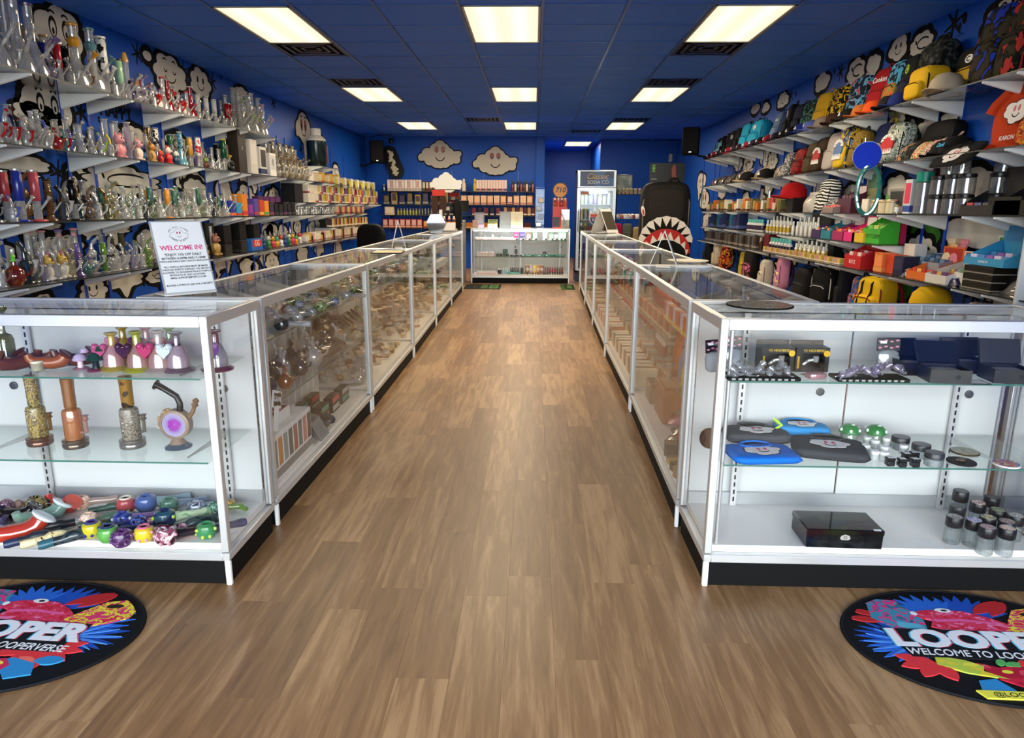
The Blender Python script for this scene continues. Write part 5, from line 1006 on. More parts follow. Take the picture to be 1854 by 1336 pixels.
for y, dx, d, kw in [(8.15, .24, 'tall brown carton with red print', dict(w=.22, d=.12, h=.46, c='#2e241e', word='S', wcol='#d8d4ce', wsize=.12)), (8.453, .26, 'tall white carton with device print', dict(w=.21, d=.10, h=.40, c='#ddd8d0', panel='#e8e4de')), (8.744, .26, 'white carton with black triangle', dict(w=.20, d=.10, h=.34, c='#e2e0dc', panel='#1c1c1e', band='#1c2c5a')), (9.055, .26, 'white carton with phone print', dict(w=.21, d=.10, h=.29, c='#e6e4e0', panel='#c8c8c8', band='#e8e6e2', word='II', wcol='#0e0e10', wsize=.4)), (9.151, .12, 'navy topped carton behind', dict(w=.2, d=.08, h=.44, c='#1a2440'))]:
    R2.put(y, dx, carton, d, **kw)
for i in range(20):
    y = 9.309 + (10.533-9.309)*i/19; k = i % 4
    R2.put(y, (B, F)[i % 2], (coil, recycler, beaker, recycler)[k], ('amber tinted coil pipe', 'clear recycler pipe', 'tall clear beaker pipe', 'pale amber recycler')[k], rz=J(), size=(1.6, 1.1, 1.45, 1.2)[k], **(dict(tint=glass('#d8c49a', .5, .25)) if k in (0, 3) else {}))
R2.put(10.62, .24, carton, 'white carton', w=.2, d=.14, h=.13, c='#dcd6cc'); R2.put(10.86, .24, lidded_jar, 'white lidded tub', r=.10, h=.16, lid='#e8e4dc', tint=mat('#b8a890', .5))
for i in range(9): R2.put(11.05+i*.15, .25, carton, ('cream carton', 'yellow carton', 'green banded carton')[i % 3], w=.13, d=.12, h=(.13, .16, .12)[i % 3], c=('#d8c8a0', '#d8a83c', '#c8b890')[i % 3], band=('#b87a3c', '#c83a2c', '#6a8a3c')[i % 3])
# big display bottle on its own shelf
t = thing('display_bottle', 'oversized black display bottle with a white shoulder and cap', 'bottle', (XL+.2, 11.27, 1.9355), HP)
part('bottle_body', MB().lathe([(.145, 0), (.15, .01), (.15, .40)], 24), blotch('#0c1416', '#16282a', None, 3, .15), t); part('shoulder', MB().lathe([(.152, .395), (.152, .41), (.12, .455), (.085, .475)], 24), mat('#d8d4cc', .4), t); part('cap', MB().lathe([(.082, .47), (.082, .575), (.076, .582)], 20), mat('#e2dfd8', .4), t); part('label', MB().bb((.06, -.152, .06), (.11, -.10, .34)), mat('#7a3a34', .5), t)
# third shelf
SAL = mat('#b8484e', .2)
for y, dx, fn, d, kw in [
 (4.328, F, straight, 'salmon spiral tube pipe', dict(size=1.08, sleeve=SAL)), (4.431, B, straight, 'salmon tube pipe', dict(size=1.05, sleeve=SAL, foot='#b03a40')), (4.489, F, rig, 'clear rig, blue ring', dict(lip='#4a5ab0', size=.75)), (4.509, B, straight, 'salmon tube pipe', dict(size=1.15, sleeve=SAL)), (4.569, F, straight, 'cobalt tube pipe, blue foot', dict(size=1.12, sleeve='#20308e', foot='#1c2c8c')), (4.63, B, straight, 'salmon tube pipe', dict(size=1.1, sleeve=SAL)), (4.721, F, straight, 'salmon tube pipe, salmon foot', dict(size=1.12, sleeve=SAL, foot='#c8484e')), (4.792, B, recycler, 'amber recycler pipe', dict(tint=glass('#c89a5a', .5, .3), size=1.3)), (4.848, F, coil, 'amber ribbed coil pipe', dict(tint=glass('#a87a48', .5, .3), size=.9)),
 (4.906, B, recycler, 'smoky bent neck recycler', dict(tint=SMOKE, lip='#141416', size=1.25)), (4.983, F, rig, 'smoky grey rig', dict(tint=SMOKE, size=1.1, neck='#1c2022')), (5.05, B, straight, 'black tube pipe', dict(size=1.0, sleeve=BLKG, lip='#0e0e10')), (5.112, F, straight, 'black tube pipe', dict(size=1.0, sleeve=BLKG, lip='#0e0e10', foot='#0e0e10')), (5.17, F, rig, 'dark green small rig', dict(tint=glass('#28483c', .5, .5), size=.8)),
 (5.229, B, recycler, 'clear double loop recycler', dict(size=1.2)), (5.289, F, recycler, 'clear recycler, brown tint', dict(tint=glass('#c8b0a0', .4, .2), size=1.0)), (5.343, B, straight, 'tortoise tube pipe', dict(size=.95, sleeve=DARKAMB)), (5.392, F, rig, 'clear rig, ivory joint', dict(size=.95)), (5.449, B, bulb, 'black skull glass globe', dict(tint=SMOKE, size=1.0)), (5.506, F, rig, 'olive flecked rig', dict(tint=glass('#8a8a4a', .5, .35), size=1.1, neck=DARKAMB)), (5.58, F, recycler, 'pale gold recycler', dict(tint=glass('#d8d0a0', .4, .25), size=1.15))]:
    R3_.put(y, dx, fn, d, rz=J(.5), **kw)
K3 = [(recycler, 'clear recycler pipe', {}), (rig, 'clear small rig', {}), (beaker, 'clear beaker pipe', {}), (rig, 'clear rig, mint lip', dict(lip='#8ac0a4')), (recycler, 'pale green recycler', dict(tint=glass('#cfe0c4', .4, .2))), (straight, 'clear tube, green neck', dict(sleeve='#3a6a5a')), (beaker, 'clear beaker, pale lip', dict(lip='#c8d8d0')), (rig, 'smoky rig', dict(tint=SMOKE)), (coil, 'clear ribbed coil pipe', {})]
for i in range(56):
    y = 5.649 + (7.99-5.649)*(i/55)**1.12; fn, d, kw = K3[(i*5+i//9) % 9]
    if i in (19, 21): fn, d, kw = straight, 'clear tube, orange neck', dict(sleeve='#d89030', foot='#d89030')
    R3_.put(y, (F, B, .19)[i % 3], fn, d, rz=J(.6), size=rnd.uniform(.68, 1.0), **kw)
for i, (c, b_) in enumerate([('#2a3ca0', '#e8702c'), ('#3aa0c8', '#c8402c'), ('#e88a2c', '#d83a2c'), ('#8a3ca0', '#3a2c8a'), ('#5a4aa0', '#b03a5a'), ('#c84a2c', '#e8b02c'), ('#e8902c', '#4aa05a'), ('#3a2c4a', '#8a2c5a'), ('#141416', '#2c2c30'), ('#1c1c20', '#3a3a40'), ('#18181a', '#5a2c5a'), ('#202024', '#40404a'), ('#18181a', '#2c2c34')]):
    R3_.put(7.78+i*.165, .24, carton, ('indigo carton', 'sky blue carton', 'orange carton', 'violet carton', 'lilac carton', 'rust carton', 'amber carton', 'plum carton', 'black carton', 'black carton', 'black carton, purple band', 'charcoal carton', 'black carton')[i], w=.13, d=.12, h=(.17, .15, .25, .13, .20, .19, .18, .17, .15, .14, .17, .15, .16)[i], c=c, band=b_)
for i in range(4): R3_.put(8.9+i*.2, .14, carton, 'purple flat carton behind', w=.18, d=.08, h=.24, c='#5a2a5c', band='#2c1a34')
for i in range(34): R3_.put(9.95+i*.058, (F, .15)[i % 2], lidded_jar if i % 3 else bulb, 'small clear jar' if i % 3 else 'small clear globe', **(dict(r=.026, h=.11, lid=mat('#c8c8c8', .2, .6), tint=SMOKE if i % 5 == 0 else None) if i % 3 else dict(size=.62)))
for i in range(26): R3_.put(11.95+i*.073, .25, carton, ('cream packet', 'red packet', 'yellow packet', 'pink packet', 'grey packet')[i*3 % 5], w=.055, d=.10, h=.12, c=('#d8cca8', '#b03a30', '#d8a83a', '#d88a8a', '#6a6a6e')[i*3 % 5], band=('#a85a34', '#2c1c1c', '#8a5a2c', '#a83a4a', '#26262a')[i*3 % 5])
# lowest shelf
for y, dx, fn, d, kw in [
 (4.295, F, rig, 'smoky clear rig', dict(size=.85, lip='#7a4a3a')), (4.352, B, recycler, 'lime green loop recycler', dict(tint=GREENG, lip=GREENG, size=.8)), (4.425, F, bulb, 'amber red apple shaped flask, green top', dict(tint=glass('#8e2a12', .6, .6), lip='#6ec83c', size=1.05)), (4.47, B, recycler, 'clear rainbow looped recycler', dict(size=1.1)), (4.532, F, rig, 'black bodied rig, grey bent neck', dict(tint=glass('#3a4440', .5, .4), size=1.25)), (4.595, F, rig, 'clear rig, olive base', dict(tint=glass('#aab49a', .4, .2), size=.95)), (4.638, B, critter, 'violet skull topped pipe', dict(c1='#c8c0d8', c2='#8a6ab0', c3='#8a6ab0', size=.95)), (4.682, F, rig, 'lilac footed clear rig', dict(tint=glass('#e0d8ec', .4, .2), size=.95)), (4.738, F, critter, 'mustard skull topped pipe', dict(c1='#d8d4c8', c2='#c8a24a', c3='#c8a24a', size=.98)), (4.772, B, beaker, 'tall clear pipe, pink top', dict(size=1.12, lip='#d88a98')), (4.818, F, rig, 'clear rig', dict(size=.95)), (4.889, F, critter, 'second mustard skull topped pipe', dict(c1='#d8d4c8', c2='#c8a24a', c3='#c8a24a', size=1.0)), (4.913, B, beaker, 'tall clear pipe, pink top', dict(size=1.12, lip='#d88a98')), (4.975, F, rig, 'clear rig, yellow base', dict(size=.95, tint=glass('#ece8c0', .4, .2))), (5.018, B, recycler, 'bent clear pipe, pink lip', dict(size=1.2, lip='#d8949c')), (5.076, F, coil, 'violet tinted coil pipe', dict(size=.8, tint=PURPG)), (5.095, B, beaker, 'tall clear pipe, violet top', dict(size=1.12, lip='#8a6ab0')), (5.154, F, bulb, 'black speckled glass globe', dict(size=.75, tint=blotch('#141c1c', '#4a7a7a', None, 90, .15))), (5.188, B, recycler, 'bent clear pipe, pink lip', dict(size=1.2, lip='#d8949c')), (5.249, F, recycler, 'clear spiral recycler', dict(size=1.1)), (5.27, B, beaker, 'tall clear pipe, pink top and foot', dict(size=1.14, lip='#e09aa4', foot='#d88a98')), (5.39, F, straight, 'lime green tube pipe', dict(size=.78, tint=glass('#7ab83c', .5, .5), sleeve=glass('#7ab83c', .5, .5))), (5.471, F, recycler, 'clear triple loop recycler', dict(size=1.15)), (5.554, F, rig, 'clear frosted rig', dict(size=.95)), (5.648, F, rig, 'clear frosted rig', dict(size=.95)), (5.728, B, straight, 'olive smoke tube pipe', dict(size=.95, tint=glass('#6a6a4a', .5, .4))), (5.785, F, rig, 'iridescent clear rig', dict(size=.9, tint=IRID)), (5.878, B, straight, 'olive smoke tube pipe', dict(size=.98, tint=glass('#6a6a4a', .5, .4))), (5.921, F, rig, 'green lipped clear rig', dict(size=.9, lip=GREENG)), (6.018, F, recycler, 'green tinted recycler', dict(size=.95, tint=GREENG)), (6.091, B, beaker, 'green lipped beaker', dict(size=.7, lip=GREENG))]:
    R4.put(y, dx, fn, d, rz=J(.5), **kw)
for i in range(16):
    y = 6.221 + (7.162-6.221)*i/15; R4.put(y, (F, B)[i % 2], (rig, recycler, critter)[i % 3], ('clear rig', 'clear recycler', 'bronze figurine pipe')[i % 3], rz=J(), size=.8, **(dict(c1='#8a6a3c', c2='#6a4a2c', c3='#4a3420') if i % 3 == 2 else {}))
R4.put(7.342, F, critter, 'tan dragon shaped figurine pipe', size=1.3, c1='#a8884a', c2='#8a5a48', c3='#a06a5a')
for i in range(7): R4.put(7.238+.13+i*.21, (.15, .24)[i % 2], carton, 'tall black carton' if i % 2 == 0 else 'low black carton', w=.19, d=.11, h=(.34, .10, .30, .13, .34, .1, .3)[i], c='#161413', panel=('#262220' if i % 2 else None), band='#2a2624')
t_go = [(8.373, 'GG', 'blue, red and green carton with GG letters')]
for y, w_, d in t_go: R4.put(y, .27, carton, d, w=.34, d=.06, h=.14, c='#2464b4', panel='#c83a2c', word='GG', wcol='#f0f0f0', wsize=.75)
for i in range(20):
    y = 8.671 + (10.1-8.671)*i/19; R4.put(y, (F, B)[i % 2], (critter, rig)[i % 2], ('multicolour figurine pipe', 'small coloured rig')[i % 2], rz=J(), size=rnd.uniform(.7, .95), **(dict(c1=('#1c3a8a', '#3a8a4a', '#c83a5a', '#d8a02c', '#d8d8d0')[i//2 % 5], c2=('#28508a', '#c8d0c8', '#d8a02c', '#3ab07a', '#c83a34')[i//2 % 5], c3='#26262a') if i % 2 == 0 else dict(tint=(GREENG, TEALG, PURPG, YELG, REDG)[i//2 % 5])))
for i in range(44): R4.put(10.25+i*.083, .25, carton, ('white packet', 'black packet', 'cream packet', 'pink packet', 'gold packet')[(i*2+i//7) % 5], w=.066, d=.10, h=(.09, .12, .14)[i % 3] if i < 16 else .15, c=('#dedad4', '#1a1a1c', '#d8c8a0', '#d89a94', '#c8a24a')[(i*2+i//7) % 5], band=('#8a8a8a', '#3a3a3e', '#b0603a', '#b03a4a', '#7a3a2c')[(i*2+i//7) % 5])
# packet shelves beyond the glass
R5.put(10.02, .2, carton, 'black open backed display box', w=.34, d=.2, h=.26, c='#121316')
for i in range(56):
    for lv in (0, 1):
        if i > 18 and lv and i % 3 == 0: continue
        k = (i*7+lv*3) % 8
        R5.put(10.42+i*.083, .26, carton, ('pale green', 'maroon', 'violet', 'rose', 'cream', 'gold', 'orange', 'lime')[k]+(' packet in the upper layer' if lv else ' packet'), dz=lv*.131, w=.07, d=.11, h=.13, c=('#a8b890', '#7a2a34', '#6a5a8a', '#b06a74', '#d8c8a4', '#c8a03c', '#c8743c', '#a8b83c')[k] if i > 5 else '#d0c8bc', band=('#d8d4c4', '#d0b0a8', '#d8d0d8', '#7a2a3a', '#c84a3c', '#e8d8a8', '#e8d0b0', '#e8e0c0')[k])
for i in range(20): R5.put(11.9+i*.15, .26, carton, ('yellow tall packet', 'white packet stack', 'brown packet')[i % 3]+' on the top layer', dz=.262, w=.12, d=.11, h=(.14, .18, .08)[i % 3], c=('#c8b83a', '#d8d4cc', '#4a3a34')[i % 3], band=('#7a9a3c', '#8a8a86', '#8a6a5a')[i % 3])
for i in range(34): R6.put(11.5+i*.076, .26, carton, ('plum packet', 'cream packet', 'yellow packet', 'rust packet')[(i+i//5) % 4], w=.062, d=.11, h=.14, c=('#4a3040', '#d8c8a4', '#c8a83a', '#a8502c')[(i+i//5) % 4], band='#d8ccb4')
R6.put(11.42, .2, carton, 'black packet with green glyphs', w=.06, d=.1, h=.12, c='#121412', panel='#3a6a2c')
# a second rank of clear pieces behind the front ones
RK = [(beaker, 'clear beaker pipe at the back', {}), (straight, 'clear tube pipe at the back', {}), (recycler, 'clear recycler at the back', {}), (rig, 'clear rig at the back', {}), (coil, 'clear coil pipe at the back', {})]
for row, ya, yb_, n, sz in ((R1, 4.5, 8.9, 24, 1.0), (R2, 4.5, 6.3, 12, .85), (R2, 7.1, 8.0, 6, .85), (R3_, 4.4, 7.7, 24, .85), (R4, 4.4, 7.2, 18, .8)):
    for i in range(n):
        fn, d, kw = RK[(i*3+i//4) % 5]; row.put(ya+(yb_-ya)*(i+.37)/n, .055, fn, d, rz=J(.8), size=sz*rnd.uniform(.85, 1.25), **kw)
for r_ in (R1, R2, R3_, R4, R5, R6): r_.flush()

# ------------------------------------------------------------------ apparel wall
A1 = Row('top apparel shelf', XR, 2.1125, -HP, 'bags and caps on the top shelf'); A2 = Row('second apparel shelf', XR, 1.6835, -HP, 'goods on the second apparel shelf'); A3 = Row('third apparel shelf', XR, 1.2835, -HP, 'goods on the third apparel shelf')
A4 = Row('fourth apparel shelf', XR, 1.0355, -HP, 'goods on the fourth apparel shelf'); A5 = Row('lowest apparel shelf', XR, .8085, -HP, 'goods on the lowest apparel shelf')
CAMO = lambda a, b, c, s=16: blotch(a, b, c, s, .85, t=(.47, .57), dist=.6)
CAMR = CAMO('#3a3424', '#1c1914', '#c03a34'); CAMB = CAMO('#3e3626', '#1c1a16', '#2a3eb0'); CAMK = CAMO('#16181a', '#2a2e2c', '#4a4e4a', 30); CAMT = CAMO('#16302c', '#4a7a74', '#0e1614'); CAMY = CAMO('#131313', '#d0a820', '#131313'); CAMX = CAMO('#1c2030', '#5a9ac0', '#b83a40', 18); CAMS = CAMO('#4a9ac4', '#16222c', '#6ab0d4', 12)
GRAF = lambda a, b, c, s=30: blotch(a, b, c, s, .7, t=(.45, .55), dist=2)
f, b_ = -.25, -.14
def bp(y, desc, dx=-.17, **kw): A1.put(y, dx, backpack, desc, rz=J(.25), **kw)
bp(4.461, 'navy backpack with a light blue emblem', c='#101a38', emblem='#3a9ad0', w=.34, h=.46)
bp(4.722, 'large red and olive camouflage backpack', c=CAMR, pocket=CAMR, w=.27, h=.50, d=.18, emblem=None)
bp(4.925, 'large blue and olive camouflage backpack', c=CAMB, pocket=CAMB, w=.27, h=.50, d=.18, dx=-.2)
A1.put(5.019, -.13, backpack, 'black backpack with a white round emblem', c='#121214', emblem='#e8e8e4', w=.3, h=.50, d=.10)
A1.put(5.185, -.10, backpack, 'red camouflage bag under a brown flap', c=CAMR, w=.3, h=.44, d=.12, emblem='#f0f0ec')
A1.put(5.337, -.10, backpack, 'black and mustard duffle with a white emblem', c='#141416', pocket='#c8a02c', w=.36, h=.34, d=.12, emblem='#f0f0ec')
A1.put(5.27, -.30, cap_hat, 'beige mesh cap with a wide brim', c='#b8a890', mark=None, size=1.25, rz=.5)
A1.put(5.564, -.27, backpack, 'yellow lunch bag with black piping', c='#d8ac1c', pocket='#d8ac1c', w=.28, h=.24, d=.20, lean=0., name='lunch_bag')
bp(5.756, 'black camouflage backpack', c=CAMK, pocket=CAMK, w=.36, h=.47, d=.17, dx=-.16)
bp(6.032, 'black backpack with green lettering patch', c='#15161a', pocket='#1c2038', w=.28, h=.42, emblem='#a8c83a')
bp(6.261, 'sky blue print backpack', c=CAMS, pocket=GRAF('#3a8a4a', '#c8842c', '#b83a2c'), w=.27, h=.42)
A1.put(6.55, -.2, backpack, 'red tall bag with white script', c='#9c1a22', pocket='#9c1a22', trim='#7c1218', word='Cookies', w=.25, h=.43, d=.10, lean=-.25, rz=.2)
bp(6.938, 'red and blue camouflage backpack with grey handle', c=CAMX, pocket=CAMX, w=.34, h=.42, handle='#b8bcc0')
bp(7.35, 'black and yellow camouflage backpack', c=CAMY, pocket=CAMY, w=.32, h=.40, handle='#b8bcc0')
bp(7.743, 'plain mustard yellow backpack', c='#c89e1c', pocket='#c89e1c', trim='#a8841a', w=.28, h=.40)
bp(8.083, 'teal and black camouflage backpack', c=CAMT, pocket=CAMT, w=.28, h=.38)
bp(8.403, 'dark navy backpack', c='#0e1430', w=.26, h=.38); bp(8.731, 'black backpack with a white patch', c='#0f1016', w=.30, h=.42, emblem='#d8d8d4')
A1.put(9.17, -.2, backpack, 'grey blue tall bag with white script', c='#5a6e90', pocket='#6a7ea0', word='look', w=.25, h=.40, d=.1, lean=-.25)
A1.put(9.727, -.22, backpack, 'turquoise duffle bag with a white emblem', c='#1a8ab0', pocket='#1a8ab0', w=.46, h=.36, d=.18, emblem='#f0f0ec', trim='#126a88', name='duffle_bag')
bp(10.122, 'turquoise tall backpack', c='#1a86ac', pocket='#1c90b8', w=.24, h=.36, dx=-.26); bp(10.524, 'red backpack', c='#a8181c', pocket='#b01c20', w=.25, h=.40); bp(10.333, 'olive camouflage bag behind', c=CAMR, w=.26, h=.42, dx=-.10)
for i, px_y in enumerate((10.81, 11.082, 11.368, 11.67, 11.917)): bp(px_y, 'black backpack with small white print', c='#101012', w=.3, h=.38-.01*i, emblem='#c8c8c4' if i % 2 else None)
A1.put(11.72, -.22, backpack, 'pale blue striped round bag', c='#7ab4cc', pocket='#86bcd2', stripes='#16181c', w=.3, h=.26, name='round_bag')
CAPS = [('navy cap', '#1c2a6a'), ('charcoal cap', '#1c1c22'), ('orange cap', '#d8501c'), ('tan suede cap', '#b0622c'), ('black cap', '#181818'), ('brown cap', '#3a2420'), ('stone grey cap', '#8a7a70'), ('periwinkle cap', '#5a6ab0'), ('cobalt cap', '#20388a'), ('black cap', '#141416')]
cy = [5.878, 6.05, 6.309, 6.529, 6.799, 7.094, 7.377, 7.655, 7.925, 8.181]
for (d, c), y in zip(CAPS, cy): A1.put(y, -.31, cap_hat, d+' at the shelf edge', c=c, mark='#e8e8e8' if 'cobalt' in d or 'black' in d or 'peri' in d else None, rz=J(.3), size=.95)
for i in range(13): A1.put(8.42+i*.285, -.31, cap_hat, ('black cap', 'plum cap', 'crimson cap')[i % 3]+' with white triangle patch', c=('#15151a', '#2c1c34', '#8c1c2c')[i % 3], size=.85, rz=J(.2))
# second shelf
OB = bump(mat('#c4401c', .85, key='orange_cotton'), 40, .3, .01)
def draped_tee(loc, rz, label, group, w=.42, h=.36, c=OB, word=None, name='hanging_shirt'):
    t = thing(name, label, 'shirt', loc, rz, group)
    def sheet():
        b = MB(); n, m_ = 16, 10; V = []; Fc = []
        for sd in (0, 1):
            for j in range(m_+1):
                v = j/m_
                for i in range(n+1):
                    u = i/n-.5; V.append((u*w*(1-.10*v+.05*sin(6*v)), -.06*(1-v)+.018*sin(9*u*(1.2-v)+2*v)+(.022 if sd else 0)-.02, v*h))
        o = (n+1)*(m_+1)
        for sd in (0, 1):
            for j in range(m_):
                for i in range(n): a = sd*o+j*(n+1)+i; Fc.append((a, a+1, a+n+2, a+n+1))
        for i in range(n): Fc += [(i, i+1, o+i+1, o+i), (o-1-i, o-2-i, 2*o-2-i, 2*o-1-i)]
        for j in range(m_): a = j*(n+1); Fc += [(a, a+n+1, o+a+n+1, o+a), (a+n, o+a+n, o+a+2*n+1, a+2*n+1)]
        return b.add(V, Fc)
    part('cloth', cached(('tee', w, h), sheet, 60), c, t)
    for sx in (-1, 1): part('sleeve', cached(('sleeve', w, h, sx), lambda: MB().tube([(sx*w*.36, -.01, h*.93), (sx*w*.52, -.035, h*.72), (sx*w*.56, -.05, h*.58)], [.03, .045, .05], 8)), c, t)
    cloud_print('cloud_print', w*.50, t, (.02, -.085, h*.56), (-.16, 0, 0))
    if word: text('lettering', word, .04, mat('#f0ece6', .5), t, (0, -.108, h*.17), (pi/2-.16, 0, 0), ext=.001)
    return t
A2.put(4.614, -.14, draped_tee, 'orange shirt standing with a white cloud print', dz=.004, word='KARON', w=.46, h=.40)
A2.put(4.438, -.2, backpack, 'orange flame print bag', c=GRAF('#c83a1c', '#e8a02c', '#8c1c14', 22), w=.22, h=.34, d=.1)
A2.put(4.91, -.22, folded_shirt, 'orange folded shirts in a low pile', w=.30, d=.24, h=.05, c='#b83a18', cloud=False)
for y, d, m in ((4.851, 'black and white graffiti bagged shirt', GRAF('#121214', '#d8d4d0', '#2a2a2e', 60)), (4.794, 'grey skull print bagged shirt', GRAF('#c8c4bc', '#2c2c30', '#8a8884', 60)), (4.732, 'blue bandana print bagged shirt', GRAF('#2a6a94', '#c8d8e0', '#1c4a70', 60))): A2.put(y, -.13, pouch, d, w=.12, h=.38, c=m, tilt=-.32)
A2.put(4.892, -.36, folded_shirt, 'black shirt hanging over the edge, white cloud', w=.44, d=.22, h=.03, c='#121214', cloud=True, tilt=.75, dz=-.02)
A2.put(5.141, -.24, cap_hat, 'black cap with sky blue script', c='#121214', mark=None, word='Dank', size=1.2)
A2.put(5.31, -.22, cap_hat, 'black knit cap', c='#161618', mark=None, size=1.1)
for y, d, m in ((5.646, 'colourful comic print bag', GRAF('#c83a2c', '#d8d0a8', '#3a7a4a', 30)), (5.492, 'coral and white splatter bag', GRAF('#d8746a', '#e8e4dc', '#26262a', 40)), (5.802, 'black strappy bag with white tag', CAMK), (5.939, 'orange and grey print bag', GRAF('#c87a3a', '#8a8a8e', '#26262a', 30))): A2.put(y, -.25, pouch, d, w=.26, h=.26, c=m, tilt=-.75)
A2.put(5.607, -.10, backpack, 'black duffle with a red clip and silver hoop', c='#0f0f11', w=.42, h=.30, d=.14, handle='#b8b8b8', name='duffle_bag')
A2.put(6.066, -.2, backpack, 'grey camouflage shark mouth backpack', c=GRAF('#8a9a8e', '#c8ccc4', '#3a4440', 20), teeth='#b82c30', w=.28, h=.34)
A2.put(6.256, -.12, backpack, 'cream backpack behind the blue disc', c='#c8bca8', w=.24, h=.34)
A2.put(6.459, -.12, backpack, 'navy backpack with yellow piping', c='#28305a', trim='#c8b02c', w=.28, h=.38)
A2.put(6.654, -.24, backpack, 'gold sequin backpack', c=GRAF('#6a5420', '#a88a3a', '#3a2c14', 60), w=.18, h=.34)
A2.put(6.933, -.24, backpack, 'yellow and blue toothed backpack', c=GRAF('#d8b42c', '#16161a', '#6a84b8', 14), teeth='#5a7ab0', pocket='#d8b42c', w=.25, h=.40)
A2.put(7.237, -.22, backpack, 'pale grey backpack with a bone print', c='#b4aca8', pocket='#bab2ae', trim='#a09894', w=.27, h=.38); A2.put(7.499, -.22, backpack, 'brown shark mouth backpack', c='#382820', teeth='#b82c30', w=.24, h=.36); A2.put(7.764, -.22, backpack, 'brown sequin backpack', c=GRAF('#3a2c1e', '#6a5434', '#241a12', 60), w=.26, h=.33)
A2.put(8.134, -.2, backpack, 'red and black rose backpack', c=GRAF('#8c1418', '#161012', '#b81c20', 16), w=.30, h=.30); A2.put(8.485, -.2, backpack, 'white and black splash backpack', c=GRAF('#d0d0cc', '#1c1c20', '#8a8a8e', 16), w=.24, h=.28)
for i, y in enumerate((8.829, 9.203, 9.61, 10.004, 10.405)): A2.put(y, -.24, pouch if i % 2 == 0 else cap_hat, ('black pouch bag with white print', 'black cap with tan brim')[i % 2], rz=J(.3), **(dict(w=.3, h=.24, c=GRAF('#141416', '#c8b8a8', '#2a2624', 16), tilt=-.6) if i % 2 == 0 else dict(c='#141416', brim='#b89a7a', size=1.2)))
for i in range(9): A2.put(10.78+i*.15, -.24, pouch, ('black bag with grey print', 'clear bag of accessories', 'maroon printed bag')[i % 3], w=.24, h=.2, c=(CAMK, glass('#c8c0b8', .5, .4), GRAF('#5a1c20', '#141416', '#a8a09a', 20))[i % 3], tilt=-.7, rz=J(.2))
# third shelf
for i, y in enumerate((4.337, 4.396)): A3.put(y, -.24, carton, 'flat black carton in a pile', w=.30, d=.2, h=.09+.02*i, c='#161314', dz=.0)
A3.put(4.477, -.14, lidded_jar, 'clear jar behind the black cartons', r=.045, h=.11, lid=mat('#9a9a9a', .3, .6))
A3.put(4.648, -.24, tray, 'black slanted display box with papers', w=.34, d=.22, h=.06, back=.30, c='#0e0e10', inner='#1c1c20', n=4, ic=('#b01c2a', '#2a3a7a', '#141416'))
A3.put(4.56, -.10, pouch, 'black snack bag with cream print', w=.2, h=.30, c='#141412', band='#c8a878', tilt=-.2)
JR = lambda lab, y, dx, dz, **kw: A3.put(y, dx, lidded_jar, lab, dz=dz, r=.055, h=.135, lid=mat('#121214', .35), lh=.024, tint=glass('#e6e6e2', .6, .14), **kw)
ys = [5.265, 5.085, 4.93]
for k, y in enumerate(ys): JR('black lidded canister in the bottom layer', y, -.26, 0); JR('black lidded canister in the middle layer', y+.0, -.26, .136)
JR('black lidded canister on the top layer', (ys[0]+ys[1])/2, -.25, .272); JR('black lidded canister on the top layer', (ys[1]+ys[2])/2+.02, -.25, .272); JR('black lidded canister on the top layer', ys[2]-.14, -.12, .272); JR('black lidded canister in the middle layer', ys[2]-.13, -.13, .136); JR('black lidded canister in the bottom layer', ys[2]-.13, -.13, 0)
A3.put(5.45, -.26, lidded_jar, 'tall clear tumbler with a teal lid', r=.058, h=.31, lid=mat('#0c8a76', .35), lh=.075, tint=glass('#d4d8d6', .5, .25))
A3.put(5.583, -.12, carton, 'maroon carton with white stripes', w=.16, d=.1, h=.34, c='#4a1a2a', band='#a03a4a')
A3.put(5.6, -.26, carton, 'red and blue striped carton', w=.10, d=.08, h=.26, c='#c8d0d8', panel='#d83a5a', band='#2a4a9a'); A3.put(5.665, -.22, carton, 'pink carton with white lettering', w=.13, d=.08, h=.26, c='#d82a6a', word='KING', wcol='#f0e8f0', wsize=.16)
for i in range(5): A3.put(5.732+i*.06, -.30, bottle, 'clear vial with black cap', r=.018, h=.10, c=glass('#c8d098', .4, .4), cap='#141414', band='#e8e8e4')
for i, y in enumerate((5.784, 5.908, 6.037)): A3.put(y, -.32, lidded_jar, 'red labelled jar with gold lid', r=.042, h=.11, lid=mat('#c8b48a', .3, .3), tint=mat('#d8c8a0', .3), lh=.02, fill=None, top='#e8dcc0')
A3.put(6.152, -.32, carton, 'white carton with a small face print', w=.12, d=.09, h=.12, c='#d8d0c4', panel='#e4dcd0'); A3.put(5.981, -.14, carton, 'grey carton with a black device print', w=.26, d=.1, h=.20, c='#a8a49e', panel='#2a2a2c')
A3.put(6.64, -.14, tray, 'cream and green camouflage display box', w=.26, d=.12, h=.12, back=.36, c='#b0b07a', inner='#4a7a5a', n=3, ic=('#8a8a5a', '#c8c09a'))
A3.put(6.686, -.24, tray, 'plum display box with white arch prints', w=.28, d=.14, h=.13, back=.25, c='#4a1430', inner='#d8c8d0', n=4, ic=('#5a1c3a', '#3a1024'))
A3.put(6.877, -.33, tray, 'clear tray of coral capped vials', w=.24, d=.10, h=.05, back=.08, c='#8a7a74', n=7, ic=('#d8746a', '#c85a54'))
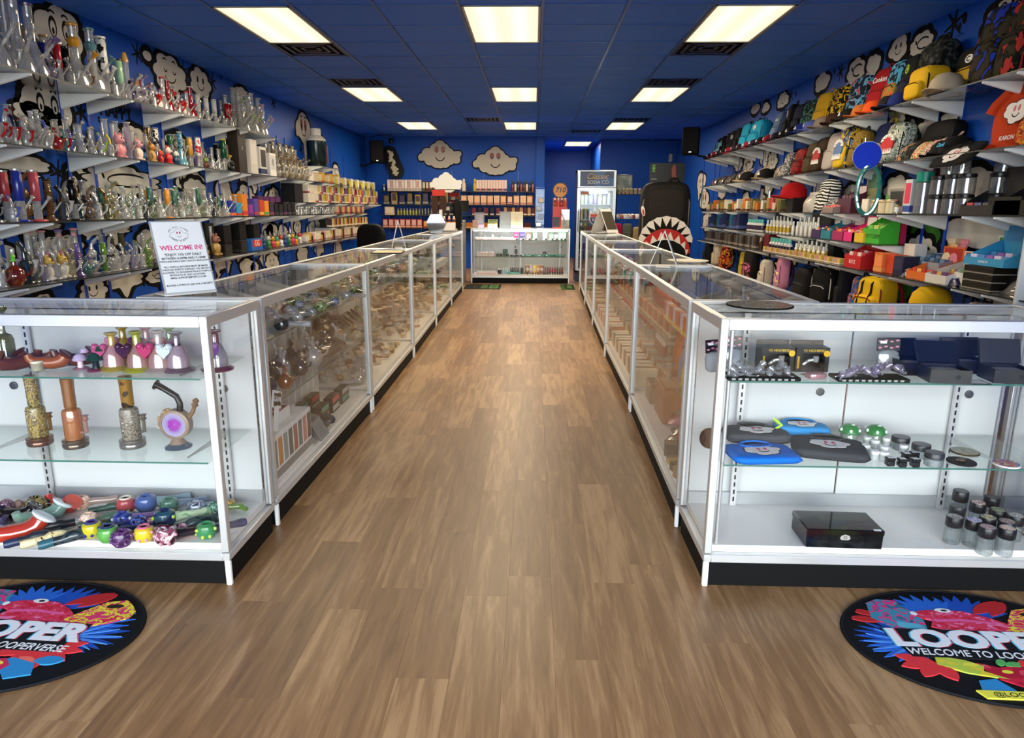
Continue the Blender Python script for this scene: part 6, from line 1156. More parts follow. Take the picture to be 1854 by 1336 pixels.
A3.put(7.364, -.2, backpack, 'zebra striped bag', c=stripe('#ecebe6', '#111113', 9, 7), pocket=stripe('#ecebe6', '#111113', 9, 7), w=.27, h=.34); A3.put(7.674, -.26, pouch, 'white furry bag', w=.28, h=.22, c='#c4beb6', tilt=-.3); A3.put(7.132, -.3, pouch, 'black and white printed bag', w=.2, h=.16, c=GRAF('#1a1a1e', '#c8c8c8', '#4a4a4e', 24), tilt=-.6)
A3.put(8.198, -.24, cap_hat, 'red cap over a dark stand', c='#b0181c', mark=None, size=1.5, dz=.16); A3.put(8.163, -.20, carton, 'dark stand under the red cap', w=.22, d=.18, h=.16, c='#1c1414')
A3.put(8.721, -.30, carton, 'pink tag card at the shelf edge', w=.09, d=.02, h=.17, c='#d84a5c', band='#3a2a1c'); A3.put(8.433, -.32, carton, 'gold tag card at the shelf edge', w=.12, d=.02, h=.19, c='#b8983a', panel='#8a6a20')
A3.put(9.073, -.26, critter, 'brown plush dog', size=1.1, c1='#3a2214', c2='#4a2c1a', c3='#2a180e')
for i in range(34): A3.put(8.25+i*.108, -.28, carton if i % 4 else pouch, ('tan packet', 'cream packet', 'olive pouch', 'orange packet', 'white packet')[(i*2) % 5] if i % 4 else 'brown pouch', **(dict(w=.08, d=.1, h=.11 + .03*(i % 3), c=('#a8884a', '#d8c8a8', '#6a6a3a', '#c8702c', '#d8d4cc')[(i*2) % 5], band='#4a2c20') if i % 4 else dict(w=.12, h=.15, c='#4a3020', tilt=-.2)))
# fourth shelf
A4.put(6.069, -.24, tray, 'bright green slanted display box', w=.30, d=.16, h=.12, back=.30, c='#3aa82c', inner='#2a8a20', n=3, ic=('#7ac84a', '#c8d86a'), word='BOOTY CAMP', wcol='#123a10')
for i, (c, d) in enumerate((('#a82048', 'crimson arch packet above the green box'), ('#d89a3a', 'golden arch packet above the green box'), ('#4aa83a', 'lime arch packet above the green box'))): A4.put((5.973, 6.088, 6.208)[i], -.12, carton, d, w=.08, d=.05, h=.40, c=c, panel='#2a1c18')
for i, (d, c, cc) in enumerate((('yellow display tray', '#d8b42c', '#e8d88a'), ('hot pink display tray', '#d8247a', '#f0c8d8'), ('magenta display tray', '#a01c5a', '#e85a2c'), ('teal display tray', '#1c7a8a', '#2a2a4a'), ('purple display tray', '#3a1c5a', '#d8d8d0'))): A4.put((6.27, 6.441, 6.691, 6.963, 7.202)[i], -.24, tray, d+' of packets', w=.22, d=.20, h=.08, back=.22, c=c, inner='#e8e8e4', n=4, ic=(cc, '#e8843a', c))
for i in range(11): A4.put(7.37+i*.062, -.28+.05*(i % 2), bottle, 'tall white tube bottle', r=.017, h=.15+.05*(i % 2), c='#e6e6e2', cap='#e6e6e2')
A4.put(7.487-.0, -.13, carton, 'black carton stack behind the white tubes', w=.5, d=.1, h=.24, c='#131314')
for i in range(13): A4.put(8.167+i*.060, -.27+.05*(i % 2), bottle, 'white bottle with gold label', r=.019, h=.15+.05*(i % 2), c='#e4e2da', cap='#e8e8e4', band='#c8a83a')
A4.put(8.595+.15, -.12, carton, 'dark carton behind the gold labels', w=.42, d=.09, h=.26, c='#1c1a1a')
for i in range(7): A4.put(9.07+i*.09, -.28, bottle, 'white bottle with aqua cap', r=.032, h=.15, c='#d8d8d4', cap='#6ac8c0', band='#3a2a4a')
for i in range(10): A4.put(9.956+.12+i*.18, -.25, carton, ('navy carton', 'indigo carton', 'teal carton', 'black carton')[i % 4], w=.15, d=.12, h=(.22, .16, .2, .12)[i % 4], c=('#1c2450', '#2a3068', '#1c5a7a', '#16161a')[i % 4], band='#4a5a8a')
# lowest shelf
A5.put(4.242, -.28, pouch, 'crumpled clear bag', w=.30, h=.22, c=glass('#b8b0a8', .5, .45), tilt=-1.0); A5.put(4.276, -.18, chillum, 'light blue and red handheld tool', dz=.10, size=2.6, c=mat('#4a8aa4', .35), tip=mat('#a82034', .35), rz=1.4); A5.put(4.257, -.14, carton, 'dark carton under the blue tool', w=.3, d=.2, h=.10, c='#1c1816')
for lv in range(3): A5.put(4.555, -.24, carton, 'black carton with gold stamps, %s of three layers' % ('bottom', 'middle', 'top')[lv], dz=.052*lv, w=.30, d=.18, h=.05, c='#15120e', band='#8a8478')
A5.put(4.538, -.20, tray, 'large rainbow sweets display tray', dz=.158, w=.40, d=.24, h=.05, back=.25, c='#3a9ac8', inner='#2c8ac0', n=5, ic=('#d8d0e8', '#4a8ac8', '#8a5aa8'), word='RAINBOW', wcol='#f0f0f0')
A5.put(4.748, -.16, tray, 'green herb print display tray', dz=.0, w=.24, d=.26, h=.09, back=.34, c='#e0ddd4', inner='#4a8a34', n=3, ic=('#6aa84a', '#8ab85a', '#c8884a'))
A5.put(4.984, -.22, tray, 'white tray of mixed sweets', w=.26, d=.26, h=.06, back=.22, c='#d8d4cc', inner='#a83a3c', n=4, ic=('#8a3a4a', '#c8a05a', '#5a3a7a')); A5.put(5.245, -.22, tray, 'orange tray of red and gold packets', w=.26, d=.26, h=.06, back=.24, c='#d86a24', inner='#b02a1c', n=4, ic=('#c83a24', '#e8a83a', '#b02020'))
for i in range(5): A5.put(4.854+i*.16, -.33, pouch, 'indigo snack pouch at the shelf edge', w=.16, h=.12, c='#1c1a48', band='#c8c8d8', tilt=-1.1, rz=J(.4))
A5.put(5.422, -.12, tray, 'silver and blue foil tray', w=.4, d=.16, h=.12, back=.18, c='#8a929c', inner='#2a4a74', n=6, ic=('#2c4a70', '#5a7a9a'))
A5.put(5.543, -.27, carton, 'dark navy gable carton', w=.15, d=.12, h=.15, c='#20223c', panel='#2c2e4c'); A5.put(5.714, -.25, carton, 'coral gable carton', w=.12, d=.12, h=.15, c='#c8442c'); A5.put(5.849, -.28, carton, 'orange gable carton', w=.14, d=.12, h=.16, c='#e0763c', panel='#e88a50', band='#d8944c'); A5.put(5.696, -.13, carton, 'white box behind the gable cartons', w=.16, d=.1, h=.24, c='#dcd4ce')
for y, d, c, bnd in ((5.32, 'amber snack bag standing at the back', '#d0a060', '#e0c8a8'), (5.23, 'raspberry snack bag standing at the back', '#a01c4a', '#d87a94')): A5.put(y, -.08, pouch, d, w=.16, h=.30, c=c, band=bnd, tilt=-.1)
A5.put(6.274, -.27, tray, 'red display box with white heart lettering', w=.32, d=.18, h=.11, back=.26, c='#b8141e', inner='#c82430', n=4, ic=('#e8d0cc', '#c8303a'), word='BOTZ', wcol='#f0e4e0')
A5.put(6.403, -.15, pouch, 'green glass look bag standing', w=.14, h=.24, c=glass('#8a9a4a', .5, .6), tilt=-.1); A5.put(6.539, -.25, pouch, 'clear bag of sweets', w=.16, h=.14, c=glass('#a89a8a', .5, .5), tilt=-.8)
for i in range(36): A5.put(6.632+i*.062, -.29, carton, ('lemon box', 'pink box', 'tan box', 'gold box')[(i+i//6) % 4]+' in the low front row', w=.055, d=.07, h=.055, c=('#c8b45a', '#c88a8a', '#b09a74', '#a8842c')[(i+i//6) % 4], band='#e0d8c4')
for i in range(14): A5.put(7.15+i*.062, -.26+.05*(i % 2), bottle, 'white bottle with a gold label', r=.019, h=.14+.04*(i % 2), c='#e4e2da', cap='#e8e8e4', band='#c8a83a')
A5.put(7.6, -.12, carton, 'black carton behind the white bottles', w=.9, d=.09, h=.18, c='#131314')
for i in range(7): A5.put(8.10+i*.10, -.26, bottle, 'bottle with aqua cap and dark label', r=.034, h=.17, c='#d0ccd0', cap='#6ac8c0', band='#241c34')
A5.put(8.9, -.2, carton, 'maroon carton', w=.2, d=.14, h=.2, c='#6a1c24')
for i in range(30): A5.put(9.15+i*.095, -.25, carton if i % 3 else bottle, ('grey packet', 'brown packet', 'amber vial')[i % 3 - 1] if i % 3 else 'amber vial', **(dict(w=.08, d=.1, h=.15, c=('#5a5654', '#3a2c24')[i % 2], band='#8a8078') if i % 3 else dict(r=.03, h=.15, c='#4a2c1c', cap='#c8b8a0')))
for r_ in (A1, A2, A3, A4, A5): r_.flush()
# red labels, disc and hoop that hang at the shelf edges
t = thing('flying_disc', 'cobalt blue round disc with a pale rim hanging at the second apparel shelf', 'disc', (2.755, (6.037, 1.749)[0], (6.037, 1.749)[1]), -.95); t.rotation_euler = (0, -.25, -.75)
part('disc', MB().lathe([(0, -.004), (.10, -.006), (.112, .004), (.108, .008), (0, .004)], 32, rot=R3('X', pi/2)), mat('#0a2cb8', .3), t); part('rim', MB().lathe(ring_prof(.112, .004, 0), 32, rot=R3('X', pi/2)), mat('#8aa8e8', .4), t); part('hook', MB().tube([(0, .004, .10), (0, .03, .15), (0, .05, .14)], .003, 6), CHROME, t)
t = thing('hoop', 'teal glass hoop hanging from the third apparel shelf', 'hoop', (2.79, (6.020, 1.470)[0], (6.020, 1.470)[1]), -.55)
part('ring', MB().tube([(.085*cos(2*pi*i/28), .0, .195*sin(2*pi*i/28)) for i in range(28)], .020, 8, closed=True), glass('#2a8a86', .5, .65), t); part('hanging_loop', MB().tube([(0, 0, .19), (0, .01, .24), (0, .02, .25)], .006, 6), mat('#1c5a58', .5), t)
# bags hung under the lowest shelf
H2 = 'bags hung under the lowest apparel shelf'
def hung(px_y, z, dx, desc, **kw):
    o = backpack((XR+dx, px_y, z), -HP+J(.3), desc+', hung under the lowest apparel shelf', H2, lean=0., **kw)
    part('hanging_strap', MB().tube([(0, .02, .42), (0, .03, .60)], .012, 6), mat('#141416', .7), o)
YB_ = '#d8b01c'
hung(6.089-.05, .40, -.22, 'yellow backpack with black stripes', c=YB_, pocket=YB_, stripes='#141414', trim='#8c1820', w=.36, h=.36, d=.2); hung(6.459, .36, -.16, 'blue print backpack', c=GRAF('#2a5ab0', '#1c3a7a', '#c87a3a', 14), w=.26, h=.36)
cap_hat((XR-.26, 5.359-.2, .60), -HP+.3, 'yellow knit cap with a black band under the lowest apparel shelf', H2, c='#d0a418', brim='#d0a418', mark=None, size=1.5)
hung(4.641, .36, -.2, 'white comic print backpack with black straps', c=GRAF('#d8d0c8', '#16161a', '#c87a7a', 22), w=.3, h=.36); hung(4.791, .30, -.26, 'pink print pouch', c='#c87a84', w=.14, h=.34, d=.08)
hung(7.211, .36, -.18, 'black backpack with white piping', c='#0e0e12', trim='#c8c8cc', w=.36, h=.38); hung(7.656, .34, -.22, 'black backpack with grey pocket', c='#141416', pocket='#1c1c20', w=.36, h=.36); hung(6.877, .36, -.12, 'navy black slim backpack', c='#0f1220', w=.3, h=.40)
hung(8.399, .38, -.2, 'pink backpack with a printed front', c='#c884a4', pocket=GRAF('#d890b0', '#8a5a9a', '#e8c8a0', 10), trim='#3a1c3a', w=.34, h=.40); hung(8.88, .36, -.24, 'ivory small backpack', c='#c8beb0', w=.22, h=.34); hung(9.638, .38, -.2, 'black diamond quilt backpack with pink print', c='#1c1a1a', pocket=GRAF('#26221f', '#c8648a', '#1c1a1a', 12), w=.36, h=.40)
hung(10.843, .40, -.22, 'black and red graphic backpack', c=GRAF('#16100e', '#b8301c', '#c8982c', 14), w=.24, h=.38); hung(11.442, .42, -.2, 'cream monogram backpack', c=GRAF('#d0c4b0', '#b0a48c', '#d8ccb8', 60), trim='#8a8074', w=.3, h=.38); hung(12.033, .40, -.2, 'charcoal backpack', c='#26282a', w=.26, h=.40)
hung(10.191, .36, -.14, 'gold bar pouch', c='#b8a024', w=.18, h=.36, d=.08)

# ------------------------------------------------------------------ goods inside the aisle counters
class CRow(Row):
    def __init__(s, case, side, k, tier, z):
        s.c, s.side = case, side; s.n = '%s, %s %s counter' % (tier, nth(k+1), 'glassware' if side == 'L' else 'backpack side'); s.z = z+.0006; s.g = 'goods on the '+s.n; s.it = []
    def put(s, u, v, fn, desc, dz=0., rz=0., **kw):
        """u: 0 at the entrance end of the counter, 1 at the far end; v: metres behind the front glass"""
        s.it.append((u, v, fn, desc, dz, rz, kw)); return s
    def flush(s, start=1):
        s.it.sort(key=lambda q: (q[0], q[1]))
        for i, (u, v, fn, desc, dz, rz, kw) in enumerate(s.it):
            L = s.c.L-.12; lx = (u-.5)*L*(1 if s.side == 'L' else -1)
            fn(s.c.at(lx, v, s.z+dz), s.c.rz+rz, '%s, %s from the entrance on %s' % (desc, nth(i+start), s.n), s.g, **kw)
def rows(case, side, k): return [CRow(case, side, k, tn, z) for tn, z in (('upper shelf', Z1), ('lower shelf', Z2), ('the deck', ZD))]
SPC = [('clear spoon pipe', CLEAR, CLEAR), ('amber spoon pipe', AMBER, AMBER), ('smoky spoon pipe', SMOKE, CLEAR), ('green spoon pipe', MARB('#4a6a3c', '#a8b87a', '#2c4a2c'), GREENG), ('tan swirl spoon pipe', MARB('#b08a5c', '#e0cca8', '#6a4a30'), AMBER), ('blue swirl spoon pipe', MARB('#3a4a7a', '#a8b0c8', '#28304a'), CLEAR), ('cream spoon pipe', MARB('#d8ccb0', '#b8a480', '#8a7450'), mat('#c8b894', .15)), ('dark brown spoon pipe', MARB('#3a241a', '#6a4a38', '#201410'), mat('#3a241a', .15)), ('red marbled spoon pipe', MARB('#8a2c2a', '#d8c0a8', '#5a1a1a'), CLEAR)]
def scatter(row, n, mix, u0=.02, u1=.98, v0=.12, v1=.42, lo=.9, hi=1.3, dz=.02):
    for i in range(n):
        d, h_, s_ = SPC[mix[i % len(mix)]]; row.put(u0+(u1-u0)*(i+.5)/n, v0+(v1-v0)*((i*5) % 7)/6, spoon, d, rz=rnd.uniform(-2.6, 2.6), size=rnd.uniform(lo, hi), head=h_, stem=s_, dz=dz*((i*3) % 3) if n > 24 else 0)
# first glassware counter
u_, l_, d_ = rows(LC[0], 'L', 0)
def acrylic_stand(loc, rz, label, group):
    t = thing('display_stand', label, 'display stand', loc, rz, group); part('tray_base', MB().cbox((0, 0, .012), (.15, .10, .022), .002), mat('#e4e2de', .3), t); part('tray_step', MB().cbox((0, .02, .034), (.15, .05, .022), .002), mat('#e4e2de', .3), t)
    for i in range(4):
        for j in range(2): part('packet', cached('stpk', lambda: MB().cbox((0, 0, .035), (.03, .02, .06), .002)), [mat(('#4a4a20', '#1c1a14', '#6a5a24', '#2a3a1c')[i], .4)], t, (-.055+i*.036, -.018+j*.042, .022+j*.022))
u_.put(.03, .16, acrylic_stand, 'white stepped packet stand')
scatter(u_, 26, [0, 0, 0, 2], .10, .62, .10, .40, 1.1, 1.5, .025); scatter(u_, 16, [3, 6, 5, 1, 0], .62, .99, .10, .38, 1.1, 1.5)
for i in range(20): l_.put(.05+i*.047, (.15, .30, .22)[i % 3], (bulb, bulb, rig, sherlock)[i % 4], ('clear glass globe', 'smoky glass globe', 'clear small rig', 'long smoky pipe')[i % 4], rz=J(2), **(dict(size=(.85, .7)[i % 2], tint=(CLEAR, SMOKE)[i % 4]) if i % 4 < 2 else dict(size=.75) if i % 4 == 2 else dict(size=2.0, c=SMOKE)))
l_.put(.30, .13, bulb, 'amber glass globe', tint=glass('#a8602c', .5, .5), size=.6); l_.put(.02, .25, carton, 'brown butterfly shaped board', w=.16, d=.015, h=.2, c='#5a2a18', name='wooden_board')
WB = dict(w=.062, d=.19, h=.205, c='#e4e1dc', band='#8a8680')
for i, c in enumerate(('#8a8a7a', '#c8884a', '#8a9a94', '#6a6a62', '#a86a5a', '#6a7a7a', '#c88a7a', '#5a4a44')): d_.put(.030+i*.0405, .13, carton, 'white carton with a display window', panel=c, **WB)
for i in range(3): d_.put(.05+i*.075, .13, carton, 'flat white gift carton', dz=.206, w=.115, d=.10, h=.05, c='#dedbd6', top='#8a4a44')
def tag_sign(loc, rz, label, group, word='GRAV'):
    t = thing('brand_sign', label, 'sign', loc, rz, group); t.rotation_euler = (0, .35, rz); part('board', MB().cbox((0, 0, .04), (.10, .006, .075), .002), mat('#f2f2f0', .4), t); part('border', MB().prism(oval(0, .04, .05, .03, 4, .78), -.0036, -.003, 'xz'), mat('#141414', .4), t)
    b = part('black_panel', MB().bb((-.040, -.0042, .014), (.040, -.003, .066)), mat('#141414', .4), t); text('lettering', word, .034, mat('#f2f2f0', .4), t, (0, -.0048, .04)); part('stand', MB().bb((-.015, -.002, -.10), (.03, .002, .012)), mat('#f2f2f0', .4), t)
d_.put(.10, .06, tag_sign, 'white and black GRAV sign', dz=.30)
d_.put(.36, .24, carton, 'low white carton behind', w=.25, d=.14, h=.17, c='#dcd8d2')
for i in range(6): d_.put(.56+i*.068, .36, carton, 'tall white carton with grey arc', w=.105, d=.13, h=.235, c='#dcd9d4', panel='#c4c0ba')
for i in range(10): d_.put(.60+(i//2 % 3)*.13, .12+.12*(i//6), carton, ('black boxed tube, red window', 'black boxed tube, green window', 'black boxed tube, clear window')[i % 3], dz=.046*(i % 2)+.0, w=.15, d=.05, h=.045, c='#1c1816', panel=('#c83a34', '#2c8a6a', '#a8a49c')[i % 3])
for i in range(7): d_.put(.42+i*.02, .10+.02*(i % 3), sherlock, 'dark long pipe', size=1.5, c=(SMOKE, BLKG, AMBER)[i % 3], rz=J(1))
for i in range(5): d_.put(.405+i*.018, .05, carton, 'clear acrylic sleeve', w=.10, d=.012, h=.12, c=glass('#d8d8d4', .4, .3), tilt=-.5, rz=.9)
for r_ in (u_, l_, d_): r_.flush()
# second to fifth glassware counters
for k, (nu, nl, nd, mixes) in enumerate([(26, 30, 34, ([3, 4, 6, 5, 0], [6, 3, 4, 7, 8, 0], [0, 0, 1, 2, 4])), (24, 26, 26, ([8, 5, 0, 7, 3], [4, 6, 1, 4], [4, 6, 1, 7, 0])), (14, 18, 20, ([1, 4, 7], [4, 6, 7], [6, 4, 1])), (4, 6, 8, ([4, 6], [4, 1], [6, 4]))]):
    u_, l_, d_ = rows(LC[k+1], 'L', k+1)
    scatter(u_, nu, mixes[0], lo=1.1, hi=1.5); scatter(l_, nl, mixes[1], lo=1.1, hi=1.6); scatter(d_, nd, mixes[2], lo=1.1, hi=1.6)
    if k == 0:
        for i in range(5): l_.put(.08+i*.07, .36, sherlock, 'tall dark horn shaped pipe', size=2.2, c=mat('#3a2a1c', .3), rz=J(1))
        for i in range(6): d_.put(.06+i*.03, .12+.03*(i % 3), bulb, 'clear coil bubbler', size=.8, rz=J(3))
        for i in range(10): d_.put(.62+i*.035, .10+.03*(i % 2), bottle, 'small gold capped piece', r=.014, h=.035, c='#b89a5a', cap='#d8c080')
    if k == 2: d_.put(.5, .2, carton, 'tan paper carton', w=.2, d=.12, h=.09, c='#b89a74'); l_.put(.2, .2, carton, 'cream paper carton', w=.22, d=.14, h=.12, c='#c8b89a')
    if k == 3:
        for i in range(8):
            u_.put(.1+i*.1, .25, carton, 'orange and blue printed packet', w=.12, d=.06, h=.14, c=('#e0703a', '#3a5ab0', '#d8b04a')[i % 3], band='#e8e0d0'); l_.put(.1+i*.1, .25, carton, 'white and red packet', w=.12, d=.1, h=.11, c='#e0dcd8', band='#c83a44')
    for r_ in (u_, l_, d_): r_.flush()
# first backpack side counter
u_, l_, d_ = rows(RC[0], 'R', 0)
def arch_card(loc, rz, label, group):
    t = thing('arch_display', label, 'display box', loc, rz, group)
    P = [(.105*cos(pi*i/14), .045+.085*sin(pi*i/14)) for i in range(15)]+[(-.105, 0), (.105, 0)]
    part('arch_board', MB().prism(P, .03, .036, 'xz'), mat('#3a7a3c', .4), t); part('tray', MB().cbox((0, -.005, .02), (.20, .07, .036), .002), mat('#8c1c2c', .4), t)
    part('pale_arch', MB().prism(arc(0, .045, .062, .052, 0, pi, .028), .028, .030, 'xz'), mat('#c8c8a8', .4), t); text('lettering', 'YUMMY', .022, mat('#3a6a2c', .4), t, (0, .0275, .082))
    b = MB(); 
    for i in range(7): b.ell((.088*cos(pi*(i+.5)/7), .028, .045+.072*sin(pi*(i+.5)/7)), (.013, .003, .013), 8, 5)
    part('fruit_print', b.mesh('fruit'), mat('#a82030', .4), t)
    for i in range(5): part('packet', cached('arpk', lambda: MB().cbox((0, 0, .03), (.034, .03, .05), .002)), [mat(('#b01c4a', '#c82a3a', '#d84a3a')[i % 3], .35)], t, (-.08+i*.04, -.008, .01))
u_.put(.12, .30, arch_card, 'green arch sweet display', rz=1.2); u_.put(.05, .40, pouch, 'yellow bear shaped bag', w=.07, h=.12, c='#c8b04a', rz=1.2)
for i in range(12): u_.put(.26+(i//2)*.035, .14+.10*(i % 2), lidded_jar, 'white lidded tub', r=.026, h=.085, lid='#e6e8ea', tint=mat('#d4d8dc', .4), lh=.02)
for i in range(12): u_.put(.06+i*.04, .07, carton, ('orange packet', 'white packet', 'pink packet')[i % 3], w=.055, d=.03, h=.09, c=('#d8743a', '#dcd8d2', '#d85a6a')[i % 3], band='#e8c84a')
for i in range(20): u_.put(.52+i*.024, (.12, .26)[i % 2], bottle, ('red capped bottle', 'white capped bottle')[i % 2], r=.02, h=.09, c=('#8a2c24', '#c8a878')[i % 2], cap=('#c83a34', '#e0dcd8')[i % 2])
for i, (c, d) in enumerate((('#c8b83a', 'yellow paper bag, black lettering'), ('#8a94a4', 'grey blue paper bag'), ('#c8703c', 'orange paper bag'), ('#b05a34', 'rust paper bag'))): l_.put(.30+i*.12, .14+.02*i, pouch, d, w=.17, h=.20, c=mat(c, .6), tilt=-.15, rz=.4)
for i in range(6): l_.put(.04+i*.035, .12+.05*(i % 2), bottle, 'brown bottle with white label', r=.022, h=.13, c='#2a1610', cap='#14100e', band='#d8d8dc')
for i in range(10): l_.put(.1+i*.08, .36, carton, 'brown packet with white lettering', w=.10, d=.05, h=.16, c='#4a3826', panel='#b8a890')
for i in range(9): l_.put(.78+i*.022, .14, bottle, 'red capped bottle', r=.018, h=.09, c='#6a2418', cap='#c8b8a8')
d_.put(.66, .22, carton, 'large rust brown carton', w=.30, d=.26, h=.20, c='#9a5a2c', top='#b0744a'); d_.put(.88, .2, carton, 'brown carton with white tubs', w=.2, d=.24, h=.12, c='#7a5a3a')
for i in range(12): d_.put(.34+i*.018, .10+.04*(i % 4), pouch, ('mauve flat packet', 'clear sweet bag', 'pink flat packet')[i % 3], w=.12, h=.17, c=('#a8809a', glass('#c8b8a0', .5, .5), '#c87a8a')[i % 3], flat=True, rz=J(1), dz=.012+.006*i)
for i in range(30): d_.put(.015+(i//5)*.052, .06+.075*(i % 5), carton, ('gold flat packet', 'dark flat packet', 'kraft flat packet')[(i*2+i//5) % 3], w=.085, d=.065, h=.012+.014*((i*3) % 4), c=('#c09a4c', '#4a3a2c', '#a8845c')[(i*2+i//5) % 3], rz=J(.4), top=('#d8b86a', '#8a7048', '#c8a878')[(i*2+i//5) % 3])
for i in range(8): d_.put(.34+(i//4)*.05, .07+.08*(i % 4), pouch, ('clear sweet bag', 'pink ribbon bag')[i % 2], w=.11, h=.14, c=(glass('#d8c8b0', .5, .5), '#c86a7a')[i % 2], band=('#d84a3c', '#e8c8d0')[i % 2], flat=True, rz=J(1), dz=.014)
for r_ in (u_, l_, d_): r_.flush()
for k in range(1, 5):
    u_, l_, d_ = rows(RC[k], 'R', k); n = (26, 20, 16, 12)[k-1]
    for i in range(n):
        u_.put((i+.5)/n, (.12, .28)[i % 2], bottle, ('coral capped bottle', 'white capped bottle', 'teal bottle')[i % 3], r=.022, h=.09, c=('#c8a890', '#d8d4ce', '#3a8a84')[i % 3], cap=('#c84a4a', '#e4e2de', '#d8e0dc')[i % 3])
        l_.put((i+.5)/n, (.14, .30)[i % 2], carton if i % 2 else bottle, ('tan packet', 'red packet')[i % 4 // 2] if i % 2 else 'clear vial', **(dict(w=.07, d=.05, h=.11, c=('#b89a74', '#a83a34')[i % 4 // 2], band='#e0d4bc') if i % 2 else dict(r=.02, h=.10, c=glass('#d8d0c4', .4, .4), cap='#b03a3a')))
        d_.put((i+.5)/n, (.12, .30)[i % 2], carton, ('white carton', 'cream carton', 'orange carton', 'brown carton')[(i+k) % 4], w=.075, d=.14, h=.11, c=('#e4e0da', '#d8c8a8', '#c8743c', '#6a4a34')[(i+k) % 4], top='#c8c0b4')
    for r_ in (u_, l_, d_): r_.flush()
# checkout counter goods: three levels facing the aisle
class BRow(Row):
    def __init__(s, tier, z): s.n, s.z, s.it, s.g = tier, z+.0006, [], 'goods on the '+tier
    def flush(s):
        s.it.sort(key=lambda q: (q[0], q[1]))
        for i, (u, v, fn, desc, dz, rz, kw) in enumerate(s.it):
            fn(BC.at((u-.5)*1.62, v, s.z+dz), rz, '%s, %s along the %s' % (desc, nth(i+1), s.n), s.g, **kw)
b1, b2, b3 = BRow('upper shelf of the checkout counter', Z1), BRow('lower shelf of the checkout counter', Z2), BRow('deck of the checkout counter', ZD)
for i in range(12): b1.put(.02+i*.036, .13, carton, 'white box with red dots', w=.052, d=.05, h=.05, c='#e8e4e2', band='#d88a8a')
for i in range(4): b1.put((.05, .1, .19, .29)[i], .26, bottle, ('white pump bottle', 'tall grey bottle', 'white tub')[i % 3], r=.024, h=(.07, .07, .13, .08)[i], c='#d8dcda', cap='#b8bcba')
for i, (u, c, w2, lab) in enumerate(((.45, '#b03a7a', 'VIBES', 'magenta hanging card'), (.52, '#5a4a9a', 'VIBES', 'violet hanging card'), (.59, '#e05a2c', '', 'orange hanging card'), (.66, '#3aa85a', '', 'green hanging card'), (.77, '#e8a0b0', '', 'pink jar card'), (.84, '#3ac84a', '', 'lime card'), (.89, '#2c2c30', '', 'black card'), (.94, '#4ac84a', '', 'lime tall card'), (.98, '#4ac84a', '', 'lime tall card'))):
    b1.put(u, .14, carton, lab, w=.085, d=.02, h=.15 if i not in (2, 5, 6) else .12, c=c, band='#e8e4e4', panel='#e8e8e8' if i > 1 else None, word=w2 or None, wcol='#f0f0f0', wsize=.2); b1.put(u+.012, .10, bottle, 'small black white capped bottle', r=.016, h=.045, c='#202022', cap='#e0e0de')
for i in range(6):
    for lv in range(2): b2.put(.03+i*.033, .13, carton, 'white red dotted box, %s layer' % ('lower', 'upper')[lv], dz=.043*lv, w=.048, d=.05, h=.042, c='#e8e2e0', band='#d87a7a')
for i in range(4): b2.put(.25+i*.036, .13, carton, 'dark green box', w=.05, d=.05, h=.05, c='#2c3a24', band='#5a6a4a'); b2.put(.40+i*.037, .13, lidded_jar, 'smoky jar with a white lid', r=.022, h=.05, lid='#e0dcd8', tint=SMOKE, lh=.012)
b2.put(.33, .24, carton, 'black framed card', w=.09, d=.01, h=.13, c='#14201a', panel='#2c4a34'); b2.put(.45, .24, carton, 'small black figure card', w=.05, d=.01, h=.13, c='#3a3a3a'); b2.put(.77, .22, lidded_jar, 'black lidded jar with photo label', r=.035, h=.09, lid='#141414', tint=mat('#5a5250', .4), lh=.015)
for i in range(13): b2.put(.53+i*.036, .13, sherlock, 'teal glass hand pipe', size=1.0, c=glass('#3a9a8a', .5, .6), rz=J(.6)+1.5)
for i in range(7): b3.put(.03+i*.030, .12, carton, 'white red dotted box', w=.046, d=.06, h=.055, c='#e8e2e0', band='#d87a7a')
b3.put(.27, .14, lidded_jar, 'black tub with a white lid', r=.036, h=.10, lid='#e8e8e4', tint=mat('#1c1c1e', .4)); b3.put(.52, .13, lidded_jar, 'black pump jar', r=.026, h=.12, lid='#141414', tint=mat('#2a2a2c', .3))
for i in range(4): b3.put(.31+i*.022, .13, bottle, 'pale aqua bottle', r=.017, h=.115, c='#a8d0d4', cap='#d8e4e4')
for i in range(5): b3.put(.38+i*.024, .11, sherlock, 'aqua glass hand pipe', size=.9, c=glass('#5ac0b8', .4, .6), rz=J(.6)+1.5); b3.put(.39+i*.022, .22, bottle, 'smoky grey bottle', r=.017, h=.11, c=SMOKE, cap='#4a4a4a')
for i in range(5): b3.put(.58+i*.04, .24, pouch, ('brown snack pouch', 'mauve snack pouch', 'yellow snack pouch', 'amber snack pouch')[i % 4], w=.085, h=.17, c=('#8a5a44', '#b8a0b0', '#d8c83a', '#c87a3a')[i % 4], band='#d8c8b0', tilt=-.1)
for i in range(9): b3.put(.55+i*.030, .10, bottle, ('olive bottle', 'plum bottle')[i % 2], r=.015, h=.055, c=('#6a6a3a', '#4a2a44')[i % 2], cap='#b8b4ac')
for i in range(16): b3.put(.78+(i % 8)*.027, .11+.09*(i//8), bottle, ('red capped vial', 'dark red vial')[i//8], dz=.0, r=.015, h=.075+.05*(i//8), c=('#3a2a2e', '#5a2028')[i//8], cap=('#d8384a', '#8a2430')[i//8])
for r_ in (b1, b2, b3): r_.flush()

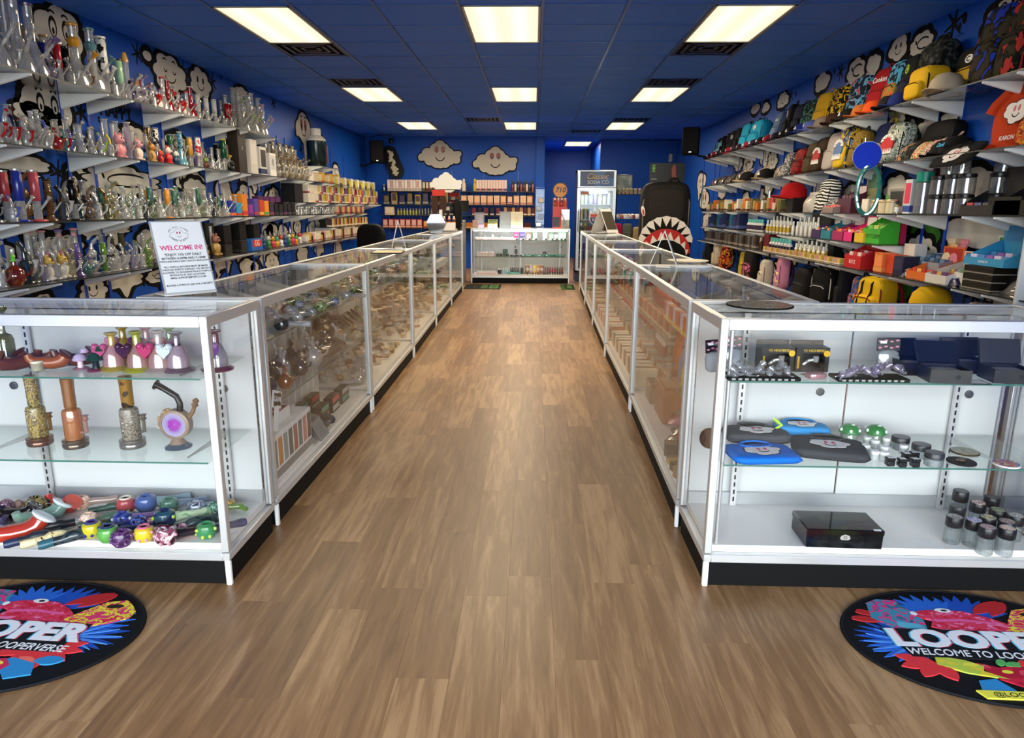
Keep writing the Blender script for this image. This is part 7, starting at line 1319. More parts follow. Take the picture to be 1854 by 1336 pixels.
# ------------------------------------------------------------------ back of the shop
BSH = mat('#15171c', .4)
BT = [('top back shelf', 1.665), ('second back shelf', 1.385), ('third back shelf', 1.160), ('bottom back shelf', .885)]
for n_, z in BT:
    for j, (xa, xb) in enumerate(((-3.32, -1.66), (-1.62, .04))):
        t = thing('back_shelf', '%s against the blue back wall, %s' % (n_, ('glassware side', 'checkout side')[j]), 'shelf', ((xa+xb)/2, YB, z), 0, 'back wall shelves'); w = xb-xa
        part('shelf_board', MB().cbox((0, -.155, -.010), (w, .29, .018), .002), BSH, t)
        for s_ in (-1, 1): part('bracket', MB().prism([(-.28, -.02), (-.005, -.09), (-.005, -.019), (-.28, -.019)], s_*w*.38-.006, s_*w*.38+.006, 'yz'), BSH, t)
for x_ in (-3.2, -2.5, -1.8, -1.1, -.35): part('slotted_upright', MB().bb((x_-.012, YB-.012, .6), (x_+.012, YB, 2.1)).mesh('up', 0), UPR, wall_back)
class KRow(Row):
    def __init__(s, tier, z): s.n, s.z, s.it, s.g = tier, z+.0006, [], 'goods on the '+tier
    def flush(s):
        s.it.sort(key=lambda q: (q[0], q[1]))
        for i, (x_, dy, fn, desc, dz, rz, kw) in enumerate(s.it): fn((x_, YB-dy, s.z+dz), rz, '%s, %s along the %s' % (desc, nth(i+1), s.n), s.g, **kw)
k1, k2, k3, k4 = [KRow(n_, z) for n_, z in BT]
k1.put(-3.25, .2, bottle, 'clear stoppered jar', r=.04, h=.14, c=SMOKE, cap='#8a8a86')
for i in range(12): k1.put(-3.14+i*.062, .22, carton, ('white tall card', 'pale pink tall card')[i % 2], w=.056, d=.05, h=.235, c=('#dcd0c8', '#d8b8b4')[i % 2], panel=('#e8e0da', '#c89a9a', '#e0d8d0')[i % 3], band='#b8a8a0')
for i in range(4): k1.put(-2.38+i*.075, .22, carton, ('olive tall card', 'maroon tall card')[i % 2], w=.065, d=.05, h=.20, c=('#4a4a34', '#6a1c24')[i % 2], panel='#c8b8a0')
for i in range(4): k1.put(-2.0+i*.24, .2, bottle, ('cream round topped bottle', 'gold round topped bottle')[i % 2], r=.045, h=.26, c=('#d8c0b0', '#b8983a')[i % 2], cap=('#e0ccc0', '#c8ac48')[i % 2])
for i in range(11): k1.put(-1.22+i*.060, .22, carton, 'pale pink card with dark foot', w=.055, d=.05, h=.235, c='#e0c4bc', band=('#2a2226', '#a83a4a')[i % 2])
for i in range(8): k1.put(-.47+i*.062, .2, bottle, ('maroon tall bottle', 'cream tall bottle', 'black tall bottle', 'rust tall bottle')[i % 4], r=.026, h=.22, c=('#5a1c20', '#c8b090', '#141414', '#8a4424')[i % 4], cap='#2a2424')
for i in range(9): k2.put(-3.2+i*.17, .2, carton, ('black packet with yellow print', 'dark packet with violet print', 'gold packet')[i*2 % 3], w=.12, d=.08, h=.20+.05*(i % 2), c=('#18181a', '#1c1820', '#b8942c')[i*2 % 3], panel=('#6a5a2c', '#3a2a44', '#3a2c1c')[i*2 % 3], band='#8a8480')
for i in range(11): k2.put(-1.52+i*.142, .2, carton, ('tan packet with pink band', 'cream packet', 'amber packet', 'black yellow packet')[i % 4 if i > 5 else i % 2], w=.12, d=.08, h=.19, c=('#c8a074', '#d8c4a0', '#b8842c', '#26221a')[i % 4 if i > 5 else i % 2], panel='#d8a888', band='#b06a5a')
k3.put(-3.14, .2, carton, 'cream box with lettering lines', w=.2, d=.15, h=.17, c='#d0b898', panel='#dcc8ac')
for i in range(14): k3.put(-2.96+i*.066, .2, bottle, ('olive bottle with grey cap', 'grey bottle with grey cap')[i // 7], r=.026, h=.14, c=('#8a8a3c', '#5a5a5c')[i // 7], cap='#8a8478')
for i in range(8): k3.put(-1.95+i*.1 if i < 3 else -1.3+(i-3)*.13, .2, carton, ('black packet', 'red black packet')[i % 2], w=.08, d=.08, h=.16, c=('#1a1618', '#6a2024')[i % 2], band='#b8a8a0')
for i in range(8): k3.put(-.62+i*.085, .2, carton, ('tan packet', 'dark red packet')[i % 2], w=.07, d=.08, h=.17, c=('#a8805a', '#4a1c1c')[i % 2], band='#d8b890')
for i in range(7): k4.put(-3.24+i*.125, .2, carton, ('red packet', 'crimson white packet')[i % 2], w=.11, d=.1, h=.19, c=('#8a1c24', '#a83a3c')[i % 2], panel='#d8a8a0', band='#d8a084')
for i in range(4): k4.put(-2.32+i*.2, .2, carton, 'orange printed box', w=.17, d=.12, h=.15, c='#c8702c', panel='#e0a05a', band='#8a3c1c')
for i in range(8): k4.put(-1.4+i*.18, .2, carton, ('amber box', 'brown red box')[i % 2], w=.15, d=.1, h=.12, c=('#a8642c', '#4a1c14')[i % 2], band='#d89a5a')
for r_ in (k1, k2, k3, k4): r_.flush()
# smiling cloud cut-outs
def cloud_outline(g=0.):
    L = [(-.43, -.05, .085), (-.30, .03, .13), (-.24, -.10, .13), (-.10, .12, .14), (.0, .20, .13), (.09, .13, .13), (.0, -.12, .17), (.20, .03, .13), (.22, -.10, .12), (.36, -.03, .10), (.43, .03, .07), (.38, -.10, .09), (-.10, -.16, .12), (.12, -.16, .12), (0, 0, .2)]
    P = []
    for i in range(120):
        a = 2*pi*i/120; u = (cos(a), sin(a)); best = 0
        for (x, z, r) in L:
            r += g; d = x*u[0]+z*u[1]; q = d*d-(x*x+z*z-r*r)
            if q >= 0 and d+math.sqrt(q) > best: best = d+math.sqrt(q)
        P.append((best*u[0], best*u[1]))
    return P
def cloud_sign(x, y, z, w, lab, cat='wall sign', face=True, name='cloud_wall_sign'):
    t = thing(name, lab, cat, (x, y, z), 0, 'cloud cut-outs' if face else None, w)
    part('board', cached(('cloud_board', face), lambda: MB().prism(cloud_outline(.022 if face else 0), -.012, 0, 'xz'), 0), MURK if face else mat('#dcdad6', .4), t)
    if face:
        part('white_face', cached('cloud_face', lambda: MB().prism(cloud_outline(), -.016, -.011, 'xz'), 0), mat('#b8b2a8', .5), t)
        for sg in (-1, 1):
            e = part('eye', cached('cl_eye', lambda: MB().prism(oval(0, 0, .047, .072), -.021, -.016, 'xz')), mat('#141014', .4), t, (sg*.075-.005, 0, .125)); part('iris', cached('cl_iris', lambda: MB().prism(oval(0, 0, .034, .058), -.0225, -.020, 'xz').prism(oval(.006, -.03, .016, .026), -.024, -.022, 'xz', 1)), [mat('#9a2c44', .4), mat('#120c10', .4)], e)
        part('smile', cached('cl_smile', lambda: MB().prism(arc(0, -.02, .115, .115, pi+.25, 2*pi-.25, .02, 14), -.021, -.016, 'xz')), MURK, t)
    return t
cloud_sign(*(-2.043, 2.386)[:1], 15.42, (-2.042, 2.420)[1], .93, 'smiling white cloud cut-out on the back wall, nearer the speaker'); cloud_sign((-0.849, 2.275)[0], 15.42, (-0.849, 2.287)[1], .95, 'smiling white cloud cut-out on the back wall, nearer the alcove')
# board propped on the top back shelf
t = thing('skate_deck', 'long black deck with white bubble script leaning above the back shelf', 'skateboard', ((-2.958, 1.941)[0]+.03, 15.33, 1.93), 0); t.rotation_euler = (-.06, -.38, 0)
part('deck_board', MB().prism([(.17*cos(a)*1.0, (.55 if sin(a) > 0 else .17)+.17*sin(a)) for a in [2*pi*i/28 for i in range(28)]], -.012, 0, 'xz'), mat('#0c0c0e', .3), t)
def bub():
    b = MB(); r_ = random.Random(3)
    for i in range(22): b.ell((r_.uniform(-.055, .045), -.013, .10+i*.024), (r_.uniform(.025, .05), .006, r_.uniform(.022, .035)), 10, 5)
    return b
part('bubble_script', bub(), mat('#c8c0a8', .5), t)
def speaker(x, y, z, lab, wx):
    t = thing('loudspeaker', lab, 'speaker', (x, y, z), .25 if wx < 0 else -.25, 'wall loudspeakers'); part('cabinet', MB().cbox((0, 0, .22), (.28, .24, .44), .02), mat('#08080a', .7), t); part('grille', MB().cbox((0, -.122, .24), (.25, .01, .37), .004), mat('#131316', .7), t); part('badge', MB().bb((-.02, -.129, .035), (.02, -.126, .05)), CHROME, t)
    part('wall_arm', MB().tube([(0, .10, .2), (wx*.12, .14, .0), (wx*(.24 if wx < 0 else .36), .16, -.04), (wx*(.36 if wx < 0 else .60), .16, -.04)], .018, 8), mat('#101012', .5), t)
speaker(-3.28, 14.80, 2.215, 'black loudspeaker on the wall above the packet shelves', -1); speaker(2.62, 12.2, 2.20, 'black loudspeaker on the wall past the top apparel shelf', 1)
t = thing('security_camera', 'small black dome camera under the ceiling by the back wall', 'camera', ((-2.993, 2.699)[0], 14.9, H-.002), 0); part('mount', MB().lathe([(.02, -.09), (.025, 0)], 12), mat('#101012', .4), t); part('dome', MB().ell((0, 0, -.13), (.055, .055, .055), 14, 9), mat('#060607', .08), t); part('cable', MB().tube([(.0, 0, 0), (-.3, .1, -.004), (-.42, .05, -.05), (-.50, .0, -.2)], .006, 6), mat('#0c0c0e', .5), t)
# office chair behind the glassware side counters
t = thing('office_chair', 'black office chair behind the third glassware side counter', 'chair', (-2.0, 9.2, 0), 2.6); CB = mat('#0b0b0c', .6)
part('backrest', MB().ell((0, .22, .86), (.24, .06, .25), 18, 12, e=.6), CB, t); part('seat', MB().ell((0, 0, .48), (.25, .25, .06), 18, 8, e=.6), CB, t); part('column', MB().tube([(0, 0, .10), (0, 0, .44)], .03, 10), mat('#1c1c1e', .4), t); part('back_bar', MB().tube([(0, .05, .44), (0, .26, .48), (0, .29, .75)], .022, 8), mat('#1c1c1e', .4), t)
for k in range(5): a = k*2*pi/5; l = part('base_leg', MB().tube([(0, 0, .11), (.29*cos(a), .29*sin(a), .075)], .02, 8), mat('#1c1c1e', .4), t); part('caster', cached('caster', lambda: MB().lathe([(.028, -.018), (.03, 0), (.028, .018)], 12, (0, 0, 0), R3('X', pi/2))), CB, l, (.29*cos(a), .29*sin(a), .031))
for sx in (-1, 1): part('armrest', MB().tube([(sx*.25, .02, .46), (sx*.30, .02, .64), (sx*.30, -.16, .66), (sx*.30, .10, .66)], .018, 8), CB, t)
# slant signs of folded acrylic on the counters
def aframe(x, y, rz, lab, h=.26, w=.20, face='#8a8a90', z=.966, legw=.09):
    t = thing('counter_sign', lab, 'sign', (x, y, z), rz, 'folded signs on the counters'); a = math.atan2(legw, h)
    part('front_sheet', MB().box((0, -legw/2, h/2), (w, .004, h/cos(a)), rot=R3('X', -a)), mat('#e6e2dc', .3), t); part('rear_sheet', MB().box((0, legw/2, h/2), (w, .004, h/cos(a)), rot=R3('X', a)), mat('#e6e2dc', .3), t)
    part('printed_page', MB().box((0, -legw/2-.0034, h*.52), (w*.92, .002, h*.85), rot=R3('X', -a)), mat(face, .4), t); part('foot_strip', MB().bb((-w/2, -legw/2-.002, 0), (w/2, legw/2+.002, .004)), mat('#e6e2dc', .3), t)
aframe(.80, 4.30, rad(79), 'white folded sign on the first backpack side counter', h=.215, w=.20, legw=.085); aframe(-1.19, 6.10, rad(102), 'white folded sign on the second glassware side counter', h=.235, w=.20, legw=.06)
aframe((1.059, 10.755)[0], (1.059, 10.755)[1]-.2, .75, 'tilted photo sign on the far backpack side counter', h=.34, w=.24, face='#4a4438', legw=.17)
# thick white mat near the sign
t = thing('rolling_mat', 'black rimmed cream mat lying on the second glassware side counter', 'mat', (*(-1.114, 5.336), .9665), .1); part('mat_base', MB().cbox((-.02, .1, .004), (.24, .30, .008), .003), mat('#131313', .6), t); part('mat_top', MB().bb((-.13, -.04, .008), (.09, .24, .0095)), mat('#c8b894', .6), t)
t = thing('round_plate', 'white round plate on the first backpack side counter', 'plate', (1.02, 4.62, .9665), 0); part('plate_rim', MB().lathe([(.05, 0), (.13, .010), (.135, .016), (.05, .006), (0, .005)], 28), mat('#e8dcc0', .4), t); part('plate_foot', MB().lathe([(.055, 0), (.055, .004)], 20), mat('#d8ccb0', .4), t)
# hexagonal jar, spinner rack and bottle stand on the last glassware side counter
hx = (-1.33, 9.55, .9668)
t = thing('hexagonal_jar', 'clear hexagonal jar of grey trinkets on the glassware side counter', 'jar', hx, 0); Hx = [(.135*cos(pi/3*i), .135+.135*sin(pi/3*i)*1.05) for i in range(6)]
part('jar_wall', MB().prism(Hx, -.07, .07, 'xz').mesh('hex', 0), PANE, t); part('jar_rim', MB().prism([(p[0]*1.03, .135+(p[1]-.135)*1.03) for p in Hx], -.076, -.068, 'xz').mesh('hexr', 0), glass('#a0a4a8', .6, .3), t)
def tr():
    b = MB(); r_ = random.Random(8)
    for i in range(26): b.ell((r_.uniform(-.075, .075), r_.uniform(-.045, .045), r_.uniform(.035, .19)), (r_.uniform(.016, .03),)*3, 8, 6)
    return b
part('trinkets', tr(), mat('#8a8c92', .3, .5), t)
sx_, sy_ = -1.40, 11.45
t = thing('spinner_rack', 'black wire spinner rack on the last glassware side counters', 'rack', (sx_, sy_, 0), .3); IR = mat('#0c0c0e', .4)
part('pole', MB().tube([(0, 0, .02), (0, 0, 1.66)], .018, 10), IR, t); part('base_disc', MB().lathe([(.20, 0), (.20, .015), (.05, .03)], 20), IR, t)
for k in range(4): part('hook_ring', cached('hook_ring', lambda: MB().tube([(.21*cos(2*pi*i/20), .21*sin(2*pi*i/20), 0) for i in range(20)], .006, 6, closed=True).tube([(-.21, 0, 0), (.21, 0, 0)], .005, 6).tube([(0, -.21, 0), (0, .21, 0)], .005, 6)), IR, t, (0, 0, 1.10+k*.165))
cloud_sign(sx_-.02, sy_-.06, 1.70, .52, 'blank white cloud card topping the spinner rack', 'sign', False, 'cloud_card')
for k in range(22):
    a = k*2.4; z = 1.04+.165*(k % 4); cc = ('#3a2a20', '#141414', '#18181a', '#a82c24', '#d8c8b8', '#2a2a2c', '#5a3a28', '#8a7a3a')[k % 8]
    t = thing('hanging_card', '%s of the goods hung on the spinner rack, counted upward round its pole' % nth(k+1), 'packet', (sx_+.215*cos(a), sy_+.215*sin(a), z-.115), a+HP, 'goods hung on the spinner rack'); part('card', cached('spcard', lambda: MB().cbox((0, 0, .06), (.10, .012, .15), .002)), mat(cc, .5), t); part('printed_panel', cached('sppanel', lambda: MB().bb((-.035, -.0075, .02), (.035, .0075, .075))), mat(('#8a6a4a', '#3a3a3e', '#b8a89a')[k % 3], .4), t); part('hook', cached('sphook', lambda: MB().tube([(0, 0, .13), (0, 0, .16)], .003, 5)), CHROME, t)
t = thing('slipper_pair', 'pair of brown slipper soles hung on the spinner rack', 'slippers', (sx_-.12, sy_-.25, 1.19), -.1)
for sx in (-1, 1): part('sole', cached(('sole', sx), lambda: MB().prism([(sx*.065+.058*cos(a)*(1+.15*sin(a)), .17+.165*sin(a)) for a in [2*pi*i/22 for i in range(22)]], -.012, .012, 'xz')), mat('#3c2a22', .7), t)
part('hang_tab', MB().bb((-.10, -.014, .31), (.10, .014, .40)), mat('#b8342c', .5), t)
t = thing('hanging_cap_bag', 'long black bag hung on the aisle side of the spinner rack', 'bag', (sx_+.17, sy_-.22, 1.02), .1); part('bag_body', MB().ell((0, 0, .2), (.07, .05, .23), 14, 9, e=.7), mat('#0e0e10', .7), t); part('strap', MB().tube([(-.03, 0, .40), (0, 0, .50), (.03, 0, .40)], .008, 6), mat('#0e0e10', .7), t)
t = thing('bottle_stand', 'white stepped stand of small bottles at the end of the glassware side counters', 'display stand', (-1.36, 10.95, .9668), .1); part('stand_body', MB().cbox((0, 0, .06), (.26, .2, .12), .004), mat('#dcd6ce', .35), t); part('back_panel', MB().cbox((-.10, .08, .19), (.05, .02, .26), .003), mat('#c8c4c8', .35), t)
for i in range(3): bottle((-1.40+i*.075, 10.93, 1.0872), 0, 'pink bottle with pale cap on the white stand, %s of three' % nth(i+1), 'bottles on the white stand', r=.022, h=.10, c='#d89a8a', cap='#e8e0d8', band='#4a2c2c')
# on the checkout counter
def onc(px_): return px_
t = thing('card_terminal', 'grey register terminal at the glassware end of the checkout counter', 'register', ((-1.213, 0.968)[0]-.10, 12.45, 0), 0); part('cabinet', MB().cbox((0, 0, .55), (.16, .4, 1.1), .01), mat('#8a8884', .4), t); part('screen_arm', MB().tube([(0, 0, 1.1), (.02, -.04, 1.28)], .02, 8), mat('#141416', .4), t); part('screen', MB().box((.02, -.06, 1.34), (.28, .03, .20), rot=R3('X', -.3)), mat('#0e0e10', .2), t); part('paper_note', MB().bb((-.06, -.204, .88), (.06, -.201, 1.06)), mat('#c8c8c8', .5), t)
GC = 'things standing on the checkout counter'; ZC = .9668
def cc(px_, Y=12.5): return px_
carton(((-0.975, 0.993)[0], 12.50, ZC), 0, 'pink and grey device carton on the checkout counter', GC, w=.17, d=.1, h=.27, c='#8a8c90', panel='#a8a0a8', band='#c890a0'); carton(((-1.038, 0.995)[0], 12.41, ZC), 0, 'small cream carton in front of the device carton', GC, w=.10, d=.06, h=.14, c='#c8b8a8', panel='#d8a8a0')
tray(((-0.738, 0.994)[0], 12.5, ZC), 0, 'cream tray of green packets on the checkout counter', GC, w=.17, d=.12, h=.08, back=.15, c='#d8ccac', inner='#6a8a3a', n=4, ic=('#7a9a4a', '#d8c878'))
carton(((-0.511, 0.976)[0], 12.52, ZC), 0, 'grey upright folder on the checkout counter', GC, w=.21, d=.04, h=.29, c='#8c8f8c', panel='#9a9c98')
t = thing('paper_bag', 'cream paper sheet bag with faint lettering on the checkout counter', 'paper', ((-0.304, 0.977)[0], 12.46, ZC), 0); part('sheet', MB().cbox((0, 0, .145), (.215, .012, .285), .002), mat('#dccfb0', .6), t); b = MB()
for i in range(6): b.bb((-.05+.01*(i % 2), -.0075, .06+i*.024), (.05-.01*(i % 3), -.006, .067+i*.024))
part('faint_lines', b.mesh('fl', 0), mat('#b8ab8c', .6), t); part('folded_lip', MB().bb((-.105, -.008, .265), (.105, .008, .283)), mat('#e4d8bc', .6), t)
t = thing('tower_display', 'narrow lit acrylic tower of small goods on the checkout counter', 'display case', ((0.100, 0.980)[0], 12.5, ZC), 0); part('acrylic_shell', MB().bb((-.078, -.07, 0), (.078, .07, .71)).mesh('tw', 0), PANE, t)
for k in range(5): part('shelf', MB().bb((-.076, -.068, .002+k*.14), (.076, .068, .008+k*.14)).mesh('tws', 0), mat('#a8b4b8', .3), t)
for k in range(4): carton(((0.100, 0.980)[0]+(-.02, .02)[k % 2], 12.5, ZC+.0086+k*.14), 0, '%s small goods carton from the bottom inside the acrylic tower' % nth(k+1), 'goods in the acrylic tower', w=.10, d=.07, h=.10, c=('#16161a', '#3a3a3e', '#141414', '#4a3a2a')[k], panel=('#c8c8d0', '#2a4a8a', '#8a8a8a', '#b8902c')[k])
t = thing('bottle_display', 'red and black stand of dropper bottles topped by an orange 710 disc', 'display stand', ((0.456, 0.980)[0], 12.55, ZC), 0); part('stand_body', MB().cbox((0, 0, .19), (.25, .16, .38), .004), mat('#b82c1c', .4), t); part('stand_step', MB().cbox((0, .03, .45), (.25, .08, .16), .004), mat('#a82a1c', .4), t); part('black_panel', MB().bb((-.12, -.083, .02), (.0, -.079, .20)), mat('#141414', .4), t)
dsc = part('sign_disc', MB().lathe([(.135, -.006), (.135, .006)], 30, rot=R3('X', pi/2)), mat('#161616', .4), t, (0, .0, .66)); part('orange_face', MB().lathe([(.118, -.0015), (.118, .0015)], 30, (0, -.0075, 0), R3('X', pi/2)), mat('#d88a34', .4), dsc); text('lettering', '710', .125, mat('#141414', .4), dsc, (0, -.011, 0), off=.003, shear=.2)
for i in range(8): bottle(((0.456, 0.980)[0]-.09+.06*(i % 4), 12.525 if i < 4 else 12.50, ZC+.381 if i < 4 else ZC+.2), 0, '%s dropper bottle with a white cap on the 710 stand' % nth(i+1), 'dropper bottles on the 710 stand', r=.022, h=.15, c=('#1a1412', '#c8642c')[i % 2], cap='#e8e4dc', band='#c84a2c') if i < 4 else None
t = thing('clear_gift_pack', 'clear and gold gift pack beside the 710 stand', 'box', ((0.550, 0.984)[0], 12.40, ZC), 0); part('clear_shell', MB().bb((-.07, -.04, 0), (.07, .04, .33)).mesh('cg', 0), glass('#d8d0b0', .4, .3), t); part('gold_liner', MB().bb((-.066, .01, .004), (.066, .036, .325)), mat('#a88c4a', .4), t); part('dark_item', MB().lathe([(.03, .02), (.032, .10), (.01, .16)], 12), mat('#3a3a34', .3), t)
# drinks fridge
FX, FY = 1.115, 12.75
t = thing('drinks_fridge', 'tall upright drinks fridge with a glass door and soda header', 'fridge', (FX, FY, 0), 0); FM = mat('#101c44', .4); SV = mat('#b8babb', .3, .7); fw, fh, fd = .69, 1.99, .66
part('cabinet', MB().bb((-fw/2, fd-.04, .16), (fw/2, fd, fh)).bb((-fw/2, .05, .16), (-fw/2+.04, fd-.04, fh)).bb((fw/2-.04, .05, .16), (fw/2, fd-.04, fh)).bb((-fw/2, .05, fh-.05), (fw/2, fd, fh)).bb((-fw/2, .05, .0), (fw/2, fd, .20)).mesh('cab', 0), FM, t)
part('inner_lining', MB().bb((-fw/2+.045, fd-.06, .21), (fw/2-.045, fd-.045, fh-.06)).mesh('lin', 0), mat('#d8e4ea', .4), t)
hd = part('header_panel', MB().cbox((0, .02, 1.83), (fw, .06, .30), .006), SV, t); hp = part('header_print', MB().bb((-fw/2+.045, -.014, 1.70), (fw/2-.045, -.009, 1.96)).mesh('hp', 0), blotch('#142a5c', '#2a5a9a', '#1c3c78', 3, .3), hd)
text('lettering', 'Classic', .14, mat('#d8b04a', .4), hd, (0, -.018, 1.87), shear=.35, ext=.001); text('lettering', 'SODA CO', .085, mat('#d8d8d4', .4), hd, (.02, -.017, 1.77), ext=.001)
dr = part('door_frame', MB().bb((-fw/2, 0, .2), (-fw/2+.05, .05, 1.675)).bb((fw/2-.05, 0, .2), (fw/2, .05, 1.675)).bb((-fw/2+.05, 0, 1.63), (fw/2-.05, .05, 1.675)).bb((-fw/2+.05, 0, .2), (fw/2-.05, .05, .25)).mesh('df', 0), SV, t); part('door_glass', MB().bb((-fw/2+.05, .015, .25), (fw/2-.05, .022, 1.63)).mesh('dg', 0), PANE, dr); part('door_handle', MB().tube([(-fw/2+.025, -.0, .9), (-fw/2+.025, -.04, .93), (-fw/2+.025, -.04, 1.27), (-fw/2+.025, 0, 1.3)], .010, 8), SV, dr)
part('lamp_tube', MB().bb((-.2, .07, 1.58), (.2, .10, 1.61)), emit('#eaf6ff', 22.), t)
for k in range(5): part('wire_shelf', MB().bb((-fw/2+.05, .10, .30+k*.27), (fw/2-.05, fd-.07, .306+k*.27)).mesh('ws', 0), mat('#c8ced0', .4, .4), t)
b = MB()
for k in range(6): b.bb((-fw/2+.03, .044, .03+k*.024), (fw/2-.03, .05, .042+k*.024))
part('vent_grille', b.mesh('vg', 0), mat('#3a3c40', .4), t)
st = part('shield_sticker', MB().prism([(-.13, .10), (-.145, .04), (-.12, -.06), (0, -.15), (.12, -.06), (.145, .04), (.13, .10)], .008, .0135, 'xz'), mat('#e8e8e4', .4), dr, (.02, 0, 1.13))
part('shield_blue', MB().prism([(-.127, .03), (-.107, -.055), (0, -.135), (.107, -.055), (.127, .03)], .005, .009, 'xz'), mat('#1c2c6a', .4), dr, (.02, 0, 1.13)); part('shield_red', MB().prism([(-.125, .035), (.125, .035), (.115, .088), (-.115, .088)], .005, .009, 'xz'), mat('#c8402c', .4), dr, (.02, 0, 1.13)); text('lettering', 'SODA\nCO', .065, mat('#e8e8ee', .4), dr, (.02, .003, 1.085), ext=.0008, line=.9); text('lettering', 'Classic', .07, mat('#e0c47a', .4), dr, (.0, .003, 1.235), shear=.3, ext=.0008); text('lettering', 'ghost', .07, mat('#d8dadc', .4), dr, (.20, .012, 1.585), ext=.0008)
part('paper_note', MB().bb((-.27, .008, .70), (-.02, .013, .90)), mat('#b4b8b4', .5), dr); part('corner_label', MB().bb((-.28, .008, 1.56), (-.13, .0125, 1.61)), mat('#b87a6a', .5), dr)
for lv in range(5):
    for i in range(7):
        c = (('#d8dcae', '#a8c8d8', '#9aa8c8', '#8a7ac0', '#b8c8d8'), ('#c8b890', '#8a9aa8', '#b8c8c8', '#7a8a9a'), ('#4a5a2c', '#6a4a3a', '#8a3a34', '#3a4a6a'), ('#5a6a3a', '#c8884a', '#4a4a5a', '#8a4a5a'), ('#6a6a6e', '#4a4a4e', '#7a5a4a', '#3a3a44'))[4-lv]
        bottle((FX-.25+i*.083, FY+.19+.06*(i % 2), .3066+lv*.27), 0, 'bottled drink, %s along the %s fridge shelf from the floor' % (nth(i+1), nth(lv+1)), 'drinks in the fridge', r=.034, h=.215, c=c[i % len(c)], cap=('#e8eaec', '#c8d84a', '#4a7ac8')[i % 3])
# wire rack, posters and the oversized shark backpack
RX0, RY0 = 1.74, 13.1
t = thing('wire_rack', 'black wire rack of small accessories between the fridge and the shark backpack', 'rack', (RX0, RY0, 0), 0)
for sx in (-.24, .24):
    for yy in (-.15, .15): part('rack_post', cached('rpost', lambda: MB().tube([(0, 0, 0), (0, 0, 1.62)], .010, 6)), IR, t, (sx, yy, 0))
for k in range(4):
    b = MB()
    for i in range(7): b.tube([(-.24+i*.08, -.15, 0), (-.24+i*.08, .15, 0)], .003, 4)
    for yy in (-.15, -.05, .05, .15): b.tube([(-.24, yy, 0), (.24, yy, 0)], .004, 4)
    part('wire_shelf', b.mesh('wsh'), IR, t, (0, 0, .25+k*.44)); part('wire_rim', MB().tube([(-.24, -.15, .06), (.24, -.15, .06)], .004, 4).mesh('wrm'), IR, t, (0, 0, .25+k*.44))
for i in range(6): lidded_jar((RX0-.19+i*.075, RY0-.09, 1.576), 0, 'tan roll standing on the top of the wire rack, %s of six' % nth(i+1), 'tan rolls on the wire rack', r=.03, h=.10, lid='#b8a888', tint=mat('#a89878', .6), lh=.02)
for i in range(6): pouch((RX0-.18+i*.07, RY0-.06, 1.1352), J(.5), '%s clear bag of sunglasses on the wire rack' % nth(i+1), 'sunglasses bags on the wire rack', w=.1, h=.12, c=(glass('#c8ccd8', .4, .5), mat('#8a3a3c', .3), mat('#c8c8d0', .3))[i % 3], tilt=-.8)
for i, (c, d) in enumerate((('#a81c4a', 'crimson small backpack'), ('#5a6058', 'grey small backpack'), ('#b8a07a', 'tan round small backpack'))): backpack((RX0-.22+i*.19, RY0-.20, .70), J(.2), d+' hanging on the wire rack', 'bags on the wire rack', c=c, w=.19, h=.36 if i < 2 else .30, d=.13, lean=0, trim='#4a4038' if i == 2 else '#141414')
t = thing('photo_poster', 'dark framed forest photo poster standing above the wire rack', 'poster', (1.66, RY0+.10, 1.577), -.1); part('frame', MB().cbox((0, 0, .17), (.30, .025, .36), .004), mat('#1a1c1e', .4), t); part('print', MB().bb((-.13, -.015, .02), (.13, -.012, .33)), blotch('#1c2a20', '#4a5244', '#6a6a58', 12, .35), t); part('pale_patch', MB().prism(oval(.02, .06, .09, .02), -.0165, -.014, 'xz'), mat('#a8c8b8', .3), t)
BX, BY = 2.16, 11.75
t = thing('giant_backpack', 'oversized black quilted backpack with a red and white shark mouth', 'backpack', (BX, BY, 0), -.05)
QU = bump(mat('#1b1918', .6), 45, .5, .02, 1)
part('main_body', MB().ell((0, 0, .87), (.41, .2, .87), 26, 18, e=.45, e2=.32), QU, t); part('front_pocket', MB().ell((0, -.17, .42), (.38, .10, .40), 22, 14, e=.5, e2=.4), QU, t)
part('top_panel', MB().ell((0, -.175, 1.36), (.30, .05, .28), 20, 10, e=.5, e2=.45), bump(mat('#24211f', .65), 60, .5, .02, 1), t); part('zipper', MB().tube([(-.36, -.15, .9), (-.37, -.15, 1.4), (-.31, -.14, 1.62), (-.2, -.13, 1.69), (.2, -.13, 1.69), (.31, -.14, 1.62), (.37, -.15, 1.4), (.36, -.15, .9)], .016, 8), mat('#6a645c', .5), t)
def mouthpoly(r, z0, n=24): return [(r*cos(pi*i/n), z0+.40*r/.41*sin(pi*i/n)) for i in range(n+1)]
part('mouth_opening', MB().prism(mouthpoly(.415, .78)+[(-.40, .45), (.40, .45)][0:2], -.292, -.26, 'xz'), mat('#0e0c0c', .7), t)
def teeth_row():
    b = MB(); n = 9
    for i in range(n):
        a0, a1 = pi*i/n, pi*(i+1)/n; am = (a0+a1)/2; f = lambda a, r: (r*.415*cos(a), .78+.40*r*sin(a))
        b.prism([f(a0, 1.03), f(am, .64), f(a1, 1.03), f(am, 1.06)], -.300, -.288, 'xz')
    return b
part('upper_teeth', teeth_row(), mat('#d8d2ca', .5), t); part('gum', MB().prism([(.405*cos(pi*i/16), .62+.38*sin(pi*i/16)) for i in range(17)]+[(-.34*cos(pi*i/16), .58+.25*sin(pi*i/16)) for i in range(17)], -.302, -.290, 'xz'), mat('#a8201c', .5), t)
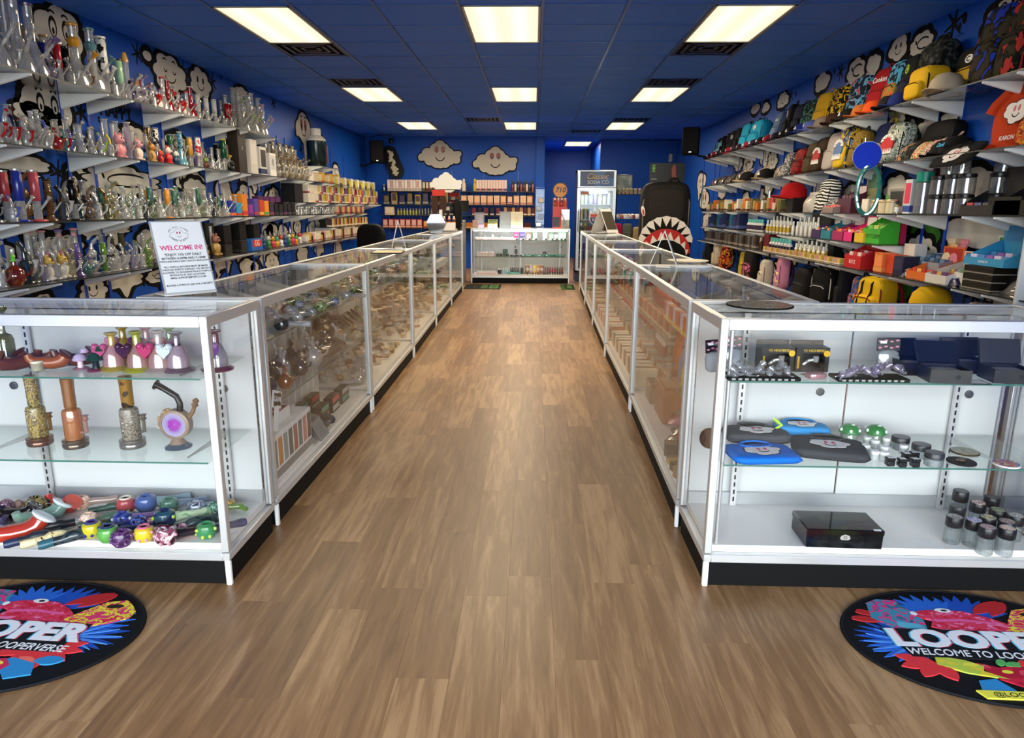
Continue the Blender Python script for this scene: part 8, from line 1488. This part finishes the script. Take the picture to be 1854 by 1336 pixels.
def lower_row():
    b = MB(); n = 8
    for i in range(n):
        a0, a1 = pi*i/n, pi*(i+1)/n; am = (a0+a1)/2; b.prism([(.345*cos(a0), .575+.25*sin(a0)), (.345*cos(a1), .575+.25*sin(a1)), (.385*cos(am), .60+.36*sin(am))], -.308, -.300, 'xz')
    return b
part('lower_teeth', lower_row(), mat('#d8d2ca', .5), t); part('eye_patch', MB().prism(oval(0, 0, .03, .085, 14, .2), -.015, .015, 'xz', 0).prism(oval(.004, -.02, .016, .05, 14, .2), -.018, .016, 'xz', 1), [mat('#e0dcd4', .5), mat('#b02c24', .5)], t, (-.37, -.17, 1.28)); part('carry_handle', MB().tube([(.06, .0, 1.73), (.10, .0, 1.80), (.18, 0, 1.80), (.22, 0, 1.73)], .02, 8), mat('#121212', .6), t)
for sx in (-1, 1): part('shoulder_strap', MB().tube([(sx*.2, .17, 1.6), (sx*.27, .27, 1.2), (sx*.28, .27, .7), (sx*.28, .18, .3)], .04, 8), mat('#121212', .7), t)
t = thing('poster_board', 'black poster board with a green badge standing above the giant backpack', 'poster', (2.2, 11.93, 1.745), 0); part('board', MB().cbox((0, 0, .155), (.58, .03, .31), .003), mat('#0d0c0c', .35), t); part('badge', MB().lathe([(.028, -.002), (.028, .002)], 18, (-.225, -.0165, .225), R3('X', pi/2)).bb((-.25, -.018, .262), (-.20, -.0155, .28)).bb((-.25, -.018, .170), (-.20, -.0155, .188)), mat('#5aa02c', .4), t); part('pink_figure_print', MB().prism([(.09, .03), (.075, .15), (.07, .22), (.10, .285), (.125, .285), (.14, .21), (.145, .12), (.18, .03), (.155, .02), (.115, .12), (.11, .03)], -.0175, -.0150, 'xz'), mat('#8a4a44', .5), t); part('faint_lettering', MB().bb((-.26, -.0175, .045), (-.17, -.015, .06)), mat('#8a8884', .5), t)
t = thing('wall_box', 'small white control box on the blue wall above the poster board', 'switch', ((3.077, 2.442)[0], 16.38, (3.077, 2.442)[1]), 0); part('housing', MB().cbox((0, -.02, 0), (.08, .04, .17), .006), mat('#a8a8a4', .4), t); part('conduit', MB().bb((-.006, -.012, .085), (.006, 0, .5)), mat('#16357a', .4), t)
# two rubber floor mats at the end of the aisle
for x0, x1, y0, y1, lab, s_ in ((-1.17, -.56, 11.40, 12.05, 'black rubber floor mat with green panels, glassware end of the checkout', 0), (.47, .70, 11.40, 12.15, 'green and black rubber floor mat, fridge end of the checkout', 1)):
    t = thing('floor_mat', lab, 'mat', ((x0+x1)/2, (y0+y1)/2, .0006), 0, 'rubber mats at the checkout'); w, d = x1-x0, y1-y0; part('rubber_base', MB().cbox((0, 0, .004), (w, d, .008), .003), mat('#1c1d20' if not s_ else '#3a5a2c', .8), t)
    if not s_:
        part('green_panel', MB().bb((-.02, -d*.40, .008), (.09, d*.40, .009)), mat('#4a6a3c', .8), t); part('green_panel', MB().bb((.12, -d*.42, .008), (.27, d*.42, .009)), mat('#5a8248', .8), t); part('small_mark', MB().bb((-.14, -.06, .008), (-.12, .08, .009)), mat('#5a8248', .8), t); part('dark_motif', MB().bb((.15, -d*.3, .009), (.24, d*.3, .0096)).mesh('dm', 0), mat('#3f6236', .8), t)
    else: part('black_panel', MB().bb((-.05, -d*.42, .008), (.11, d*.42, .009)), mat('#16181a', .8), t); part('green_motif', MB().prism(oval(.03, 0, .05, .2), .009, .0096, 'xy'), mat('#4a7a3a', .8), t)

carton((1.93, 2.47, ZD+.001), .3, 'dark glass look carton with GG letters in the showcase past the jars', None, w=.10, d=.05, h=.22, c=SMOKE, word='GG', wcol='#c8c8c8', wsize=.2); carton((2.05, 2.50, Z2+.001), .2, 'second dark carton with GG letters on a shelf past the jars', None, w=.14, d=.05, h=.24, c='#2c2e30', word='GG', wcol='#a8a8a8', wsize=.2); carton((2.0, 2.48, Z1+.001), 0, 'white carton on the upper shelf past the jars', None, w=.14, d=.06, h=.12, c='#d8d8d4')

# ------------------------------------------------------------------ welcome sign on the glassware corner
def at_sign():
    t = thing('welcome_sign', 'white acrylic welcome sign with pink heading standing on the glassware showcases', 'sign', (-1.365, 2.70, .9668), rad(50)); W_, Hh = .195, .285; tilt = .30
    f = bpy.data.objects.new('sign_panel', None)
    R_ = R3('X', -tilt)
    part('acrylic_sheet', MB().box((0, sin(tilt)*Hh/2, cos(tilt)*Hh/2+.012), (W_+.008, .006, Hh+.006), rot=R_), glass('#f4f4f2', .1, .35), t)
    def onp(u, v, d): p = Vector((u, -.0034-d, v)); return R_ @ p + Vector((0, sin(tilt)*Hh/2, cos(tilt)*Hh/2+.012))
    part('paper', MB().box(onp(0, 0, .0008), (W_-.004, .0012, Hh-.004), rot=R_), mat('#eceae8', .4), t); part('foot', MB().cbox((0, .045, .006), (W_+.008, .10, .004), .001).cbox((0, .004, .012), (W_+.008, .006, .020), .001), mat('#e4e2e0', .3), t)
    P_, K_ = mat('#d8477e', .5), mat('#1c1c1e', .5); rot = (pi/2-tilt, 0, 0)
    def line(s, v, size, m=K_, o=0): text('lettering', s, size, m, t, onp(0, v, .0016), rot, ext=.0003, off=o)
    line('WELCOME IN!', .036, .026, P_, .0006)
    for s, v, z in (('*ENJOY 15% OFF DAILY', .009, .0140), ('BETWEEN 4:20PM AND 7-10PM!', -.006, .0125), ('**EXCLUDES PUFFCO AND TOBACCO PRODUCTS**', -.018, .0082), ('*ALL PUFFCO RETURNS MUST BE MADE', -.040, .0098), ('THROUGH PUFFCO SUPPORT. WE ARE NOT', -.051, .0096), ('ALLOWED TO EXCHANGE FAULTY PUFFCO', -.062, .0096), ('PRODUCTS AT ANY LOCATION.', -.073, .0096), ('EMAIL: SUPPORT@PUFFCO.COM', -.084, .0096), ('BUYING A PUFFCO? ASK FOR A RECEIPT!', -.113, .0100)): line(s, v, z, K_, .0002)
    lg = part('cloud_logo', MB().prism(cloud_outline(.014), -.0005, 0, 'xz', 0).prism(cloud_outline(), -.0009, 0, 'xz', 1).prism(oval(-.075, .125, .04, .065), -.0014, 0, 'xz', 2).prism(oval(.065, .125, .04, .065), -.0014, 0, 'xz', 2).prism(arc(0, -.02, .115, .115, pi+.25, 2*pi-.25, .016, 14), -.0014, 0, 'xz', 0), [K_, mat('#eceae8', .4), mat('#a83a5a', .5)], t, onp(0, .088, .0014), (-tilt, 0, 0), (.072, 1, .072))
    for s, a0, a1, rr, up in (('POP PUFF CLOUDS', 2.75, .40, .037, 1), ('SMOKE & GIFT', 3.8, 5.6, .034, -1)):
        n = len(s)
        for i, ch in enumerate(s):
            if ch == ' ': continue
            a = a0+(a1-a0)*i/(n-1); u, v = rr*cos(a)*1.05, .090+rr*sin(a)*.80; ang = (a-pi/2) if up > 0 else (a+pi/2)
            o = text('arc_letter', ch, .0085, K_, t, onp(u, v, .0016), rot, ext=.0003); o.rotation_euler = (Matrix.Rotation(pi/2-tilt, 3, 'X') @ Matrix.Rotation(ang, 3, 'Z')).to_euler()
    return t
at_sign()

# ------------------------------------------------------------------ two round printed floor mats by the showcases
def logo_mat(cx, cy, r, rz, lab):
    t = thing('logo_mat', lab, 'mat', (cx, cy, .0006), rz, 'round printed floor mats', (1.32, .95, 1))
    part('mat_base', cached('lm_base', lambda: MB().lathe([(.31, 0), (.312, .002), (.310, .0055), (.300, .006)], 64)), mat('#0c0d11', .8), t); part('stitched_edge', cached('lm_edge', lambda: MB().lathe(ring_prof(.307, .0035, .0045, 6), 64)), mat('#131418', .7), t)
    z = [.0062]
    def lay(name, polys, m, dz=.00025):
        mm = m if not isinstance(m, str) else mat(m, .75)
        for p in polys:
            z[0] += .00004; p = [(x*min(1, .287/math.hypot(x, y)), y*min(1, .287/math.hypot(x, y))) for x, y in p]
            part(name, cached(('lm_'+name, round(z[0], 5)), lambda: MB().prism(p, .004, z[0], 'xy'), 0), mm, t)
    def leaf(x, y, a, L, w=.16, n=7):
        P = [(0, 0)]+[(L*i/n, L*w*sin(pi*i/n)**.8) for i in range(1, n)]+[(L, 0)]+[(L*i/n, -L*w*sin(pi*i/n)**.8) for i in range(n-1, 0, -1)]
        return [(x+u*cos(a)-v*sin(a), y+u*sin(a)+v*cos(a)) for u, v in P]
    fan = lambda x, y, a0, a1, n, L, w: [leaf(x, y, a0+(a1-a0)*i/(n-1), L*(1-.18*abs(2*i/(n-1)-1)), w) for i in range(n)]
    BL, BL2 = '#1f4fb0', '#2a66c8'
    lay('palm_leaf_dark', fan(.14, .0, -.75, 1.0, 8, .155, .075)+fan(-.14, .0, 2.2, 4.1, 10, .155, .07)+fan(.02, .13, .35, 2.2, 10, .155, .085), BL); lay('palm_leaf_light', fan(.13, .05, -.15, 1.1, 6, .155, .06)+fan(-.15, -.03, 2.7, 4.5, 8, .13, .085)+fan(-.04, .15, 1.0, 2.8, 8, .13, .09), BL2); lay('palm_leaf_pale', fan(.15, -.01, -.6, .8, 5, .13, .04)+fan(-.15, -.02, 2.4, 4.2, 6, .13, .04), '#4a86d8')
    lay('red_petal_back', [leaf(.05, .16, .75, .13, .16), leaf(.09, .15, .95, .12, .16), leaf(-.19, .13, 2.6, .075, .2), leaf(-.19, .10, 2.95, .085, .2)], '#b82a2e')
    lay('blue_bird_head', [[(-.215, .115), (-.20, .20), (-.165, .235), (-.12, .23), (-.105, .17), (-.09, .11), (-.10, .06), (-.17, .05)], leaf(-.17, .20, 2.2, .08, .3)], blotch('#3a8aa8', '#d83a78', '#2a6a8c', 22, .75, t=(.5, .6), dist=2)); lay('blue_bird_beak', [[(-.16, .10), (-.11, .085), (-.10, .055), (-.14, .05), (-.165, .07)]], '#5ab0c8')
    lay('pink_bird_head', [[(-.105, .155), (-.07, .172), (-.02, .178), (.03, .172), (.08, .135), (.115, .095), (.10, .06), (-.05, .052), (-.085, .075), (-.07, .11), (-.10, .13)]], blotch('#c8243c', '#d83a58', '#e878a8', 26, .75, t=(.44, .60), dist=2.5)); lay('pink_bird_brow', [[(-.07, .115), (0, .125), (.07, .112), (.09, .10), (0, .11), (-.06, .103)]], '#e0609a')
    lay('yellow_bird_head', [[(.09, .065), (.12, .13), (.155, .19), (.20, .205), (.245, .19), (.262, .15), (.25, .10), (.21, .065), (.16, .035)]], blotch('#d83a68', '#e8d83c', '#d83050', 20, .75, t=(.47, .60), dist=3)); lay('yellow_bird_eye', [oval(.185, .165, .022, .013, 14, .2)], '#2a241a'); lay('white_eye', [oval(-.02, .175, .020, .013, 16), oval(-.10, .150, .008, .012)], '#e8e8e4'); lay('pupil', [oval(-.017, .174, .008, .006)], '#14141a')
    lay('red_flower', [leaf(.12, -.075, a, .105 if a < 1 else .10, .2) for a in (-2.7, -1.9, -1.2, -.55, -.05, .35)]+[leaf(-.15, -.12, a, .085, .24) for a in (2.75, 3.4, 4.1, 4.9)], '#d8363c'); lay('flower_tip', [leaf(.10, -.125, -.5, .055, .28)], '#ea6a5c')
    lay('blue_leaf_low', [[(.04, -.16), (.09, -.13), (.15, -.15), (.17, -.20), (.12, -.225), (.10, -.20), (.06, -.23), (.02, -.215)], [(-.09, -.20), (-.05, -.19), (-.03, -.24), (-.07, -.265), (-.10, -.24)], leaf(.14, -.14, .2, .07, .3)], '#2f86c0')
    lay('strawberry_face', [[(-.06, -.115), (-.02, -.135), (.02, -.125), (.06, -.14), (.05, -.185), (.0, -.225), (-.04, -.19)]], blotch('#c8243c', '#b01c34', '#d84a5c', 26, .75)); lay('melon_face', [[(.0, -.20), (.03, -.15), (.075, -.135), (.10, -.165), (.09, -.20), (.04, -.225)]], '#c82a50'); lay('banana_face', [[(-.14, -.085), (-.08, -.105), (-.05, -.13), (-.06, -.155), (-.02, -.19), (-.10, -.165), (-.15, -.13)]], blotch('#d8d24a', '#b8c84a', '#e0c83c', 30, .75)); lay('fruit_eyes', [oval(-.075, -.125, .016, .009), oval(.06, -.16, .022, .012), oval(-.01, -.155, .012, .008)], '#e8d84a'); lay('teeth_row', [[(.02+.012*i, -.197), (.03+.012*i, -.197), (.029+.012*i, -.206), (.021+.012*i, -.206)] for i in range(6)], '#ece8e4'); lay('green_leaf_top', [leaf(-.01, -.125, 1.2, .035, .3), leaf(0, -.125, .4, .04, .3), leaf(.03, -.13, 2.2, .03, .3)], '#5aa85a')
    lay('black_band', [[(-.215, .055), (.18, .055), (.165, -.095), (-.19, -.095)]], '#0e0f14')
    zz = z[0]+.0004
    for col, dx in (('#d8566a', .004), ('#58b8d8', -.004)): text('lettering_fringe', 'LOOPER', .125, mat(col, .7), t, (-.012+dx, .0, zz-.0001), (0, 0, 0), ext=.0002, off=.006, sx=.84)
    text('lettering', 'LOOPER', .125, mat('#e8e8ea', .7), t, (-.012, .0, zz+.0002), (0, 0, 0), ext=.0002, off=.006, sx=.84)
    text('lettering', 'WELCOME TO LOOPERVERSE', .046, mat('#e4e4e6', .7), t, (-.005, -.075, zz+.0002), (0, 0, -.03), ext=.0002, off=.0006, sx=.62, shear=.12)
    lb = part('yellow_label', cached('lm_label', lambda: MB().prism([(-.105, -.278), (.095, -.278), (.10, -.245), (-.115, -.245)], .004, zz, 'xy'), 0), mat('#e6dc4a', .7), t); text('lettering', '@LOOPERVERSE', .026, mat('#14141a', .7), t, (-.005, -.262, zz+.0003), (0, 0, 0), ext=.0002, sx=.85)
    return t
logo_mat(1.402, 1.927, .31, -.02, 'round black LOOPER floor mat in front of the jar showcase'); logo_mat(-1.634, 1.865, .312, -.05, 'round black LOOPER floor mat in front of the hand pipe showcase')

struct('trim_1', MB().cbox((2.99, 4.06, .82), (.40, .022, 1.62), .004), mat('#d4d4d2', .4))
